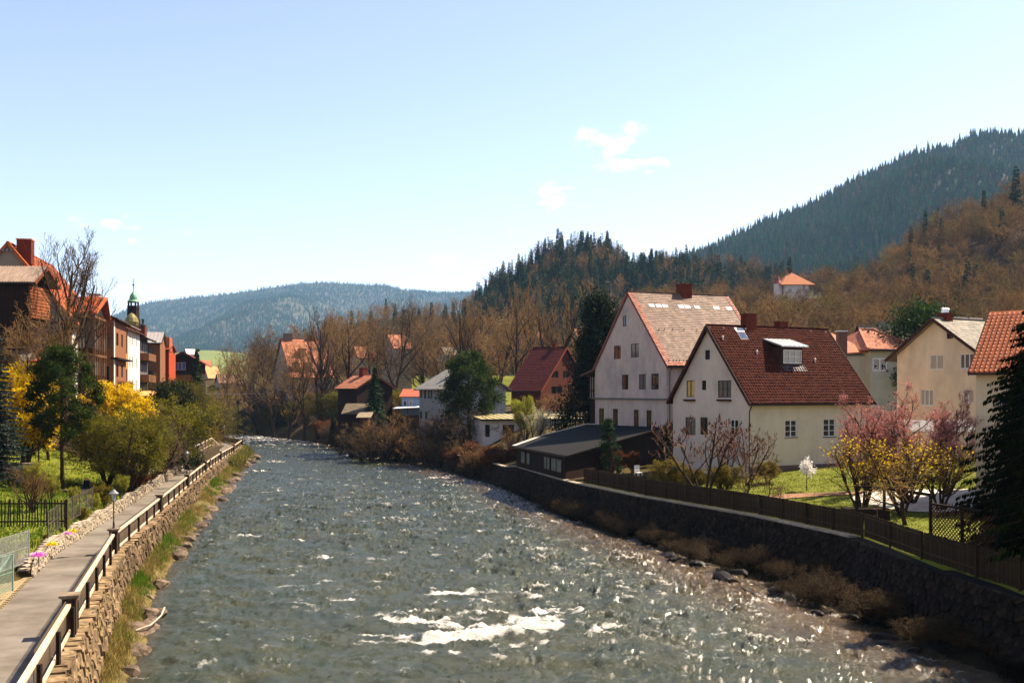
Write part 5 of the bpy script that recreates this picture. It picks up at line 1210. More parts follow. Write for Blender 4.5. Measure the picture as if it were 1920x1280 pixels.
h8 = House('red_house', 'bright red rendered house with pale corner window and orange roof parapet', 'house', (FX(184)-2.2, 184.0), (.974, .225), (-.225, .974), 4.2, 12, 6, Z_(655, 184), Z_(648, 184)+.4, REDPL, ORTILE, .4, .3, wmS=REDPL, trim=BRICKRED)
h8.winm('s', .5, 17.4, 1.6, 2.0, WHITE, CURT, 1).winm('s', .5, 13.2, 1.6, 2.0, DFRAME, CURT, 1).winm('s', .5, 9.6, 1.6, 2.4, DFRAME, CURT, 1); h8.build()
I = h8.inv(); m = MB(); m.box(h8.P(3.2, 3, Z_(642, 184)-.2)+I, 2.4, 5, 2.6, math.atan2(.225, .974)); m.build('roof_parapet', ORTILE, h8.t)
m = MB(); m.slab([h8.P(4.26, .1, 6)+I, h8.P(4.26, 12, 6)+I, h8.P(4.26, 12, 18.6)+I, h8.P(4.26, .1, 18.6)+I], h8.u*.1); m.build('buttress_wall', ORPL, h8.t)
h9 = House('low_chalet', 'low dark chalet with wide overhanging brown roof and a blue-grey window', 'house', (X_(311, 200), 200.0), (-.225, .974), (.974, .225), 14, 6.6, 6, Z_(678, 200), Z_(668, 200)+.8, WOOD_D, mat('brown_red_roof', (.2, .06, .03), (.28, .09, .05), 3, .7), 1.2, 1.6, trim=BRICKRED)
h9.winm('g', 1.6, 15.6, 2.2, 1.5, WHITE, mat('bluish_glass', (.1, .12, .25), (.15, .18, .35), 3, .1), 2); h9.build(); I = h9.inv()
m = MB(); m.slab([h9.P(-1.2, 0, 13.4)+I, h9.P(-1.2, 6.4, 13.4)+I, h9.P(-1.2, 6.4, 14.6)+I, h9.P(-1.2, 0, 14.6)+I], h9.u*.08); m.slab([h9.P(-1.2, 0, 13.3)+I, h9.P(-1.2, 6.4, 13.3)+I, h9.P(0, 6.4, 13.3)+I, h9.P(0, 0, 13.3)+I], (0, 0, .1)); m.build('balcony', WOOD_M, h9.t)
# blue building
m = MB(); Y = 232; x0, x1 = X_(332, Y), X_(350, Y); bl = thing('blue_building', 'small vivid blue building behind the chalet', 'building', (x0, Y, 6))
m.box(((x1-x0)/2, 4, (Z_(690, Y)-6)/2), x1-x0, 8, Z_(690, Y)-6); m.build('wall', mat('navy_wall', (.012, .022, .16), (.02, .035, .24), 3, .7), bl)
m = MB(); w = x1-x0; za, zb_ = Z_(688, Y)-6, Z_(669, Y)-6; m.slab([(-.2, -.3, za), (w, -.3, za), (w-.5, 3.5, zb_), (-.4, 3.5, zb_)], (0, 0, .2)); m.build('roof', mat('vivid_blue_sheet', (.06, .08, .72), (.10, .13, .85), 3, .5), bl)
m = MB(); m.lathe((w+.5, 3, 0), [(1.3, 0), (1.3, za+.4), (1.0, za+1.1), (.2, za+1.4)], 10); m.build('silo_end', mat('navy_wall', (.01, .02, .1)), bl)
# church turret with green onion dome
Y = 190; cx_ = X_(250, Y); s = Y/FPX
ct = thing('church_tower', 'dark timber bell turret with green copper onion dome and gilded finial', 'church tower', (cx_, Y, 8))
zz = lambda py: Z_(py, Y)-8
m = MB(); m.box((0, 0, zz(598)/2), 2.0, 2.0, zz(598)); m.box((0, 0, zz(586)), 1.7, 1.7, 2.6); m.build('tower_shaft', WOOD_D, ct)
m = MB()
for sx in (-1, 1):
    for sy in (-1, 1): m.box((sx*.66, sy*.66, (zz(578)+zz(566))/2), .26, .26, zz(566)-zz(578)+.3)
m.lathe((0, 0, zz(579)), [(1.15, 0), (1.15, .15)], 8); m.lathe((0, 0, zz(567)), [(.95, 0), (.95, .2)], 8); m.build('lantern', WOOD_D, ct)
COPPER = mat('green_copper', (.10, .22, .13), (.2, .36, .22), 3, .5, metal=.2)
r = 10.5*s; m = MB(); m.lathe((0, 0, zz(566)), [(r*1.05, 0), (r*.9, .2), (r*.68, .45), (r*.66, .8), (r*.52, 1.3), (r*.3, 1.65), (r*.12, 1.9), (r*.06, 2.2)], 14); m.build('onion_dome', COPPER, ct, smooth=False)
m = MB(); m.lathe((0, 0, zz(551)+.4), [(.07, 0), (.07, 1.1), (.2, 1.25), (.2, 1.4), (.06, 1.5), (.05, 2.4), (.01, 2.6)], 6); m.build('finial', IRON, ct)
m = MB(); m.lathe((X_(262, Y)-cx_, -4, zz(618)), [(.6, 0), (1.1, .5), (1.3, 1.2), (1.0, 2.0), (.5, 2.6), (.1, 2.9)], 12); m.build('side_dome', mat('gold_copper', (.16, .13, .045), (.26, .22, .09), 3, .5, metal=.2), ct)
m = MB(); x, y, z = X_(268, 175), 175, 6; m.box((0, 0, (Z_(612, 175)-6)/2), 1.0, 1.0, Z_(612, 175)-6); ch = thing('stepped_chimney', 'slim brown chimney with a tapered pot right of the church turret', 'chimney', (x, y, z)); m.build('chimney_shaft', BRICKRED, ch); m = MB(); m.lathe((0, 0, Z_(612, 175)-6), [(.6, 0), (.6, .3), (.25, .5), (.22, 1.1), (.3, 1.3)], 8); m.build('chimney_pot', IRON, ch)
# wooden barn at the left edge
C = (X_(52, 78), 78.0); hb = House('corrugated_barn', 'dark log barn with pale corrugated roof at the left picture edge', 'barn', (X_(50, 92)-11, 92.0), (1, 0.02), (-.02, 1), 11, 4.4, 5, Z_(531, 92)+.25, Z_(512, 94)+.5, WOOD_D, mat('corrugated_roof', (.28, .20, .15), (.40, .31, .24), 1.3, .6, stretch=(4, .4, 1)), .5, .9, trim=mat('rust_board', (.20, .06, .03), (.3, .11, .06)))
hb.build(); I = hb.inv(); m = MB()
for k in range(50): a = k*.25-.8; m.bar(hb.on_roof(a, 0, .02), hb.on_roof(a, 1, .02), .10, .05)
m.build('corrugation', mat('corrugated_roof', (.4, .3, .2)), hb.roof, 'stuff')

m = MB()
for k in range(10): m.bar(hb.P(11.1, .1, Z_(592, 92)+k*.3)+I, hb.P(11.1, 4.3, Z_(592, 92)+k*.3)+I, .12, .24)
m.box(hb.P(11.3, .1, 8)+I, .3, .3, 12); m.build('log_ends', mat('orange_log', (.24, .08, .03), (.36, .14, .06), 3, .8), hb.t)
# yellow outbuilding, small shed, retaining cliff
leanto('yellow_outbuilding', 'little yellow-ochre building behind the yellow forsythia', 56, 77, 86, 678, 705, 3, plaster('ochre_yellow', (.62, .38, .08)), ORTILE, .2, .4, 'hut')
leanto('orange_roof_shed', 'small garden shed with sagging orange roof above the forsythia slope', 250, 276, 112, 743, 768, 4, WOOD_M, mat('orange_shed_roof', (.55, .25, .08), (.7, .36, .14), 3, .7), .5, .5)
# stone revetment behind the gardens
cl_ = thing('stone_revetment', 'pale overgrown rubble wall below the houses behind the tall pine', 'stone wall', (0, 0, 0))
A, B = Vector((X_(-40, 86), 86, 0)), Vector((X_(62, 88), 88.5, 0)); Lc = (B-A).length; d = (B-A)/Lc; n = Vector((d.y, -d.x, 0))
m = MB(); m.slab([A+Vector((0, 0, 2)), B+Vector((0, 0, 2)), B+Vector((0, 0, 8.6)), A+Vector((0, 0, 9))], -n*1.5); m.build('wall_core', MORTAR, cl_)
CLS = obj_mat_stone('buff_revetment_stone', (.30, .24, .16), (.55, .46, .34), .2)
masonry(cl_, cells(0, Lc, lambda s: 6.2, .7, .5, .35, rng, .06), lambda s, z, o: (*(A+d*s+n*o).to_2d(), 2.3+z), .1, CLS, rng, 120, lambda p: -p[0][0], 'stone')
A2, B2 = Vector((X_(60, 92), 92, 0)), Vector((X_(285, 124), 124, 0)); Lc2 = (B2-A2).length; d2 = (B2-A2)/Lc2; n2 = Vector((d2.y, -d2.x, 0))
c2_ = thing('hillside_wall', 'long rough stone terrace wall half hidden by shrubs below the old houses', 'stone wall')
m = MB(); m.slab([A2+Vector((0, 0, 3)), B2+Vector((0, 0, 3)), B2+Vector((0, 0, 9.2)), A2+Vector((0, 0, 8.6))], -n2*1.5); m.build('wall_core', MORTAR, c2_)
masonry(c2_, cells(0, Lc2, lambda s: 5.6, .9, .6, .35, rng, .06), lambda s, z, o: (*(A2+d2*s+n2*o).to_2d(), 3+z), .1, CLS, rng, 0, lambda p: 0, 'stone')
leanto('grey_store', 'weathered grey wooden store on the terrace beside the blue spruce', 22, 36, 84, 655, 690, 3, mat('grey_board', (.14, .12, .10), (.22, .19, .16), 3, .9), WOOD_D, .3, .3)
m = MB(); m.box((X_(11, 80), 80, gz(X_(11, 80), 80)+.3), 4.6, .5, 1.6); tag(m.build('planter_wall', plaster('pinkish_concrete', (.45, .34, .25))), 'pinkish concrete planter wall at the left edge of the garden', 'wall')
# distant roofs and bridge at the end of the valley
for i, (px0, pxc, px1, Y, pe, pr, lab, rm) in enumerate(((352, 362, 398, 300, 694, 676, 'far house with ochre-orange roof behind the small spruce', PINKTILE), (380, 392, 412, 290, 708, 688, 'far house with orange gable right of the small spruce', mat('ochre_tile', (.5, .28, .12), (.6, .36, .18))), (405, 412, 452, 280, 716, 702, 'low far building with long brown roof above the footbridge', mat('brown_far_roof', (.22, .13, .09), (.32, .2, .15))), (345, 352, 372, 420, 664, 655, 'tiny far house with a white wall at the edge of the green field', mat('far_white_roof', (.6, .55, .5), (.7, .66, .6))))):
    quick('far_house', lab, px0, pxc, px1, Y, 6, pe, pr, 62, plaster('far_plaster', (.45, .38, .3)), rm, (('s', pxc+5, pe+4, pxc+11, pe+12, DFRAME, GLASS, 1),) if i < 3 else (), (), group='far houses at the end of the valley')
br = thing('footbridge', 'flat concrete footbridge deck far behind the small yellowish tree', 'bridge', (X_(385, 250), 250, 8))
m = MB(); w = X_(470, 250)-X_(385, 250); m.box((w/2, 0, Z_(738, 250)-8), w+6, 3, .35); m.build('deck', mat('pale_concrete', (.5, .44, .34), (.6, .54, .44), 3, .8), br)
m = MB(); m.box((w/2, .2, Z_(748, 250)-8), w+6, 2, .5); [m.box((f*w, 0, 2.2), .6, 1, 6) for f in (0, .5, 1)]; m.build('pier', mat('dark_concrete', (.14, .12, .1), (.2, .18, .15), 3, .9), br)
# ------------------------------------------------------------------ plant builders
def grow(seed, H, r0, levels=4, spread=.55, kids=(7, 5, 4, 3), ratio=.52, up=.25, wob=.16, trunk_free=.25, nseg=(9, 6, 4, 3), minr=.012, stems=1, lean=0, droop=0, len0=None):
    R = random.Random(seed); segs = []; tips = []
    def rv(): return Vector((R.gauss(0, 1), R.gauss(0, 1), R.gauss(0, 1)))
    def br(p, d, L, r, lv):
        n = nseg[min(lv, len(nseg)-1)]; st = L/n; pts = [(p.copy(), d.copy(), r)]
        for i in range(n):
            d = (d+rv()*wob*(1 if lv else .45)+Vector((0, 0, 1))*(up if lv else .08)*.4-Vector((0, 0, droop*.3*(lv > 0)*i/n))).normalized()
            q = p+d*st; r1 = max(minr*.7, r*(1-.75*(i+1)/n)**.8 if lv else r*(1-.88*(i+1)/n)**.8+minr)
            segs.append((tuple(p), tuple(q), pts[-1][2], r1, lv)); p = q; pts.append((p.copy(), d.copy(), r1))
        if lv >= levels-1:
            tips.append(tuple(p)); tips.append(tuple(pts[len(pts)//2][0])); return
        k = kids[min(lv, len(kids)-1)]
        for j in range(k):
            f = (trunk_free+(1-trunk_free)*(j+R.random())/k) if lv == 0 else (.2+.8*(j+R.random())/k)
            f = min(f, .98); i = min(int(f*n), n-1); t = f*n-i; a, da, ra = pts[i]; b_ = pts[i+1][0]; s = a.lerp(b_, t)
            pr = rv(); pr = (pr-da*pr.dot(da)).normalized(); nd = (da*(1-spread)+pr*spread*1.15).normalized()
            nd = (nd+Vector((0, 0, up*.6))).normalized()
            Lk = L*ratio*(1.15-.65*f if lv == 0 else 1.1-.4*f)*R.uniform(.75, 1.2)
            br(s, nd, Lk, max(minr, ra*R.uniform(.5, .7)), lv+1)
    for s_ in range(stems):
        if stems == 1: d0 = Vector((lean, 0, 1)).normalized(); p0 = Vector((0, 0, -.3))
        else: a = 2*PI*(s_+R.random())/stems; k = R.uniform(.15, .75)*spread*1.6; d0 = Vector((math.cos(a)*k, math.sin(a)*k, 1)).normalized(); p0 = Vector((math.cos(a), math.sin(a), 0))*.12*R.random()+Vector((0, 0, -.2))
        br(p0, d0, (len0 or H)*R.uniform(.8, 1.05) if stems > 1 else (len0 or H), r0, 0)
    return segs, tips
def leaves(pts, n_each, size, spread, rs, flatz=.0, asp=1.8, curl=True):
    P = np.repeat(np.asarray(pts, float), n_each, 0); n = len(P)
    P = P+rs.normal(0, spread, (n, 3)); U = rs.normal(0, 1, (n, 3)); U[:, 2] -= flatz; U /= np.linalg.norm(U, axis=1, keepdims=True)
    W = np.cross(U, rs.normal(0, 1, (n, 3))); W /= np.maximum(np.linalg.norm(W, axis=1, keepdims=True), 1e-6)
    s = size*rs.uniform(.6, 1.4, (n, 1)); V = np.stack([P, P+U*s*.5+W*s*.5/asp, P+U*s, P+U*s*.5-W*s*.5/asp], 1)
    return V.reshape(-1, 3), (np.arange(n)*4)[:, None]+np.arange(4)[None]
def tree_mesh(name, segs, rmin=None):
    thick = [s for s in segs if s[4] <= 1]; thin = [s for s in segs if s[4] > 1]
    A, FA_ = prisms(thick, 6) if thick else (np.zeros((0, 3)), np.zeros((0, 4), int))
    a = mkmesh(name, A, FA_, True)
    B, FB = prisms(thin, 3) if thin else (np.zeros((0, 3)), np.zeros((0, 4), int))
    return a, mkmesh(name, B, FB)
PROT = {}
def proto(key, trunk=None, tm=None, crown=None, cm=None, leaf=None, lm=None, base_h=1.0):
    for me, m in ((trunk, tm), (crown, cm), (leaf, lm)):
        if me is not None and m is not None: me.materials.append(m)
    PROT[key] = dict(trunk=trunk, crown=crown, leaf=leaf, h=base_h)
def hof(*ms):
    z = 0
    for me in ms:
        if me is not None and len(me.vertices): a = np.zeros(len(me.vertices)*3, np.float32); me.vertices.foreach_get('co', a); z = max(z, np.percentile(a[2::3], 99.7))
    return float(z)
def bare(key, seed, tm=BARK, cm=TWIG, leafm=None, leafn=0, leafs=.1, leafsp=.2, leafskip=1, **kw):
    segs, tips = grow(seed, **kw); a, b_ = tree_mesh(key, segs); lf = None
    if leafm:
        V, F = leaves(tips[::leafskip], leafn, leafs, leafsp, np.random.RandomState(seed)); lf = mkmesh('leaves', V, F)
    proto(key, a, tm, b_, cm, lf, leafm, hof(a, b_))
bare('lime_a', 1, H=14, r0=.34, levels=5, kids=(11, 6, 4, 4), ratio=.50, spread=.55, up=.35, minr=.02)
bare('lime_b', 2, H=14, r0=.32, levels=5, kids=(10, 6, 5, 4), ratio=.54, spread=.5, up=.5, minr=.02, trunk_free=.35)
bare('lime_c', 3, H=12, r0=.30, levels=5, kids=(10, 6, 4, 4), ratio=.62, spread=.6, up=.3, minr=.022, trunk_free=.15, cm=TWIG_G)
bare('twin', 4, H=11, r0=.26, levels=4, stems=2, kids=(12, 6, 5), ratio=.42, spread=.45, up=.45, minr=.022, cm=TWIG_G)
bare('fan', 7, H=10, r0=.13, levels=4, stems=7, kids=(10, 7, 5), ratio=.4, spread=.32, up=.6, minr=.02, trunk_free=.2)
bare('fine_a', 8, H=9, r0=.16, levels=5, kids=(12, 6, 5, 4), ratio=.58, spread=.62, up=.3, minr=.018, trunk_free=.12)
bare('bigbare', 9, H=13, r0=.30, levels=5, kids=(13, 7, 5, 4), ratio=.50, spread=.52, up=.5, minr=.014, trunk_free=.3, wob=.10, cm=TWIG_G)
bare('brownshrub', 10, H=4.2, r0=.06, levels=4, stems=7, kids=(9, 6, 5), ratio=.45, spread=.5, up=.25, minr=.011)
bare('greyshrub', 12, H=4.2, r0=.07, levels=4, stems=5, kids=(9, 6, 5), ratio=.5, spread=.6, up=.15, minr=.012, cm=TWIG_G)
OLIVE = mat('olive_leaf', (.11, .105, .009), (.23, .20, .02), 2, .8, island=.3, transl=.35, rnd=.15)
YGREEN = mat('yellow_green_leaf', (.26, .26, .025), (.42, .40, .06), 2, .8, island=.25, transl=.4)
YFLOW = mat('forsythia_petal', (.62, .41, .004), (.82, .60, .010), 2, .7, island=.25, transl=.35)
PINKF = mat('pink_bud', (.42, .17, .14), (.62, .30, .25), 2, .8, island=.3, transl=.3)
WHITEF = mat('white_petal', (.78, .74, .66), (.85, .82, .76), 2, .7, island=.08, transl=.3)
BROWNL = mat('dry_brown_leaf', (.10, .038, .014), (.21, .09, .032), 2, .85, island=.35, transl=.3)
SUMAC = mat('sumac_cone', (.10, .022, .012), (.19, .05, .025), 2, .85, island=.3)
DGREEN = mat('dark_needle', (.016, .036, .010), (.042, .078, .020), 1.2, .8, island=.45, transl=.15, rnd=.15)
MGREEN = mat('mid_needle', (.008, .018, .005), (.026, .040, .009), 1.0, .8, island=.45, transl=.2)
PGREEN = mat('pine_needle', (.02, .042, .004), (.075, .095, .012), .8, .8, island=.5, transl=.3)
BLUEG = mat('blue_spruce_needle', (.015, .032, .026), (.06, .085, .070), 1.5, .8, island=.4, transl=.15)
LGREEN = mat('fresh_leaf', (.10, .17, .015), (.2, .27, .03), 2, .8, island=.3, transl=.4)
bare('wallshrub', 29, H=3.6, r0=.05, levels=4, stems=8, kids=(9, 6, 5), ratio=.5, spread=.6, up=.1, minr=.011, droop=.5, cm=mat('dark_scrub_twig', (.04, .026, .013), (.12, .08, .036), 2, .9, rnd=.35))
bare('olive_shrub', 13, H=4.5, r0=.07, levels=4, stems=8, kids=(9, 6, 5), ratio=.45, spread=.55, up=.15, minr=.012, cm=TWIG_O, leafm=OLIVE, leafn=5, leafs=.10, leafsp=.12)
bare('olive_tree', 14, H=6, r0=.16, levels=5, kids=(10, 6, 4, 3), ratio=.62, spread=.65, up=.25, minr=.014, cm=TWIG_O, leafm=OLIVE, leafn=3, leafs=.10, leafsp=.14, trunk_free=.1)
bare('forsythia', 15, H=3.6, r0=.05, levels=4, stems=8, kids=(9, 6, 4), ratio=.45, spread=.5, up=.15, minr=.011, leafm=YFLOW, leafn=9, leafs=.11, leafsp=.11)
bare('thin_forsythia', 16, H=3.4, r0=.05, levels=4, stems=7, kids=(8, 5, 4), ratio=.45, spread=.5, up=.25, minr=.011, leafskip=7, leafm=YFLOW, leafn=2, leafs=.10, leafsp=.10)
bare('pinktree', 17, H=6.0, r0=.10, levels=5, stems=6, kids=(8, 5, 4, 3), ratio=.46, spread=.5, up=.35, minr=.011, cm=mat('pinkish_twig', (.14, .065, .045), (.26, .13, .09), 2, .9, rnd=.1), leafm=PINKF, leafn=3, leafs=.07, leafsp=.08, trunk_free=.3)
bare('sumac', 18, H=4.6, r0=.07, levels=4, stems=4, kids=(6, 4, 3), ratio=.5, spread=.62, up=.4, minr=.016, cm=mat('sumac_twig', (.20, .12, .08), (.32, .20, .13), 3, .9), leafm=None, trunk_free=.35)
segs, tips = grow(18, 4.6, .07, 4, stems=4, kids=(6, 4, 3), ratio=.5, spread=.62, up=.4, minr=.016, trunk_free=.35)
V, F = prisms([(t, (t[0]+.02, t[1], t[2]+.15), .034, .012) for t in tips[::3]], 5); lf = mkmesh('seed_cones', V, F); lf.materials.append(SUMAC); PROT['sumac']['leaf'] = lf
bare('greenshrub', 19, H=4.6, r0=.06, levels=4, stems=8, kids=(9, 6, 5), ratio=.45, spread=.42, up=.45, minr=.011, cm=TWIG_O, leafm=YGREEN, leafn=6, leafs=.09, leafsp=.12)
bare('paleblossom', 20, H=4.6, r0=.07, levels=4, stems=5, kids=(9, 6, 5), ratio=.45, spread=.5, up=.3, minr=.011, leafm=mat('pale_blossom', (.52, .48, .30), (.66, .62, .42), 2, .8, island=.15, transl=.3), leafn=4, leafs=.075, leafsp=.10)
bare('magnolia', 21, H=1.9, r0=.03, levels=3, stems=1, kids=(9, 5), ratio=.5, spread=.6, up=.3, minr=.010, leafm=WHITEF, leafn=10, leafs=.15, leafsp=.11, trunk_free=.55)
bare('yellowshrub', 22, H=2.6, r0=.05, levels=4, stems=6, kids=(8, 5, 4), ratio=.45, spread=.5, up=.25, minr=.012, leafm=mat('yellowish_leaf', (.13, .10, .010), (.24, .185, .02), 2, .8, island=.3, transl=.35), leafn=5, leafs=.10, leafsp=.11)
bare('hedge_brown', 23, H=2.2, r0=.035, levels=4, stems=9, kids=(8, 5, 4), ratio=.4, spread=.4, up=.3, minr=.01, leafm=BROWNL, leafn=7, leafs=.10, leafsp=.12)
bare('fruit', 24, H=2.6, r0=.08, levels=4, kids=(6, 5, 4), ratio=.7, spread=.75, up=.25, minr=.013, trunk_free=.3, wob=.3)
bare('copse', 31, H=9, r0=.14, levels=3, stems=3, kids=(13, 9), ratio=.42, spread=.55, up=.3, minr=.045, nseg=(5, 3, 2), trunk_free=.15)
bare('copse_b', 32, H=9, r0=.16, levels=4, stems=1, kids=(11, 6, 4), ratio=.6, spread=.6, up=.3, minr=.04, nseg=(5, 3, 2), trunk_free=.15)
# conifers
def conifer(seed, H, R_, lv, nb, drop=.35, droopy=.5, ns=9, size=.3, rows=1, taper=1.0, z0=.08, irr=.2, trunk_r=.16, gap=0):
    R = random.Random(seed); rs = np.random.RandomState(seed); trunk = [((0, 0, -.4+H*i/6*1.0), (0, 0, -.4+H*(i+1)/6*1.0), trunk_r*(1-i/6)+.02, trunk_r*(1-(i+1)/6)+.02, 0) for i in range(6)]
    P = []; D = []; S = []; tw = []
    for i in range(lv):
        f = i/(lv-1); z = H*(z0+(1-z0)*f**.92); rr = R_*(1-f)**taper*(1-.35*max(0, .12-f)/.12)+.05*R_
        n = max(3, int(nb*(.5+.5*(1-f))))
        for k in range(n):
            if R.random() < gap: continue
            a = 2*PI*(k+R.random()*.7)/n+i; L = rr*R.uniform(1-irr*1.4, 1+irr); dz = -drop*L
            e = Vector((math.cos(a)*L, math.sin(a)*L, dz)); o = Vector((0, 0, z+R.uniform(-.3, .3)*H/lv))
            mid = o+e*.5+Vector((0, 0, L*.10)); end = o+e+Vector((0, 0, L*.16))
            tw.append((tuple(o), tuple(mid), .02+.012*L, .018, 1)); tw.append((tuple(mid), tuple(end), .018, .008, 1))
            side = Vector((-math.sin(a), math.cos(a), 0)); m_ = max(2, int(ns*(.35+.65*L/R_)))
            for j in range(m_):
                t = (j+.6)/m_; c = (o.lerp(mid, t*2) if t < .5 else mid.lerp(end, t*2-1)); w = size*(1.15-.6*t)
                for sg in (-1, 1):
                    dd = (side*sg*R.uniform(.5, 1)+e.normalized()*R.uniform(.5, 1)+Vector((0, 0, -droopy*R.uniform(.2, 1)))).normalized()
                    P.append(tuple(c)); D.append(tuple(dd)); S.append(w*R.uniform(.7, 1.35)*(1+.5*L/R_))
    P = np.array(P); D = np.array(D); S = np.array(S)[:, None]; W = np.cross(D, rs.normal(0, 1, P.shape)*np.array([1, 1, .35])); W /= np.maximum(np.linalg.norm(W, axis=1, keepdims=True), 1e-6)
    V = np.stack([P-W*S*.12, P+D*S*.55-W*S*.26, P+D*S, P+D*S*.55+W*S*.26], 1).reshape(-1, 3)
    F = (np.arange(len(P))*4)[:, None]+np.arange(4)[None]
    return trunk, tw, V, F
def con(key, seed, m, tm=BARK, **kw):
    tr, tw, V, F = conifer(seed, **kw); a, fa = prisms(tr, 7); b_, fb_ = prisms(tw, 3); tv = np.concatenate([a, b_]); tf_ = np.concatenate([fa, fb_+len(a)])
    t = mkmesh('trunk', tv, tf_); c = mkmesh('crown', V, F); proto(key, t, tm, c, m, None, None, kw['H'])
con('spruce', 51, DGREEN, H=14, R_=3.0, lv=30, nb=13, ns=10, size=.5, drop=.3, droopy=.9)
con('bigspruce', 52, mat('near_spruce_needle', (.005, .010, .003), (.018, .026, .006), 1.2, .9, island=.6, transl=.15, spec=0), H=15, R_=4.6, lv=50, nb=22, ns=32, size=.34, drop=.40, droopy=2.2, irr=.42)
con('bluespruce', 53, BLUEG, H=9, R_=2.1, lv=34, nb=17, ns=16, size=.22, drop=.22, droopy=.2)
con('midspruce', 54, DGREEN, H=12, R_=2.1, lv=17, nb=9, ns=5, size=.75, drop=.35, droopy=.7)
con('midspruce_b', 55, mat('dark_needle_b', (.020, .044, .014), (.045, .078, .024), 1, .8, island=.4, rnd=.2), H=12, R_=1.7, lv=16, nb=8, ns=5, size=.7, drop=.4, droopy=.8, irr=.4)
con('larch', 56, mat('larch_twig', (.10, .085, .025), (.17, .14, .04), 1, .85, island=.3, rnd=.2), H=12, R_=2.3, lv=16, nb=8, ns=5, size=.6, drop=.1, droopy=.2, irr=.35, gap=.12)
con('sparse_conifer', 57, mat('needle_golden', (.028, .040, .012), (.10, .09, .025), 1, .8, island=.4), H=10, R_=2.4, lv=22, nb=9, ns=8, size=.42, drop=.3, droopy=.7, irr=.35)
def pine(key, seed, H, R_, m, zlo, n_cl, lumps=26, sz=.26, shape=None, lr=.34):
    R = random.Random(seed); rs = np.random.RandomState(seed); segs = []; x = y = 0; pts = [(0, 0, -.4)]
    for i in range(8): x += R.uniform(-.06, .1); y += R.uniform(-.06, .06); pts.append((x, y, H*(i+1)/8*.97))
    for i in range(8): segs.append((pts[i], pts[i+1], .19*(1-i/8.6)+.02, .19*(1-(i+1)/8.6)+.02, 0))
    cl_ = []
    for k in range(lumps):
        f = (k+.5)/lumps; z = H*(zlo+(1-zlo)*f**.8); rr = R_*(shape(f) if shape else (math.sin(PI*min(1, f*.75+.22)))**.7)
        a = k*2.4+R.random(); rad = rr*math.sqrt(R.uniform(.25, 1)); c = (math.cos(a)*rad+x*f, math.sin(a)*rad, z+R.uniform(-.2, .2)*H*.1)
        t0 = (x*f, y*f, z-rad*.35); mid = tuple((np.array(t0)+np.array(c))/2+np.array([0, 0, .1]))
        segs.append((t0, mid, .05, .035, 0)); segs.append((mid, c, .035, .015, 0)); cl_.append((c, R.uniform(.55, 1.0)*R_*lr))
    P = np.concatenate([np.array(c)+rs.normal(0, 1, (n_cl, 3))*np.array([r*.62, r*.62, r*.42]) for c, r in cl_])
    V, F = leaves(P, 1, sz, .02, rs, flatz=-.5, asp=2.6)
    for z_ in np.arange(.15, zlo+.25, .035):  # dead lower twigs
        a = R.random()*6.28; L_ = R_*R.uniform(.4, .95); p0 = Vector((x*z_, y*z_, H*z_)); p1 = p0+Vector((math.cos(a)*L_, math.sin(a)*L_, -.05*L_)); segs.append((tuple(p0), tuple(p1), .03, .01, 0))
        for q in range(3): pm = p0.lerp(p1, .4+.2*q); segs.append((tuple(pm), tuple(pm+Vector((R.uniform(-.6, .6), R.uniform(-.6, .6), R.uniform(-.3, .1)))), .014, .006, 0))
    a, fa = prisms(segs, 6); proto(key, mkmesh('trunk', a, fa, True), mat('dark_pine_bark', (.05, .028, .018), (.12, .07, .045), 5, .95), mkmesh('crown', V, F), m, None, None, H)
pine('tallpine', 61, 10.5, 3.1, PGREEN, .38, 420, 52, .24, lr=.21)
pine('roundpine', 62, 9, 3.6, PGREEN, .25, 460, 54, .27, lr=.23)
pine('thuja', 63, 11, 4.0, MGREEN, .02, 700, 46, .30, lambda f: (1-f)**1.05*1.0+.02)
pine('roundtree', 64, 6, 2.6, mat('round_green', (.02, .045, .008), (.06, .10, .018), 1, .8, island=.4, transl=.2), .1, 500, 34, .22, lambda f: math.sin(PI*min(1, f*.8+.18))**.6)
pine('juniper', 65, 6, 2.6, mat('juniper_green', (.018, .028, .007), (.05, .055, .015), 1, .8, island=.45, transl=.15), .03, 600, 36, .26, lambda f: math.sin(PI*min(1, f*.7+.28))**.6)
pine('cypress', 66, 3.2, .62, DGREEN, .02, 160, 22, .13, lambda f: (1-f)**.5*.8+.05)
GRP = {}
def put(key, px, Y, py_top, name, label, cat='tree', group=None, wid=1.0, rz=None, z=None, dz=0, free=False):
    p = PROT[key]; x = X_(px, Y); x = min(x, float(itp(WL, Y))-3.7) if px < 450 and Y < 190 else x
    if 430 < px < 1085 and 105 < Y < 262 and not free and z is None:
        while x < float(itp(RE, Y))+1.6: Y += 1; x = X_(px, Y)
    if px > 1085 and Y < 124 and not free:
        while x < float(itp(WR, Y))+2.3: Y += .5; x = X_(px, Y)
    zb = (gz(x, Y) if z is None else z)+dz; H_ = Z_(py_top, Y)-zb; s = max(.05, H_/p['h'])
    r = random.Random(int(px*7+Y)); t = thing(name, label, cat, (x, Y, zb), r.uniform(0, 6.28) if rz is None else rz, group); t.scale = (s*wid, s*wid, s)
    shrub = cat in ('shrub', 'bush', 'hedge')
    if len(p['trunk'].vertices): link('stems' if shrub else 'trunk', p['trunk'], None, t)
    if p['crown'] is not None and len(p['crown'].vertices): link('twigs' if shrub else 'crown', p['crown'], None, t)
    if p['leaf'] is not None: link('blossom' if p['leaf'].materials[0] in (YFLOW, PINKF, WHITEF) else 'foliage', p['leaf'], None, t)
    return t
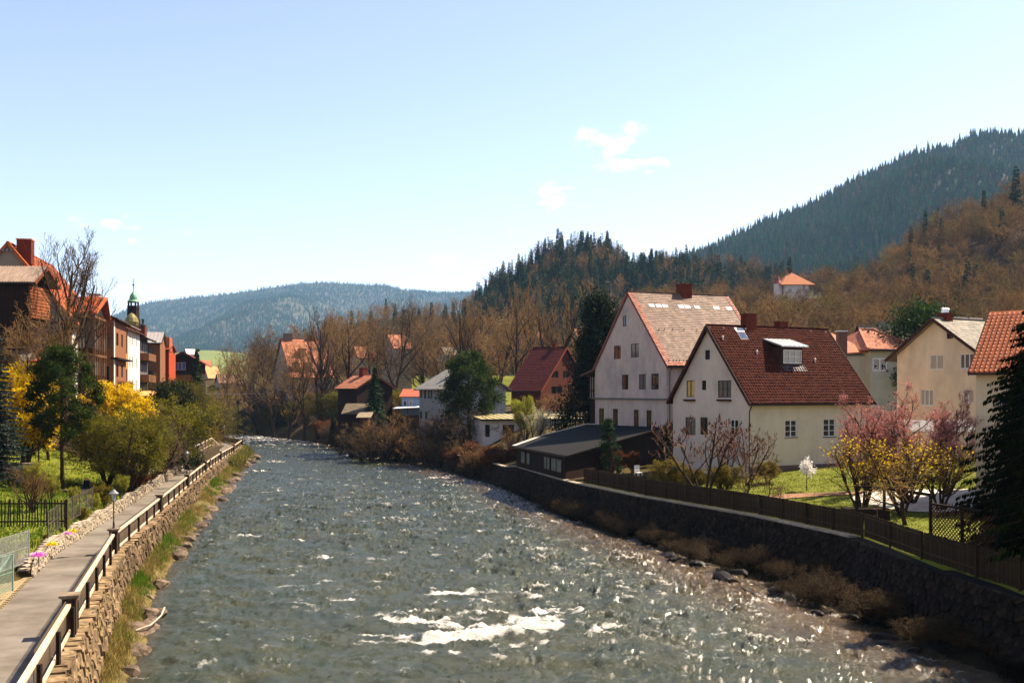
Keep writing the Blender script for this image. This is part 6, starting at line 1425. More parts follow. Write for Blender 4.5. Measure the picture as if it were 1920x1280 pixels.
# ---- left bank planting
put('bigbare', 118, 93, 430, 'bare_tree', 'tall leafless tree with fine dark branches in front of the orange roofed gable', wid=.95, z=6.5)
put('fine_a', 40, 84, 560, 'bare_tree', 'reddish brown leafless tree in front of the corrugated barn', wid=.9, z=5)
put('fine_a', 92, 89, 600, 'bare_tree', 'smaller brown bare tree between the barn and the timber bay', wid=.8, z=5)
put('tallpine', 117, 79, 658, 'pine_tree', 'dark pine with long bare trunk standing in the left garden', wid=.86)
put('tallpine', 72, 83, 735, 'pine_tree', 'slim leaning pine just left of the tall garden pine', wid=.62)
put('bluespruce', -14, 72, 585, 'blue_spruce', 'blue-green spruce cut off by the left picture edge', wid=.82)
put('forsythia', 48, 83, 690, 'forsythia_bush', 'yellow forsythia in front of the yellow outbuilding', 'shrub', wid=.9, z=5)
put('forsythia', 205, 100, 722, 'forsythia_bush', 'left half of the bright yellow forsythia below the brown house', 'shrub', wid=1.0, z=5.2)
put('forsythia', 238, 101, 726, 'forsythia_bush', 'right half of the bright yellow forsythia beside the small orange roof', 'shrub', wid=1.0, z=4.5)
put('forsythia', 222, 98, 760, 'forsythia_bush', 'lowest bright yellow forsythia clump above the olive shrub', 'shrub', wid=1.1, z=4)
put('olive_shrub', 235, 80, 775, 'olive_shrub', 'big arching olive green shrub in the middle of the left garden', 'shrub', wid=1.0)
put('olive_shrub', 262, 84, 790, 'olive_shrub', 'olive shrub drooping towards the footpath', 'shrub', wid=.95)
put('olive_shrub', 200, 84, 770, 'olive_shrub', 'olive shrub just right of the garden pine', 'shrub', wid=1.0)
put('greyshrub', 285, 92, 770, 'weeping_shrub', 'grey-brown weeping shrub beside the juniper', 'shrub', wid=1.2)
put('juniper', 335, 112, 730, 'juniper_tree', 'dark broad juniper beside the footpath bend', wid=.8)
put('juniper', 312, 108, 738, 'juniper_tree', 'second dark juniper left of the footpath bend', wid=.75)
put('olive_tree', 312, 124, 705, 'willow_tree', 'yellow-green budding tree below the red house', wid=1.0)
put('olive_tree', 345, 128, 712, 'willow_tree', 'yellow-green budding tree left of the small far spruce', wid=.9)
put('olive_tree', 285, 120, 722, 'willow_tree', 'yellow-green budding tree below the balcony house', wid=.9)
put('spruce', 369, 150, 655, 'spruce_tree', 'single dark spruce rising in front of the distant green field', wid=.72)
put('olive_tree', 402, 152, 728, 'fruit_tree', 'small ochre budding tree with dark fork left of the river bend', wid=1.15)
put('olive_tree', 430, 168, 745, 'fruit_tree', 'ochre budding tree at the end of the footpath', wid=1.0)
put('hedge_brown', 300, 84, 852, 'brown_bush', 'reddish brown dry bush by the green mesh fence', 'shrub', wid=1.0)
put('brownshrub', 62, 62, 868, 'brown_bush', 'dry twiggy bush on the lawn behind the dark pickets', 'shrub', wid=1.2)
put('hedge_brown', 420, 150, 800, 'brown_bush', 'small pinkish bush near the end of the footpath', 'shrub', wid=.9)
put('yellowshrub', 395, 140, 795, 'green_bush', 'yellow-green bush behind the short ramp railing', 'shrub', wid=1.3)
put('yellowshrub', 350, 122, 815, 'green_bush', 'yellow-green bush beside the tall slender lantern', 'shrub', wid=1.3)
put('forsythia', 381, 145, 793, 'forsythia_bush', 'tiny yellow forsythia near the end of the footpath', 'shrub', wid=.8)
put('greyshrub', 170, 94, 735, 'twiggy_shrub', 'grey twiggy shrub between the pine and the forsythia', 'shrub', wid=1, z=5)
put('fine_a', 25, 88, 700, 'twiggy_shrub', 'brown twiggy growth against the buff stone wall', 'shrub', wid=1.1)
for i, (px, Y, t_, k) in enumerate(((62, 73, 868, 'greenshrub'), (20, 76, 880, 'greenshrub'), (95, 70, 890, 'greenshrub'), (140, 68, 912, 'greenshrub'), (205, 70, 905, 'yellowshrub'), (182, 66, 925, 'greenshrub'), (165, 61, 948, 'yellowshrub'), (143, 57, 968, 'greenshrub'), (100, 51.5, 1000, 'yellowshrub'), (70, 49.5, 1012, 'greenshrub'), (235, 77, 890, 'greenshrub'))):
    put(k, px, Y, t_, 'low_bush', 'low leafy garden bush along the left garden beds', 'bush', 'low bushes in the left garden', wid=.95)
# dense shrubs on the far slopes
R = random.Random(77)
for i in range(16):
    px = R.uniform(150, 330); Y = R.uniform(100, 128); put(R.choice(['brownshrub', 'greyshrub', 'olive_shrub']), px, Y, 736+R.uniform(10, 50)+(330-px)*.05, 'slope_shrub', 'twiggy shrub on the slope under the old houses', 'shrub', 'shrubs on the slope under the old houses', wid=1.1)
# ---- centre: tall bare trees
CT = [(592, 215, 578, 'twin', 'slender twin-stemmed bare tree in front of the left half of the mansard roof', .85), (604, 222, 576, 'lime_b', 'tall bare tree rising in front of the mansard roof', .8), (655, 226, 582, 'lime_a', 'broad bare tree right of the mansard roof', .95), (741, 232, 553, 'lime_c', 'tallest central bare tree with a thick straight trunk', .85),
      (795, 242, 575, 'fine_a', 'paler brown bare tree between the tallest tree and the villa', .9), (862, 205, 560, 'twin', 'paired bare trees leaning apart behind the pine, left one', .8), (884, 207, 562, 'lime_b', 'paired bare trees leaning apart behind the pine, right one', .85), (930, 232, 566, 'fine_a', 'orange-brown bare tree between the paired trees and the fan-shaped one', 1.0),
      (968, 214, 540, 'lime_a', 'tall dark bare tree left of the fan-shaped tree', .75), (1032, 228, 522, 'fan', 'huge fan-shaped bare tree with many upright stems behind the red roof', 1.15), (512, 205, 622, 'lime_c', 'bare tree in front of the left edge of the mansard roof', .9), (540, 208, 640, 'fine_a', 'bushy bare tree below the mansard house', 1.0),
      (425, 225, 655, 'lime_b', 'small thin bare tree in front of the distant green field', .7), (447, 215, 665, 'lime_a', 'thin bare tree right of the distant green field', .7), (482, 205, 640, 'fine_a', 'dense bare tree at the left end of the river wood', 1.0), (700, 240, 600, 'fine_a', 'rusty brown bare tree left of the tallest tree', 1.0), (828, 245, 590, 'fine_a', 'rusty bare tree above the villa', 1.0), (570, 210, 645, 'lime_a', 'bare tree at the centre of the mansard roof', .7)]
for px, Y, py, k, lab, w in CT: put(k, px, Y, py, 'bare_tree', lab, wid=w)
R = random.Random(5)
for i in range(64):   # background bare trees
    px = R.uniform(470, 1120); Y = R.uniform(255, 370); put(R.choice(['fine_a', 'lime_a', 'lime_c', 'copse_b']), px, Y, 640-35*math.sin((px-470)/650*PI)+R.uniform(-28, 42)-(20 if px > 900 else 0), 'wood_tree', 'bare brown tree in the wood behind the houses', 'tree', 'bare trees in the wood behind the houses', wid=R.uniform(.8, 1.2))
for i in range(84):   # bank shrubs far
    px = R.uniform(440, 790); 
    Y = np.interp(px, [440, 560, 700, 800], [262, 232, 196, 166])+R.uniform(2, 24)
    put(R.choice(['brownshrub', 'greyshrub', 'brownshrub', 'olive_shrub', 'fine_a']), px, float(Y), R.uniform(725, 790), 'bank_shrub', 'brown twiggy shrub on the far wooded river bank', 'shrub', 'shrubs on the far wooded river bank', wid=R.uniform(.9, 1.4))
for i in range(64):
    px = R.uniform(590, 1010); Y = float(np.interp(px, [590, 640, 690, 800, 890, 1010], [212, 192, 172, 150, 130, 112]))+R.uniform(-4, 5)
    put(R.choice(['brownshrub', 'greyshrub', 'hedge_brown']), px, Y, float(np.interp(px, [590, 690, 800, 1010], [785, 795, 822, 866]))+R.uniform(-12, 22), 'bank_scrub', 'low brown scrub on the shaded right river bank', 'shrub', 'scrub on the shaded right bank', wid=R.uniform(1.1, 1.6), z=R.uniform(-.1, 1.2))
for i, (px, Y, t_, z_) in enumerate(((640, 172, 785, .3), (660, 163, 792, .3), (678, 158, 794, .3), (697, 155, 786, .3), (720, 156, 775, .5), (745, 158, 778, .8), (768, 160, 784, 1))): put('brownshrub' if i % 2 else 'greyshrub', px, Y, t_, 'bank_shrub', 'brown bank shrub', 'shrub', 'shrubs on the far wooded river bank', wid=1.25, z=z_)
for i, (px, Y, t_) in enumerate(((800, 151, 768), (835, 152, 750), (905, 147, 770))): put('greyshrub', px, Y, t_, 'bare_bush', ['bare grey bush at the river corner of the grey-roofed house', 'tall bare grey bush under the left side of the broad pine', 'bare grey bush between the broad pine and the garage'][i], 'shrub', wid=1.1)
put('spruce', 703, 168, 688, 'spruce_tree', 'narrow dark spruce in front of the dark chalet', wid=1.05, z=4)
put('spruce', 625, 178, 768, 'spruce_tree', 'small dark conical yew near the water left of the lean-to', wid=.9, z=2)
put('roundpine', 882, 150, 668, 'pine_tree', 'broad green pine with bare lower branches in front of the grey-roofed house', wid=.9)
put('greyshrub', 870, 146, 760, 'bare_bush', 'tangled bare undergrowth below the broad pine', 'shrub', wid=1.8)
put('greyshrub', 825, 150, 770, 'bare_bush', 'tangled bare bush against the grey-roofed house', 'shrub', wid=1.4)
put('thuja', 1122, 128, 566, 'thuja_tree', 'huge dark green conifer left of the tall house', wid=.85)
put('greenshrub', 985, 134, 745, 'pale_green_shrub', 'pale yellow-green shrub in front of the white garage', 'shrub', wid=.85)
put('paleblossom', 1005, 128, 762, 'blossoming_shrub', 'creamy blossoming shrub in front of the white garage', 'shrub', wid=.95)
put('brownshrub', 960, 126, 795, 'brown_bush', 'brown bush left of the blossoming shrub', 'shrub', wid=1.2)
for i, (px, Y, t_) in enumerate(((1040, 160, 735), (1070, 165, 740), (1005, 170, 742), (1090, 150, 725), (1060, 150, 752))): put('fine_a', px, Y, t_, 'bare_bush', 'reddish bare bush between the red house and the garage', 'shrub', 'bare bushes between the red house and the garage', wid=1.5)
# ---- right gardens
put('cypress', 1144, 92.5, 786, 'cypress', 'small dark columnar cypress against the black shed roof', wid=1.0)
put('juniper', 1258, 99, 800, 'dark_yew', 'dark yew in the shadow corner between the two big houses', wid=.7)
for i, (px, w) in enumerate(((1112, 1.0), (1136, 1.0), (1160, 1.05), (1186, 1.0))): put('hedge_brown', px, 97-i*.9, 843+i*2, 'beech_hedge', 'clipped brown hedge bush behind the long picket fence', 'hedge', 'clipped brown hedge beside the black roofed shed', wid=w*.8)
put('sumac', 1318, 74, 778, 'sumac_tree', 'sumac with dark red seed cones before the white gable wall', wid=1.05)
put('sumac', 1402, 79, 800, 'sumac_tree', 'smaller sumac with red cones at the corner of the white house', wid=.85, rz=2)
put('sumac', 1365, 78, 800, 'sumac_tree', 'sumac between the other two at the white gable wall', wid=.9, rz=4)
put('yellowshrub', 1262, 79, 858, 'green_bush', 'yellow-green bush at the left corner of the white house', 'shrub', wid=1.4)
put('yellowshrub', 1300, 77, 872, 'green_bush', 'yellow-green bush beneath the sumac', 'shrub', wid=1.5)
put('yellowshrub', 1350, 76, 868, 'green_bush', 'yellow-green bush below the white gable', 'shrub', wid=1.5)
put('yellowshrub', 1440, 79, 862, 'green_bush', 'yellow-green bush below the rain pipe of the white house', 'shrub', wid=1.5)
put('fruit', 1395, 69, 850, 'fruit_tree', 'small bare fruit tree behind the picket fence', wid=.7)
put('fruit', 1432, 66, 880, 'fruit_tree', 'low crooked fruit tree on the lawn edge', wid=.7)
put('fruit', 1470, 63.5, 905, 'fruit_tree', 'dark crooked dwarf fruit tree close to the fence', wid=.65)
put('magnolia', 1512, 74, 864, 'magnolia', 'little white flowering tree on a thin stem on the lawn', wid=.8)
put('pinktree', 1705, 66, 722, 'pink_tree', 'large multi-stemmed tree with pink buds before the cream house', wid=1.15)
put('pinktree', 1775, 67, 735, 'pink_tree', 'pink budding tree beside the dark spruce', wid=.9)
put('pinktree', 1625, 72, 765, 'pink_tree', 'smaller pink budding shrub at the right end of the white house', wid=.95)
put('thin_forsythia', 1615, 64, 815, 'forsythia_bush', 'thin yellow forsythia under the pink tree, left one', 'shrub', wid=1.0)
put('thin_forsythia', 1690, 62, 820, 'forsythia_bush', 'thin yellow forsythia under the pink tree, middle one', 'shrub', wid=1.1)
put('thin_forsythia', 1765, 63, 830, 'forsythia_bush', 'thin yellow forsythia close to the spruce', 'shrub', wid=1.1)
put('fruit', 1700, 58.5, 850, 'fruit_tree', 'dark forked bare tree rising through the fence line', wid=1.1)
put('bigspruce', 1962, 50, 470, 'spruce_tree', 'huge black-green spruce filling the right picture edge', wid=.84, z=3)
for q_ in ((2120, 39, 300), (2330, 33, 250), (2060, 47, 420)): put('bigspruce', *q_, 'spruce_tree', 'dark spruce added off the right picture edge to shade the bank', group='spruces at the right edge', wid=.8, z=3)  # extra spruces outside the view, added to throw shade on the bank
put('roundtree', 1733, 122, 580, 'round_tree', 'round dark green tree behind the pale green house', wid=.9)
put('fine_a', 1440, 200, 548, 'bare_tree', 'rounded bare tree above the brown tiled roof', wid=1.0)
put('fine_a', 1380, 210, 560, 'bare_tree', 'bare tree just right of the tall house roof', wid=1.0)
# garden furniture and lattice, right
def box_thing(name, label, cat, parts_, loc, rz=0):
    t = thing(name, label, cat, loc, rz)
    for nm, bx_, m in parts_:
        b = MB(); [b.box(c, *s) for c, s in bx_]; b.build(nm, m, t)
    return t
x, y = X_(1197, 83), 83.0; z = gz(x, y)
box_thing('garden_chair', 'white slatted garden chair beside the brown hedge', 'chair', [('leg', [((-.22, -.22, .22), (.05, .05, .44))], WHITE), ('leg', [((.22, -.22, .22), (.05, .05, .44))], WHITE), ('leg', [((-.22, .22, .5), (.05, .05, 1.0))], WHITE), ('leg', [((.22, .22, .5), (.05, .05, 1.0))], WHITE), ('seat', [((0, 0, .44), (.5, .5, .04))], WHITE), ('backrest', [((0, .24, .6+.13*k), (.5, .03, .08)) for k in range(4)], WHITE)], (x, y, z+.75), .5)
pf = [(X_(1183, 82), 82, 3.3), (X_(1208, 80.5), 80.5, 3.3)]
picket_fence('small_gate_fence', 'tiny dark picket gate in front of the white chair', pf, 1.0, .08, .09, WOOD_D, 20, 2.0)
def post_frame(label, pts, h, m, name='pergola'):
    t = thing(name, label, 'pergola'); 
    for a in pts: b = MB(); b.box((a[0], a[1], gz(a[0], a[1])+h/2), .14, .14, h); b.build('post', m, t)
    for a, c in zip(pts[:-1], pts[1:]): b = MB(); b.bar((a[0], a[1], gz(*a)+h), (c[0], c[1], gz(*c)+h), .12, .16); b.build('beam', m, t)
    return t
post_frame('rustic dark post pergola above the picket fence on the lawn', [(X_(1606, 60), 60.0), (X_(1658, 58.5), 58.5), (X_(1745, 54.5), 54.5)], 2.2, WOOD_D)
lt = thing('lattice_screen', 'dark diagonal lattice screen between the pergola and the spruce', 'screen'); a = Vector((X_(1745, 52), 52, 3.1)); b_ = Vector((X_(1868, 48), 48, 3.1)); Ls = (b_-a).length; segs = []
for i in range(-9, int(Ls/.22)):
    for sg in (1, -1):
        s0, s1 = i*.22, i*.22+2.0; ca, cb = max(0, s0), min(Ls, s1)
        if cb-ca > .05:
            f = lambda s: (s-s0)/2.0*2.0 if sg > 0 else 2.0-(s-s0)
            segs.append((a.lerp(b_, ca/Ls)+Vector((0, 0, f(ca))), a.lerp(b_, cb/Ls)+Vector((0, 0, f(cb))), .03, .03))
V, F = prisms(segs, 4); link('lattice', mkmesh('lattice', V, F), mat('lattice_wood', (.07, .028, .015), (.14, .06, .03), 4, .8), lt, 'stuff')
for f in (0, .5, 1): p = a.lerp(b_, f); m = MB(); m.box((p.x, p.y, 4.2), .13, .13, 2.4); m.build('post', WOOD_D, lt)
m = MB(); m.bar(a+Vector((0, 0, 2.1)), b_+Vector((0, 0, 2.1)), .15, .12); m.build('beam', WOOD_D, lt)
m = MB(); m.box((X_(1622, 61), 61, 3.6), 2.6, 1.2, .7); tag(m.build('compost_box', WOOD_D), 'dark boarded compost box just behind the fence corner', 'box')
# patio, low bed of bark
def patch(name, label, c, rx, ry, m, kind='structure'):
    V = [(c[0], c[1], gz(*c)+.12)]; n = 26
    for k in range(n): a = 2*PI*k/n; r = 1+.15*math.sin(3*a+1); x, y = c[0]+rx*r*math.cos(a), c[1]+ry*r*math.sin(a); V.append((x, y, gz(x, y)+.06))
    o = link(name, mkmesh(name, V, [(0, 1+k, 1+(k+1) % n) for k in range(n)], True), m); o['kind'] = kind; return o
patch('flower_bed', '', (X_(1520, 71), 71.5), 4.6, .9, mat('bark_mulch', (.20, .11, .06), (.34, .2, .12), 3, .95, .03, 20))
patch('patio', '', (X_(1800, 66), 67), 6.5, 4.5, mat('pale_paving', (.52, .46, .36), (.66, .6, .5), 2, .9))
t = thing('awning', 'white slatted awning roof in front of the cream house', 'awning', (X_(1710, 80), 80, gz(X_(1710, 80), 80))); s = 80/FPX; w = 140*s; zz1, zz2 = Z_(808, 80)-t.location.z, Z_(790, 80)-t.location.z
for k in range(14): f = k/13; m = MB(); m.box((w/2, 3*f, zz1+(zz2-zz1)*f), w, .15, .05); m.build('slat', WHITE, t)
m = MB(); [m.box((x, 0, zz1/2), .12, .12, zz1) for x in (.1, w/2, w-.1)]; m.build('post', WHITE, t)
# ---- rocks, grass, people on the left
def rockmesh(seed):
    import bmesh
    b = bmesh.new(); bmesh.ops.create_icosphere(b, subdivisions=2, radius=1); r = random.Random(seed); pl_ = [(Vector((r.gauss(0, 1), r.gauss(0, 1), r.gauss(0, 1))).normalized(), r.uniform(.5, .85)) for _ in range(9)]
    for v in b.verts:
        for n, d in pl_:
            e = v.co.dot(n)-d
            if e > 0: v.co -= n*e
    me = bpy.data.meshes.new('rock'); b.to_mesh(me); b.free(); return me
ROCKM = mat('bank_rock', (.07, .05, .034), (.23, .17, .12), 2.2, .85, .03, 8, rnd=.25); ROCKD = mat('wet_shade_toned_rock', (.008, .006, .004), (.045, .032, .022), 2.2, .5, .03, 8, rnd=.3)  # second rock is a darker copy with the right bank's shade painted in
rms = [rockmesh(i) for i in range(6)]
rmd = [m.copy() for m in rms]
for m in rms: m.materials.append(ROCKM)
for m in rmd: m.materials.append(ROCKD)
R = random.Random(21)
for px, py, s, lab in ((250, 1185, 1.15, 'large pale boulder at the water edge near the driftwood branch'), (262, 1140, .6, 'brown boulder above the driftwood branch'), (350, 1012, .8, 'flat pale rock ledge below the second pillar'), (395, 955, .95, 'broad flat rock at the tip of the grassy bank'), (300, 1095, .8, 'dark square rock jutting from the left bank'), (225, 1262, .8, 'pale boulder at the bottom of the left bank'), (330, 1045, 1.0, 'flat ochre slab rock below the green tufts'), (365, 1003, .6, 'dark rock in a gap of the bank beside pale slabs')):
    q = flat(px, py, .1); o = link('boulder', rms[int(px) % 6], None); o.location = (q[0]-.1, q[1], .02); o.scale = (s*1.3, s*.95, s*.5); o.rotation_euler = (R.uniform(-.2, .2), R.uniform(-.2, .2), R.uniform(0, 6)); tag(o, lab, 'rock')
for i in range(70):
    y = 38*(4.6**R.random()); x = float(itp(LE, y))+R.uniform(-1.3, .5); s = R.uniform(.22, .6)*(1+y/150); o = link('shore_rock', rms[i % 6], None); o.location = (x, y, R.uniform(-.05, .12)); o.scale = (s*1.3, s, s*.6); o.rotation_euler = (R.uniform(-.3, .3), R.uniform(-.3, .3), R.uniform(0, 6)); tag(o, 'rough rock on the sunny left shoreline', 'rock', 'shore rocks below the walkway wall')
for i in range(46):
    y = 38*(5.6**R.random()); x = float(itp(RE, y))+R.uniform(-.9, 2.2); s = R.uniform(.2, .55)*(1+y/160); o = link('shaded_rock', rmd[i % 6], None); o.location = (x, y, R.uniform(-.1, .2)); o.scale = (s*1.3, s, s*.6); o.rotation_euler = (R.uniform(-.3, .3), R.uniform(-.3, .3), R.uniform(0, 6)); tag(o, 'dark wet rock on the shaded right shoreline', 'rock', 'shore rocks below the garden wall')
for i in range(115):
    Y = 40*(2.4**R.random()); x = float(itp(RE, Y)+(itp(WR, Y)-itp(RE, Y))*R.uniform(.1, .9)); px = 960+FPX*x/Y; z = R.uniform(.2, .5); h = R.uniform(.4, 1.5)
    put(R.choice(['wallshrub', 'wallshrub', 'wallshrub', 'greyshrub']), px, Y, HORIZ+(CAMH-z-h)*FPX/Y, 'wall_scrub', 'dark scrub at the wall foot', 'shrub', 'scrub at the foot of the garden wall', wid=R.uniform(1.0, 1.8), z=z-.1, free=True)
def blades(pts, n_each, h, w, spread, rs, leanx=.3):
    P = np.repeat(np.asarray(pts, float), n_each, 0); n = len(P); P[:, :2] += rs.normal(0, spread, (n, 2)); a = rs.uniform(0, 2*PI, n); Wd = np.stack([np.cos(a), np.sin(a), 0*a], 1)*w
    Hh = h*rs.uniform(.5, 1.2, (n, 1)); B = rs.normal(0, leanx, (n, 3)); B[:, 2] = 0; m = P+B*Hh*.35; m[:, 2] += Hh[:, 0]*.6; t = P+B*Hh*1.1; t[:, 2] += Hh[:, 0]*.95
    V = np.stack([P-Wd, P+Wd, m+Wd*.8, t, m-Wd*.8], 1).reshape(-1, 3); i = (np.arange(n)*5)[:, None]; return V, i
def grass_obj(name, pts, n_each, h, w, spread, m, seed, lean=.3, label=None):
    V, i = blades(pts, n_each, h, w, spread, np.random.RandomState(seed), lean); me = mkmesh(name, V, np.concatenate([i+np.array([[0, 1, 2, 4]]), i+np.array([[4, 2, 3, 3]])])[:0+0] if False else np.concatenate([i+np.array([[0, 1, 2]]), i+np.array([[0, 2, 4]]), i+np.array([[4, 2, 3]])]))
    return tag(link(name, me, m), kind='stuff')
GR1 = mat('fresh_grass', (.06, .12, .008), (.15, .23, .015), 1.5, .8, island=.3, transl=.35); GR2 = mat('dry_straw_grass', (.17, .13, .035), (.36, .28, .095), 1.5, .85, island=.3, transl=.3); GR3 = mat('shade_toned_grass', (.004, .006, .001), (.026, .024, .004), 1.5, .85, island=.4, transl=.3)  # third grass is darkened, its colour replacing shade on the right bank
def bank_pts(n, side, y0, y1, f0, f1, seed, thr=.0):
    R = np.random.RandomState(seed); y = y0*(y1/y0)**R.rand(n); t = f0+(f1-f0)*R.rand(n)
    a, b_ = (itp(WL, y)+.4, itp(LE, y)) if side == 'L' else (itp(WR, y)-.4, itp(RE, y)+.2)
    x = a+(b_-a)*t; k = fbm(x*.35, y*.22, seed) > thr; zi = np.interp(y, [0, 40, 100, 200], [1.5, 1.1, .8, .6]) if side == 'L' else .37+0*y
    z = zi*(1-t)**.8-.5*t**2; return np.stack([x, y, z], 1)[k]
grass_obj('bank_grass', bank_pts(1500, 'L', 34, 175, 0, .75, 3, .46), 16, .42, .014, .16, GR1, 1)
grass_obj('dry_bank_grass', bank_pts(3000, 'L', 34, 178, .0, .95, 8, .38), 14, .40, .013, .18, GR2, 2, .6)
grass_obj('tall_reed_grass', bank_pts(260, 'L', 140, 180, 0, .7, 9, 0), 20, 1.5, .03, .3, mat('olive_reed', (.16, .15, .03), (.3, .26, .06), 2, .85, island=.3), 4, .3)
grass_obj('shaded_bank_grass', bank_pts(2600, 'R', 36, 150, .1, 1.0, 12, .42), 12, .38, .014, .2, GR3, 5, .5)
def area_pts(x0, x1, y0, y1, n, seed, f=None):
    R = np.random.RandomState(seed); x = x0+(x1-x0)*R.rand(n); y = y0+(y1-y0)*R.rand(n); k = np.ones(n, bool) if f is None else f(x, y); x, y = x[k], y[k]; return np.stack([x, y, ground(x, y)-.02], 1)
lf_ = lambda x, y: (x < itp(WL, y)-3.6-2*(y < 44))
grass_obj('garden_grass', area_pts(-46, -19, 42, 92, 9000, 31, lf_), 7, .22, .02, .25, GR1, 6, .5)
grass_obj('garden_weeds', area_pts(-46, -19, 42, 100, 3500, 33, lambda x, y: lf_(x, y) & (fbm(x*.3, y*.3, 4) > .5)), 7, .4, .03, .25, mat('weed_leaf', (.07, .12, .015), (.2, .2, .03), 1.5, .85, island=.4, transl=.3), 7, .7)
grass_obj('lawn_grass', area_pts(8, 46, 56, 92, 12000, 35, lambda x, y: x > itp(WR, y)+1.2), 7, .10, .02, .25, mat('lawn_blade', (.09, .13, .008), (.17, .20, .012), .4, .8, island=.2, transl=.4), 8, .6)
grass_obj('wall_tufts', np.concatenate([np.stack([itp(WL, y)+.35, y, itp(WZ, y)-R_], 1) for y, R_ in [(np.random.RandomState(3).uniform(30, 120, 150), np.random.RandomState(4).uniform(0, 1.2, 150))]]), 9, .22, .012, .08, GR2, 9, .8)
# flower cushions on the low wall
for px, py, r, c, lab in ((72, 1036, .26, (.62, .12, .50), 'magenta flower cushion on the wall end beside the tan setts'), (127, 1001, .15, (.6, .25, .5), 'small pink flower tuft on top of the white stone wall'), (98, 1022, .2, (.7, .52, .02), 'yellow flower cushion spilling over the white stone wall'), (137, 997, .2, (.6, .5, .03), 'greenish yellow flower cushion on the white wall top')):
    Y = 6.9*FPX/(py-HORIZ); x = X_(px, Y); V, F = leaves([(0, 0, .05)], 260, .10, r*.5, np.random.RandomState(int(px))); V[:, 2] = np.abs(V[:, 2])*.55; o = link('flower_cushion', mkmesh('flower_cushion', V, F), mat('petal_%s' % {72: 'magenta', 127: 'pink', 98: 'yellow', 137: 'lemon'}[px], c, tuple(min(.9, v*1.3) for v in c), 3, .8, island=.2, transl=.2)); o.location = (x, Y, 4.1 if px != 72 else 3.95); tag(o, lab, 'flowers')
# driftwood
m = MB(); q = flat(252, 1180, .3); m.tube([(q[0]-.6, q[1]+.0, .25), (q[0]+.1, q[1]-.1, .3), (q[0]+.55, q[1]+.5, .4), (q[0]+.75, q[1]+1.3, .65), (q[0]+.7, q[1]+1.9, .9)], .04, 6); tag(m.build('driftwood_branch', mat('bleached_wood', (.45, .36, .27), (.62, .52, .42), 3, .8)), 'curved bleached driftwood branch lying at the left water edge', 'branch')
for i, (px, py) in enumerate(((1045, 935), (1250, 1012), (905, 880), (1500, 1120), (1010, 905))):
    q = flat(px, py, .3); dm = PROT['fruit']['crown'].copy(); dm.materials.clear(); o = link('dead_branches', dm, mat('dead_twig', (.16, .11, .07), (.3, .22, .15), 3, .85)); o.location = (q[0]+.8, q[1], -.1); o.scale = (.55, .55, .5); o.rotation_euler = (R.uniform(-.8, .8), R.uniform(.3, .9), R.uniform(0, 6)); tag(o, ['fan of pale dead branches hanging from the shed wall', 'dead twigs on the bank left of the first mossy stones', 'dead twigs on the bank below the garage shrub', 'dead twigs lying among mossy stones nearest the viewer', 'pale dead twigs below the shed windows'][i], 'branches')
for i in range(7):
    m = MB(); 
y = 77.0; x = X_(142, y); z = gz(x, y)
bp = thing('board_pile', 'pile of old planks lying on the ground beside the bending gardener', 'planks', (x, y, z))
for k in range(9): m = MB(); m.box((.25*math.sin(k*2), .16*(k-4), .08+.05*(k % 3)), 2.6-.15*k % 1, .18, .05, -.45+.05*k); m.build('plank', mat('old_plank', (.30, .2, .12), (.5, .36, .24), 3, .85, rnd=.2), bp)
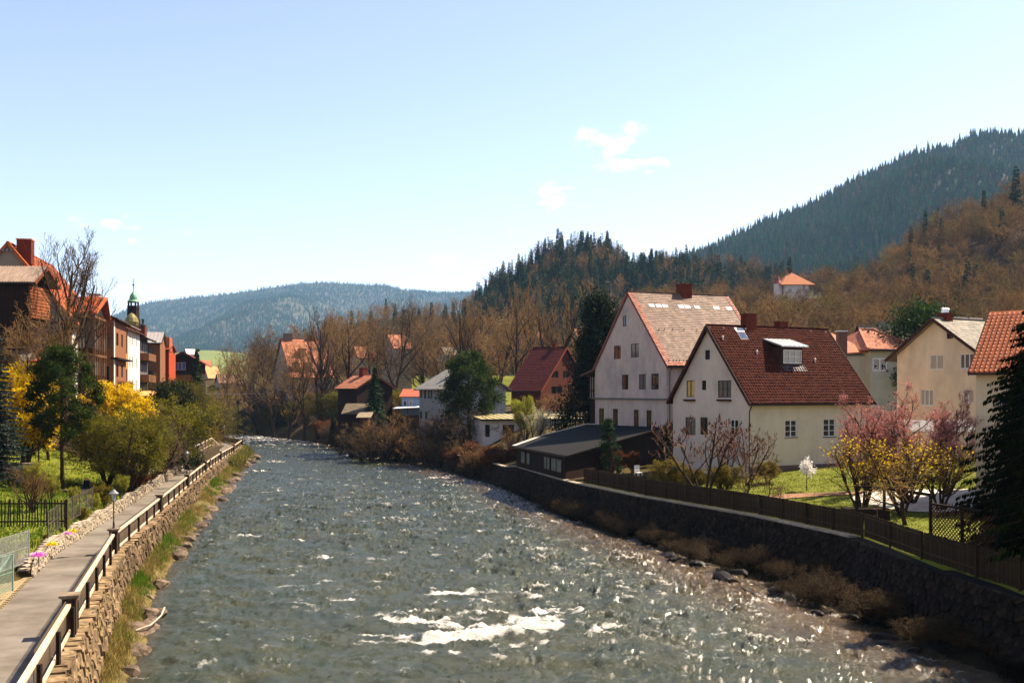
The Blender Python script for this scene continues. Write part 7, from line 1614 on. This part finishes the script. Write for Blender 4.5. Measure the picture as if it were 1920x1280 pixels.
# people
def skin(name, joints, edges, m, parent, sub=2):
    me = bpy.data.meshes.new(name); me.from_pydata([j[:3] for j in joints], edges, []); o = bpy.data.objects.new(name, me); COL.objects.link(o); o.parent = parent
    s = o.modifiers.new('skin', 'SKIN'); sv = me.skin_vertices[0].data
    for i, j in enumerate(joints): sv[i].radius = (j[3], j[3])
    sv[0].use_root = True; s.use_smooth_shade = True; ss = o.modifiers.new('sub', 'SUBSURF'); ss.levels = sub-1; ss.render_levels = sub-1; me.materials.append(m); return o
SKIN = mat('skin', (.50, .28, .19), (.6, .36, .26), 4, .6); TROU = mat('navy_trousers', (.010, .012, .022), (.02, .022, .04), 5, .9); RSH = mat('red_pink_shirt', (.50, .10, .09), (.62, .2, .18), 4, .85); HAIR = mat('brown_hair', (.05, .03, .02), (.1, .06, .04), 6, .8)
def person(label, loc, rz, pose):
    t = thing('person', label, 'person', loc, rz)
    if pose == 'bend':   # feet apart, hips high, torso folded forward and down (+x is forward)
        J = [(0, 0, .92, .15), (0, .1, .88, .12), (.03, .13, .48, .08), (0, .14, .08, .055), (.14, .15, .03, .045), (0, -.1, .88, .12), (.03, -.13, .48, .08), (0, -.14, .08, .055), (.14, -.15, .03, .045), (.22, 0, 1.0, .14), (.42, 0, .88, .15), (.50, .17, .80, .065), (.52, .22, .55, .045), (.50, .16, .32, .035), (.50, -.17, .80, .065), (.52, -.22, .55, .045), (.50, -.16, .32, .035), (.54, 0, .78, .06), (.62, 0, .68, .09), (.64, 0, .62, .08)]
        E = [(0, 1), (1, 2), (2, 3), (3, 4), (0, 5), (5, 6), (6, 7), (7, 8), (0, 9), (9, 10), (10, 11), (11, 12), (12, 13), (10, 14), (14, 15), (15, 16), (10, 17), (17, 18), (18, 19)]
        skin('body', J, E, SKIN, t)
        skin('trousers', [(0, 0, .93, .165), (0, .1, .88, .14), (.03, .13, .48, .098), (0, .14, .1, .08), (0, -.1, .88, .14), (.03, -.13, .48, .098), (0, -.14, .1, .08)], [(0, 1), (1, 2), (2, 3), (0, 4), (4, 5), (5, 6)], TROU, t)
        skin('shirt', [(.05, 0, 1.0, .165), (.24, 0, 1.02, .16), (.43, 0, .89, .17), (.50, .17, .80, .085), (.52, .22, .58, .062), (.50, -.17, .80, .085), (.52, -.22, .58, .062)], [(0, 1), (1, 2), (2, 3), (3, 4), (2, 5), (5, 6)], RSH, t)
        skin('hair', [(.60, 0, .72, .09), (.67, 0, .64, .085)], [(0, 1)], HAIR, t)
    else:
        J = [(0, 0, .95, .14), (0, .09, .9, .11), (.02, .1, .5, .075), (-.02, .1, .08, .05), (.12, .1, .03, .045), (0, -.09, .9, .11), (.05, -.1, .5, .075), (.05, -.1, .08, .05), (.18, -.1, .03, .045), (0, 0, 1.2, .14), (0, 0, 1.42, .12), (0, .2, 1.38, .06), (.02, .27, 1.1, .045), (.1, .25, .86, .035), (0, -.2, 1.38, .06), (.02, -.27, 1.1, .045), (.1, -.25, .86, .035), (.01, 0, 1.52, .055), (.02, 0, 1.62, .09), (.02, 0, 1.70, .085)]
        E = [(0, 1), (1, 2), (2, 3), (3, 4), (0, 5), (5, 6), (6, 7), (7, 8), (0, 9), (9, 10), (10, 11), (11, 12), (12, 13), (10, 14), (14, 15), (15, 16), (10, 17), (17, 18), (18, 19)]
        skin('body', J, E, SKIN, t); bj = mat('black_jacket', (.012, .012, .014), (.025, .025, .03), 4, .8)
        skin('trousers', [(0, 0, .96, .155), (0, .09, .9, .125), (.02, .1, .5, .09), (-.02, .1, .1, .07), (0, -.09, .9, .125), (.05, -.1, .5, .09), (.05, -.1, .1, .07)], [(0, 1), (1, 2), (2, 3), (0, 4), (4, 5), (5, 6)], TROU, t)
        skin('jacket', [(0, 0, 1.0, .165), (0, 0, 1.2, .165), (0, 0, 1.42, .145), (0, .2, 1.37, .08), (.02, .27, 1.1, .06), (0, -.2, 1.37, .08), (.02, -.27, 1.1, .06)], [(0, 1), (1, 2), (2, 3), (3, 4), (2, 5), (5, 6)], bj, t)
        skin('hair', [(0, 0, 1.68, .10), (-.02, 0, 1.62, .095)], [(0, 1)], HAIR, t)
    return t
x, y = X_(165, 78), 78.0; person('person in red top and dark trousers bending over in the left garden', (x-.1, y, gz(x, y)+.02), PI*.62, 'bend')
x, y = X_(413, 133), 133.0; zp = float(itp(WZ, y))+.05; person('person in black walking on the footpath beside the blue ball-shaped bag', (float(itp(WL, y))-.9, y, zp), PI/2, 'walk')
m = MB(); m.lathe((float(itp(WL, 132))-1.6, 132.4, zp+.35), [(.1, 0), (.36, .12), (.45, .4), (.38, .7), (.12, .85)], 12); tag(m.build('blue_bag', mat('blue_bag', (.02, .09, .34), (.03, .14, .45), 4, .6), smooth=True), 'bright blue rounded bag beside the person in black on the footpath', 'bag')
# ------------------------------------------------------------------ hills and forest
def hill(name, sil, Yr, Yb, zb, m, nx=160, ny=40, bump=.03, back=.35, kn=None, seed=1, vary=0):
    px = np.linspace(sil[0][0], sil[-1][0], nx); py = np.interp(px, [s[0] for s in sil], [s[1] for s in sil])
    k = np.ones(5)/5; py = np.convolve(np.pad(py, 2, 'edge'), k, 'valid')
    Yrr = Yr+(vary*np.sin(px*.011+seed) if vary else 0*px)
    X1 = (px-960)/FPX*Yrr; Z1 = CAMH-(py-HORIZ)/FPX*Yrr; t = np.concatenate([np.linspace(0, 1, ny), 1+np.linspace(.06, .6, 6)])[:, None]
    Xb = (px-960)/FPX*Yb; X = Xb[None]+(X1-Xb)[None]*t; Y = Yb+(Yrr-Yb)[None]*t
    prof = np.where(t <= 1, t**1.25, 1-(t-1)*.8); Z = zb+(Z1-zb)[None]*prof
    s_ = 9.0/(Yr-Yb); env = np.sin(PI*np.clip(t, 0, 1)); Z = Z+(fbm(X*s_, Y*s_*.5, seed)-.5)*env*(Z1-zb)[None]*.45+(fbm(X*s_*4, Y*s_*4, seed+5)-.5)*(Z1-zb)[None]*bump*np.clip((1.0-t)*8, 0, 1)
    V, F = gridmesh(X, Y, Z); o = tag(link(name, mkmesh(name, V, F, True), m), kind='structure'); return X, Y, Z, ny
FORESTG = mat('forest_floor', (.025, .035, .018), (.06, .06, .028), .02, .95)
FARFOR = mat('far_forest', (.035, .045, .025), (.12, .11, .06), .045, .95, 0, det=9)
def frange(*a): return a
far1 = [(150, 640), (200, 600), (245, 578), (285, 566), (330, 561), (385, 556), (440, 550), (500, 541), (560, 532), (600, 530), (650, 532), (690, 535), (720, 534), (745, 541), (775, 546), (830, 550), (880, 549), (905, 544), (980, 548), (1080, 562), (1200, 580)]
HX, HY, HZ, hn = hill('far_mountain', far1, 5600, 2300, 20, FARFOR, 260, 60, seed=3)
HX2, HY2, HZ2, hn2 = hill('lower_far_ridge', [(200, 665), (260, 655), (330, 668), (420, 664), (480, 660), (560, 625), (610, 600), (660, 590), (760, 600), (900, 620), (1000, 640)], 3300, 1900, 15, FARFOR, 120, 30, seed=8) if False else (None,)*4
MEAD = mat('distant_meadow', (.12, .15, .035), (.19, .21, .055), .004, .95)
hill('meadow', [(300, 668), (325, 662), (360, 657), (395, 656), (450, 662), (520, 664), (640, 668), (700, 676)], 1900, 900, 12, MEAD, 60, 16, bump=0, seed=2)
def patch_on(label, px0, px1, py0, py1, Y):
    q = [W_(px0, py0+2, Y), W_(px0+(px1-px0)*.4, py0, Y+30), W_(px1, py1, Y), W_(px1-8, py1+4, Y-60), W_((px0+px1)/2, py1+2, Y-60), W_(px0-2, py0+8, Y-40)]
    return q
CM = [(1240, 500), (1290, 484), (1330, 470), (1380, 446), (1430, 422), (1500, 398), (1560, 366), (1620, 336), (1665, 318), (1700, 296), (1745, 284), (1790, 275), (1815, 262), (1850, 252), (1900, 258), (1960, 262), (2060, 262), (2200, 300)]
M1 = hill('conifer_mountain', CM, 1750, 720, 45, FORESTG, 200, 70, seed=4)
KN = [(868, 600), (900, 560), (925, 540), (960, 516), (1000, 492), (1035, 484), (1080, 474), (1120, 474), (1150, 482), (1165, 500), (1185, 514), (1215, 510), (1250, 505), (1300, 500), (1340, 502), (1400, 512), (1450, 525), (1520, 545), (1600, 560)]
M2 = hill('spruce_knoll', KN, 640, 380, 14, FORESTG, 120, 40, seed=6)
KL = [(610, 628), (650, 612), (680, 600), (720, 596), (780, 590), (850, 592), (900, 590), (960, 585)]
M2b = hill('low_wooded_ridge', KL, 560, 400, 12, FORESTG, 60, 20, seed=9)
BHS = [(1180, 590), (1260, 585), (1330, 585), (1400, 575), (1460, 560), (1520, 560), (1580, 548), (1640, 532), (1680, 500), (1720, 455), (1760, 440), (1800, 425), (1850, 400), (1900, 375), (1940, 355), (2050, 310), (2200, 270)]
BFLOOR = mat('leaf_litter', (.06, .032, .014), (.11, .065, .025), .05, .95)
M3 = hill('brown_hillside', BHS, 430, 200, 8, BFLOOR, 120, 40, seed=12)
def sample(M, n, seed, tmin=0., tmax=1.0, cond=None):
    X, Y, Z, ny = M; R = np.random.RandomState(seed); i = R.rand(n)*(tmax-tmin)+tmin; i = i*(ny-1); j = R.rand(n)*(X.shape[1]-1); a = np.minimum(i.astype(int), ny-1); b_ = j.astype(int); fi = (i-a)[:, None]; fj = (j-b_)[:, None]
    P = np.stack([X, Y, Z], -1); a1 = np.minimum(a+1, X.shape[0]-1); b1 = np.minimum(b_+1, X.shape[1]-1)
    return (P[a, b_]*(1-fi)*(1-fj)+P[a1, b_]*fi*(1-fj)+P[a, b1]*(1-fi)*fj+P[a1, b1]*fi*fj)
def lowcon(seed, H, R_, lv, n, m):
    R = random.Random(seed); V = []; F = []
    for i in range(lv):
        f = i/lv; z0 = H*(.08+.92*f); z1 = min(H, z0+H*1.7/lv); r = R_*(1-f)**.9+.1; b0 = len(V); V.append((0, 0, z1))
        for k in range(n):
            a = 2*PI*(k+R.random()*.6)/n; rr = r*R.uniform(.65, 1.15); V.append((rr*math.cos(a), rr*math.sin(a), z0-R.uniform(0, .05)*H)); a += PI/n; V.append((rr*.45*math.cos(a), rr*.45*math.sin(a), z0+H*.03))
        for k in range(2*n): F.append((b0, b0+1+k, b0+1+(k+1) % (2*n)))
    me = mkmesh('fir', V, F); me.materials.append(m); return me
def lowdec(key, m):
    p = PROT[key]; me = p['crown'].copy(); me.materials.clear(); me.materials.append(m); return me, p['h']
CON1 = mat('forest_conifer', (.022, .068, .014), (.055, .12, .026), .3, .9, 0, rnd=.5); CON2 = mat('forest_conifer_olive', (.06, .085, .014), (.11, .125, .024), .3, .9, 0, rnd=.35); LAR = mat('forest_larch', (.11, .075, .025), (.19, .13, .04), .3, .9, rnd=.3)
def scatter(name, pts, protos, hs, m_unused=None, seed=1):
    """one object of kind stuff: points carrying scale, turn and kind; geometry nodes put a tree on each"""
    R = np.random.RandomState(seed); me = mkmesh(name, pts, [(0, 0, 0)][:0]); n = len(pts)
    o = bpy.data.objects.new(name, me); COL.objects.link(o); o['kind'] = 'stuff'
    a = me.attributes.new('s', 'FLOAT', 'POINT'); a.data.foreach_set('value', hs.astype(np.float32)); a = me.attributes.new('r', 'FLOAT', 'POINT'); a.data.foreach_set('value', R.uniform(0, 6.28, n).astype(np.float32))
    c = bpy.data.collections.new(name+'_kinds')
    for i, pm in enumerate(protos): ob = bpy.data.objects.new('tree_kind', pm); c.objects.link(ob)
    ng = bpy.data.node_groups.new(name, 'GeometryNodeTree'); ng.interface.new_socket('Geometry', in_out='INPUT', socket_type='NodeSocketGeometry'); ng.interface.new_socket('Geometry', in_out='OUTPUT', socket_type='NodeSocketGeometry')
    N, L = ng.nodes, ng.links; gi = N.new('NodeGroupInput'); go = N.new('NodeGroupOutput'); ip = N.new('GeometryNodeInstanceOnPoints'); ci = N.new('GeometryNodeCollectionInfo')
    ci.inputs['Collection'].default_value = c; ci.inputs['Separate Children'].default_value = True; ci.inputs['Reset Children'].default_value = True
    L.new(gi.outputs[0], ip.inputs['Points']); L.new(ci.outputs[0], ip.inputs['Instance']); ip.inputs['Pick Instance'].default_value = True
    rv = N.new('FunctionNodeRandomValue'); rv.data_type = 'INT'; rv.inputs['Min'].default_value = 0; rv.inputs['Max'].default_value = len(protos)-1
    L.new(rv.outputs[2], ip.inputs['Instance Index'])
    s = N.new('GeometryNodeInputNamedAttribute'); s.data_type = 'FLOAT'; s.inputs['Name'].default_value = 's'; r = N.new('GeometryNodeInputNamedAttribute'); r.data_type = 'FLOAT'; r.inputs['Name'].default_value = 'r'
    cx = N.new('ShaderNodeCombineXYZ'); L.new(r.outputs['Attribute'], cx.inputs[2]); L.new(cx.outputs[0], ip.inputs['Rotation']); L.new(s.outputs['Attribute'], ip.inputs['Scale'])
    L.new(ip.outputs[0], go.inputs[0]); md = o.modifiers.new('scatter', 'NODES'); md.node_group = ng; return o
kinds = [lowcon(i, 10, 1.9, 7, 6, CON1) for i in range(5)]+[lowcon(9, 10, 2.2, 6, 7, CON2), lowcon(12, 9, 2.4, 5, 6, LAR), lowcon(13, 9, 2.0, 6, 6, CON2)]
R = np.random.RandomState(2)
P = sample(M1, 26000, 3, .0, 1.02); scatter('mountain_forest', P, kinds, .85+R.rand(len(P))**2*1.35, seed=3)
P = sample((HX, HY, HZ, hn), 42000, 5, .15, 1.0); P = P[fbm(P[:, 0]*.0022, P[:, 1]*.0022, 6, 3) < .86]; scatter('far_forest', P, kinds, R.uniform(1.1, 2.1, len(P)), seed=4)
# knoll: mass plus individual spruces along its skyline
P = sample(M2, 2000, 7, .1, .96); mid = [PROT['midspruce']['crown'], PROT['midspruce_b']['crown'], PROT['larch']['crown'], PROT['midspruce_b']['crown'], PROT['midspruce']['crown'], PROT['copse_b']['crown'], PROT['midspruce']['crown']]
k = P[:, 0]/P[:, 1] < (1480-960)/FPX; scatter('knoll_forest', P[k], mid, R.uniform(.9, 1.5, k.sum()), seed=5)
P = sample(M2b, 320, 8, .0, 1.0); scatter('ridge_wood', P, [PROT['midspruce']['crown'], PROT['copse_b']['crown'], PROT['copse']['crown'], PROT['copse_b']['crown']], R.uniform(.8, 1.2, len(P)), seed=6)
RR = random.Random(8)
for i in range(78):
    f = (i+RR.random())/78; px = 880+f*610; X, Y, Z, ny = M2; j = int(np.argmin(np.abs(X[ny-1]/Y[ny-1]-(px-960)/FPX))); q = (X[ny-1, j], Y[ny-1, j], Z[ny-1, j]-1)
    key = RR.choice(['midspruce', 'midspruce_b', 'midspruce', 'larch'] if px < 1300 else ['midspruce', 'larch', 'copse_b', 'larch'])
    p = PROT[key]; h = RR.uniform(8, 15)*(1.15 if 1000 < px < 1160 else .9); s = h/p['h']; dy = RR.uniform(-45, 0)
    t = thing('skyline_conifer' if key != 'copse_b' else 'skyline_tree', 'dark conifer standing on the wooded knoll skyline' if key != 'copse_b' else 'bare tree standing on the wooded knoll skyline', 'tree', (q[0]*(q[1]+dy)/q[1], q[1]+dy, q[2]+dy*.12), RR.uniform(0, 6), 'trees along the knoll skyline', s)
    if len(p['trunk'].vertices): link('trunk', p['trunk'], None, t)
    link('crown', p['crown'], None, t)
# brown hillside
HT = mat('hillside_twig', (.145, .080, .022), (.30, .175, .052), .06, .9, rnd=.55); HT2 = mat('hillside_twig_olive', (.11, .085, .014), (.22, .165, .03), .06, .9, rnd=.5)
a, ha = lowdec('copse', HT); b_, hb_ = lowdec('copse_b', HT); c_, hc = lowdec('copse_b', HT2); d_, hd = lowdec('copse', HT)
P = sample(M3, 2600, 11, .0, 1.0); P = P[~((np.abs(P[:, 0]/P[:, 1]-(1490-960)/FPX) < .03) & (P[:, 1] < 408) & (P[:, 1] > 330))]
scatter('hillside_wood', P, [a, b_, b_, c_, d_, a, b_], R.uniform(.5, 1.25, len(P))**1.2, seed=7)
P = sample(M3, 60, 15, .5, 1.0); P = P[P[:, 0]/P[:, 1] > .38]; scatter('hillside_firs', P, [PROT['midspruce']['crown']], R.uniform(.8, 1.3, len(P)), seed=8)
for px, py, h_, key, lab in ((1735, 392, 5.5, 'midspruce_b', 'slim pale green fir on the brown hillside'), (1757, 392, 5, 'larch', 'golden larch on the brown hillside beside the slim fir'), (1790, 405, 5, 'copse', 'tall reddish bare tree right of the golden larch'), (1905, 312, 6, 'midspruce', 'dark pine on the hillside at the right picture edge'), (1845, 358, 4, 'midspruce', 'small dark pine left of the pine at the picture edge'), (1480, 482, 5, 'midspruce', 'dark spruce directly behind the orange hill house')):
    Y = 400.0 if px > 1600 else 425.0; X, YY, Z, ny = M3; d = np.abs(X/YY-(px-960)/FPX)+np.abs(YY-Y)/400; i, j = np.unravel_index(np.argmin(d), d.shape); put(key, px, Y, py, 'hill_tree', lab, z=float(Z[i, j])-1, wid=.8)
# wood filling in behind the central houses, at the valley floor
R_ = np.random.RandomState(9); n = 330; pxs = R_.uniform(470, 1500, n); Ys = R_.uniform(300, 420, n); xs_ = (pxs-960)/FPX*Ys; P = np.stack([xs_, Ys, ground(xs_, Ys)-.3], 1)
scatter('valley_wood', P, [a, b_, c_, b_], R_.uniform(.7, 1.25, n), seed=12)
n = 260; pxs = R_.uniform(1290, 2050, n); Ys = R_.uniform(175, 230, n); xs_ = (pxs-960)/FPX*Ys; P = np.stack([xs_, Ys, ground(xs_, Ys)-.3], 1)
scatter('foot_wood', P, [a, b_, c_], R_.uniform(.45, .8, n), seed=13)
# ------------------------------------------------------------------ haze: one closed box of pale air
hm = bpy.data.materials.new('haze'); hm.use_nodes = True; N, L = hm.node_tree.nodes, hm.node_tree.links; N.clear(); o_ = N.new('ShaderNodeOutputMaterial'); v_ = N.new('ShaderNodeVolumePrincipled')
v_.inputs['Color'].default_value = (.36, .64, 1.0, 1); v_.inputs['Density'].default_value = HAZE_D = 6e-5; v_.inputs['Anisotropy'].default_value = .1; L.new(v_.outputs[0], o_.inputs['Volume'])
b_ = MB(); b_.box((0, 4800, 398), 12000, 11200, 803); hz = b_.build('haze', hm); hz['kind'] = 'stuff'
# ------------------------------------------------------------------ every repeat gets a label that singles it out
ORD = ['first', 'second', 'third', 'fourth', 'fifth', 'sixth', 'seventh', 'eighth', 'ninth', 'tenth', 'eleventh', 'twelfth', 'thirteenth', 'fourteenth', 'fifteenth', 'sixteenth', 'seventeenth', 'eighteenth', 'nineteenth', 'twentieth']
def relabel(group, what, marks, sizes=('small', 'middling', 'big')):
    it = [o for o in bpy.data.objects if o.parent is None and o.get('group') == group]
    if not it: return
    px = lambda o: 960+FPX*o.location.x/max(1, o.location.y)
    sc_ = sorted(o.scale[2] for o in it); lo, hi = sc_[len(sc_)//3], sc_[2*len(sc_)//3]; bins = {}
    for o in it:
        m = next((w for e, w in marks if px(o) <= e), marks[-1][1]); s = sizes[0] if o.scale[2] <= lo else sizes[2] if o.scale[2] > hi else sizes[1]
        bins.setdefault((m, s), []).append(o)
    for (m, s), L in bins.items():
        L.sort(key=px)
        for k, o in enumerate(L): o['label'] = ('%s %s %s' % (s, what, m)) if len(L) == 1 else ('%s %s %s, %s from the left' % (s, what, m, ORD[min(k, 19)]))
relabel('bare trees in the wood behind the houses', 'bare brown tree', [(560, 'left of the mansard roof'), (640, 'behind the mansard roof'), (740, 'above the dark chalet'), (820, 'above the blue house'), (900, 'above the grey roofed house'), (960, 'above the garage'), (1060, 'above the red house'), (1300, 'above the dark conifer')], ('low', 'medium tall', 'tall'))
relabel('shrubs on the far wooded river bank', 'brown bank shrub', [(500, 'by the white rapids'), (560, 'left of the mansard house'), (620, 'below the mansard house'), (680, 'below the dark chalet'), (740, 'right of the chalet spruce'), (900, 'below the blue house')])
relabel('scrub on the shaded right bank', 'dark waterside scrub', [(740, 'below the dark chalet'), (800, 'below the blue house'), (860, 'below the grey roofed house'), (920, 'below the broad pine'), (980, 'below the garage'), (1100, 'left of the shed')])
relabel('scrub at the foot of the garden wall', 'dark scrub', [(1120, 'below the shed'), (1250, 'on the bank below the hedge'), (1380, 'on the bank below the sumacs'), (1500, 'on the bank below the crooked fruit trees'), (1650, 'on the bank below the fence corner'), (2200, 'on the bank below the lattice')])
relabel('shrubs on the slope under the old houses', 'twiggy shrub', [(200, 'under the timber bay'), (235, 'under the brown shingled house'), (270, 'under the white facade'), (300, 'under the balconies'), (400, 'under the red house')])
relabel('low bushes in the left garden', 'low leafy bush', [(60, 'near the blue spruce'), (110, 'behind the dark pickets'), (160, 'beside the tall pine'), (260, 'along the white stone wall')])
relabel('shore rocks below the walkway wall', 'grey-brown rock', [(250, 'by the driftwood'), (300, 'under the second pillar'), (350, 'under the third pillar'), (400, 'under the fourth pillar'), (440, 'under the fifth pillar'), (700, 'under the far railing')], ('small', 'knee-high', 'large'))
relabel('shore rocks below the garden wall', 'wet shade-toned rock', [(900, 'below the garage'), (1100, 'below the shed'), (1250, 'below the hedge'), (1400, 'below the sumacs'), (1550, 'below the lawn'), (2000, 'below the near fence')], ('small', 'knee-high', 'large'))
relabel('trees along the knoll skyline', 'knoll skyline tree', [(960, 'on the left shoulder'), (1040, 'left of the knoll top'), (1110, 'on the knoll top'), (1180, 'right of the knoll top'), (1260, 'in the dip above the tall house'), (1340, 'above the red chimney'), (1420, 'above the tiled roof'), (1600, 'beside the hill house')], ('short', 'mid-height', 'tall'))
relabel('clipped brown hedge beside the black roofed shed', 'clipped brown hedge bush behind the long fence', [(3000, 'beside the shed')], ('dry', 'dry', 'dry'))
relabel('bare bushes between the red house and the garage', 'reddish bare bush', [(1030, 'before the red gable'), (3000, 'right of the red gable')], ('low', 'mid-height', 'tall'))
relabel('spruces at the right edge', 'dark spruce added for shade off the right edge', [(3000, 'behind the big one')], ('low', 'mid-height', 'tall'))
relabel('half hidden houses among the trees', 'half hidden house', [(900, 'with a sunlit corner behind the paired bare trees'), (1040, 'with salmon roof left of the fan-shaped tree'), (2000, 'with salmon roof beside the dark conifer')], ('tiny', 'tiny', 'tiny'))
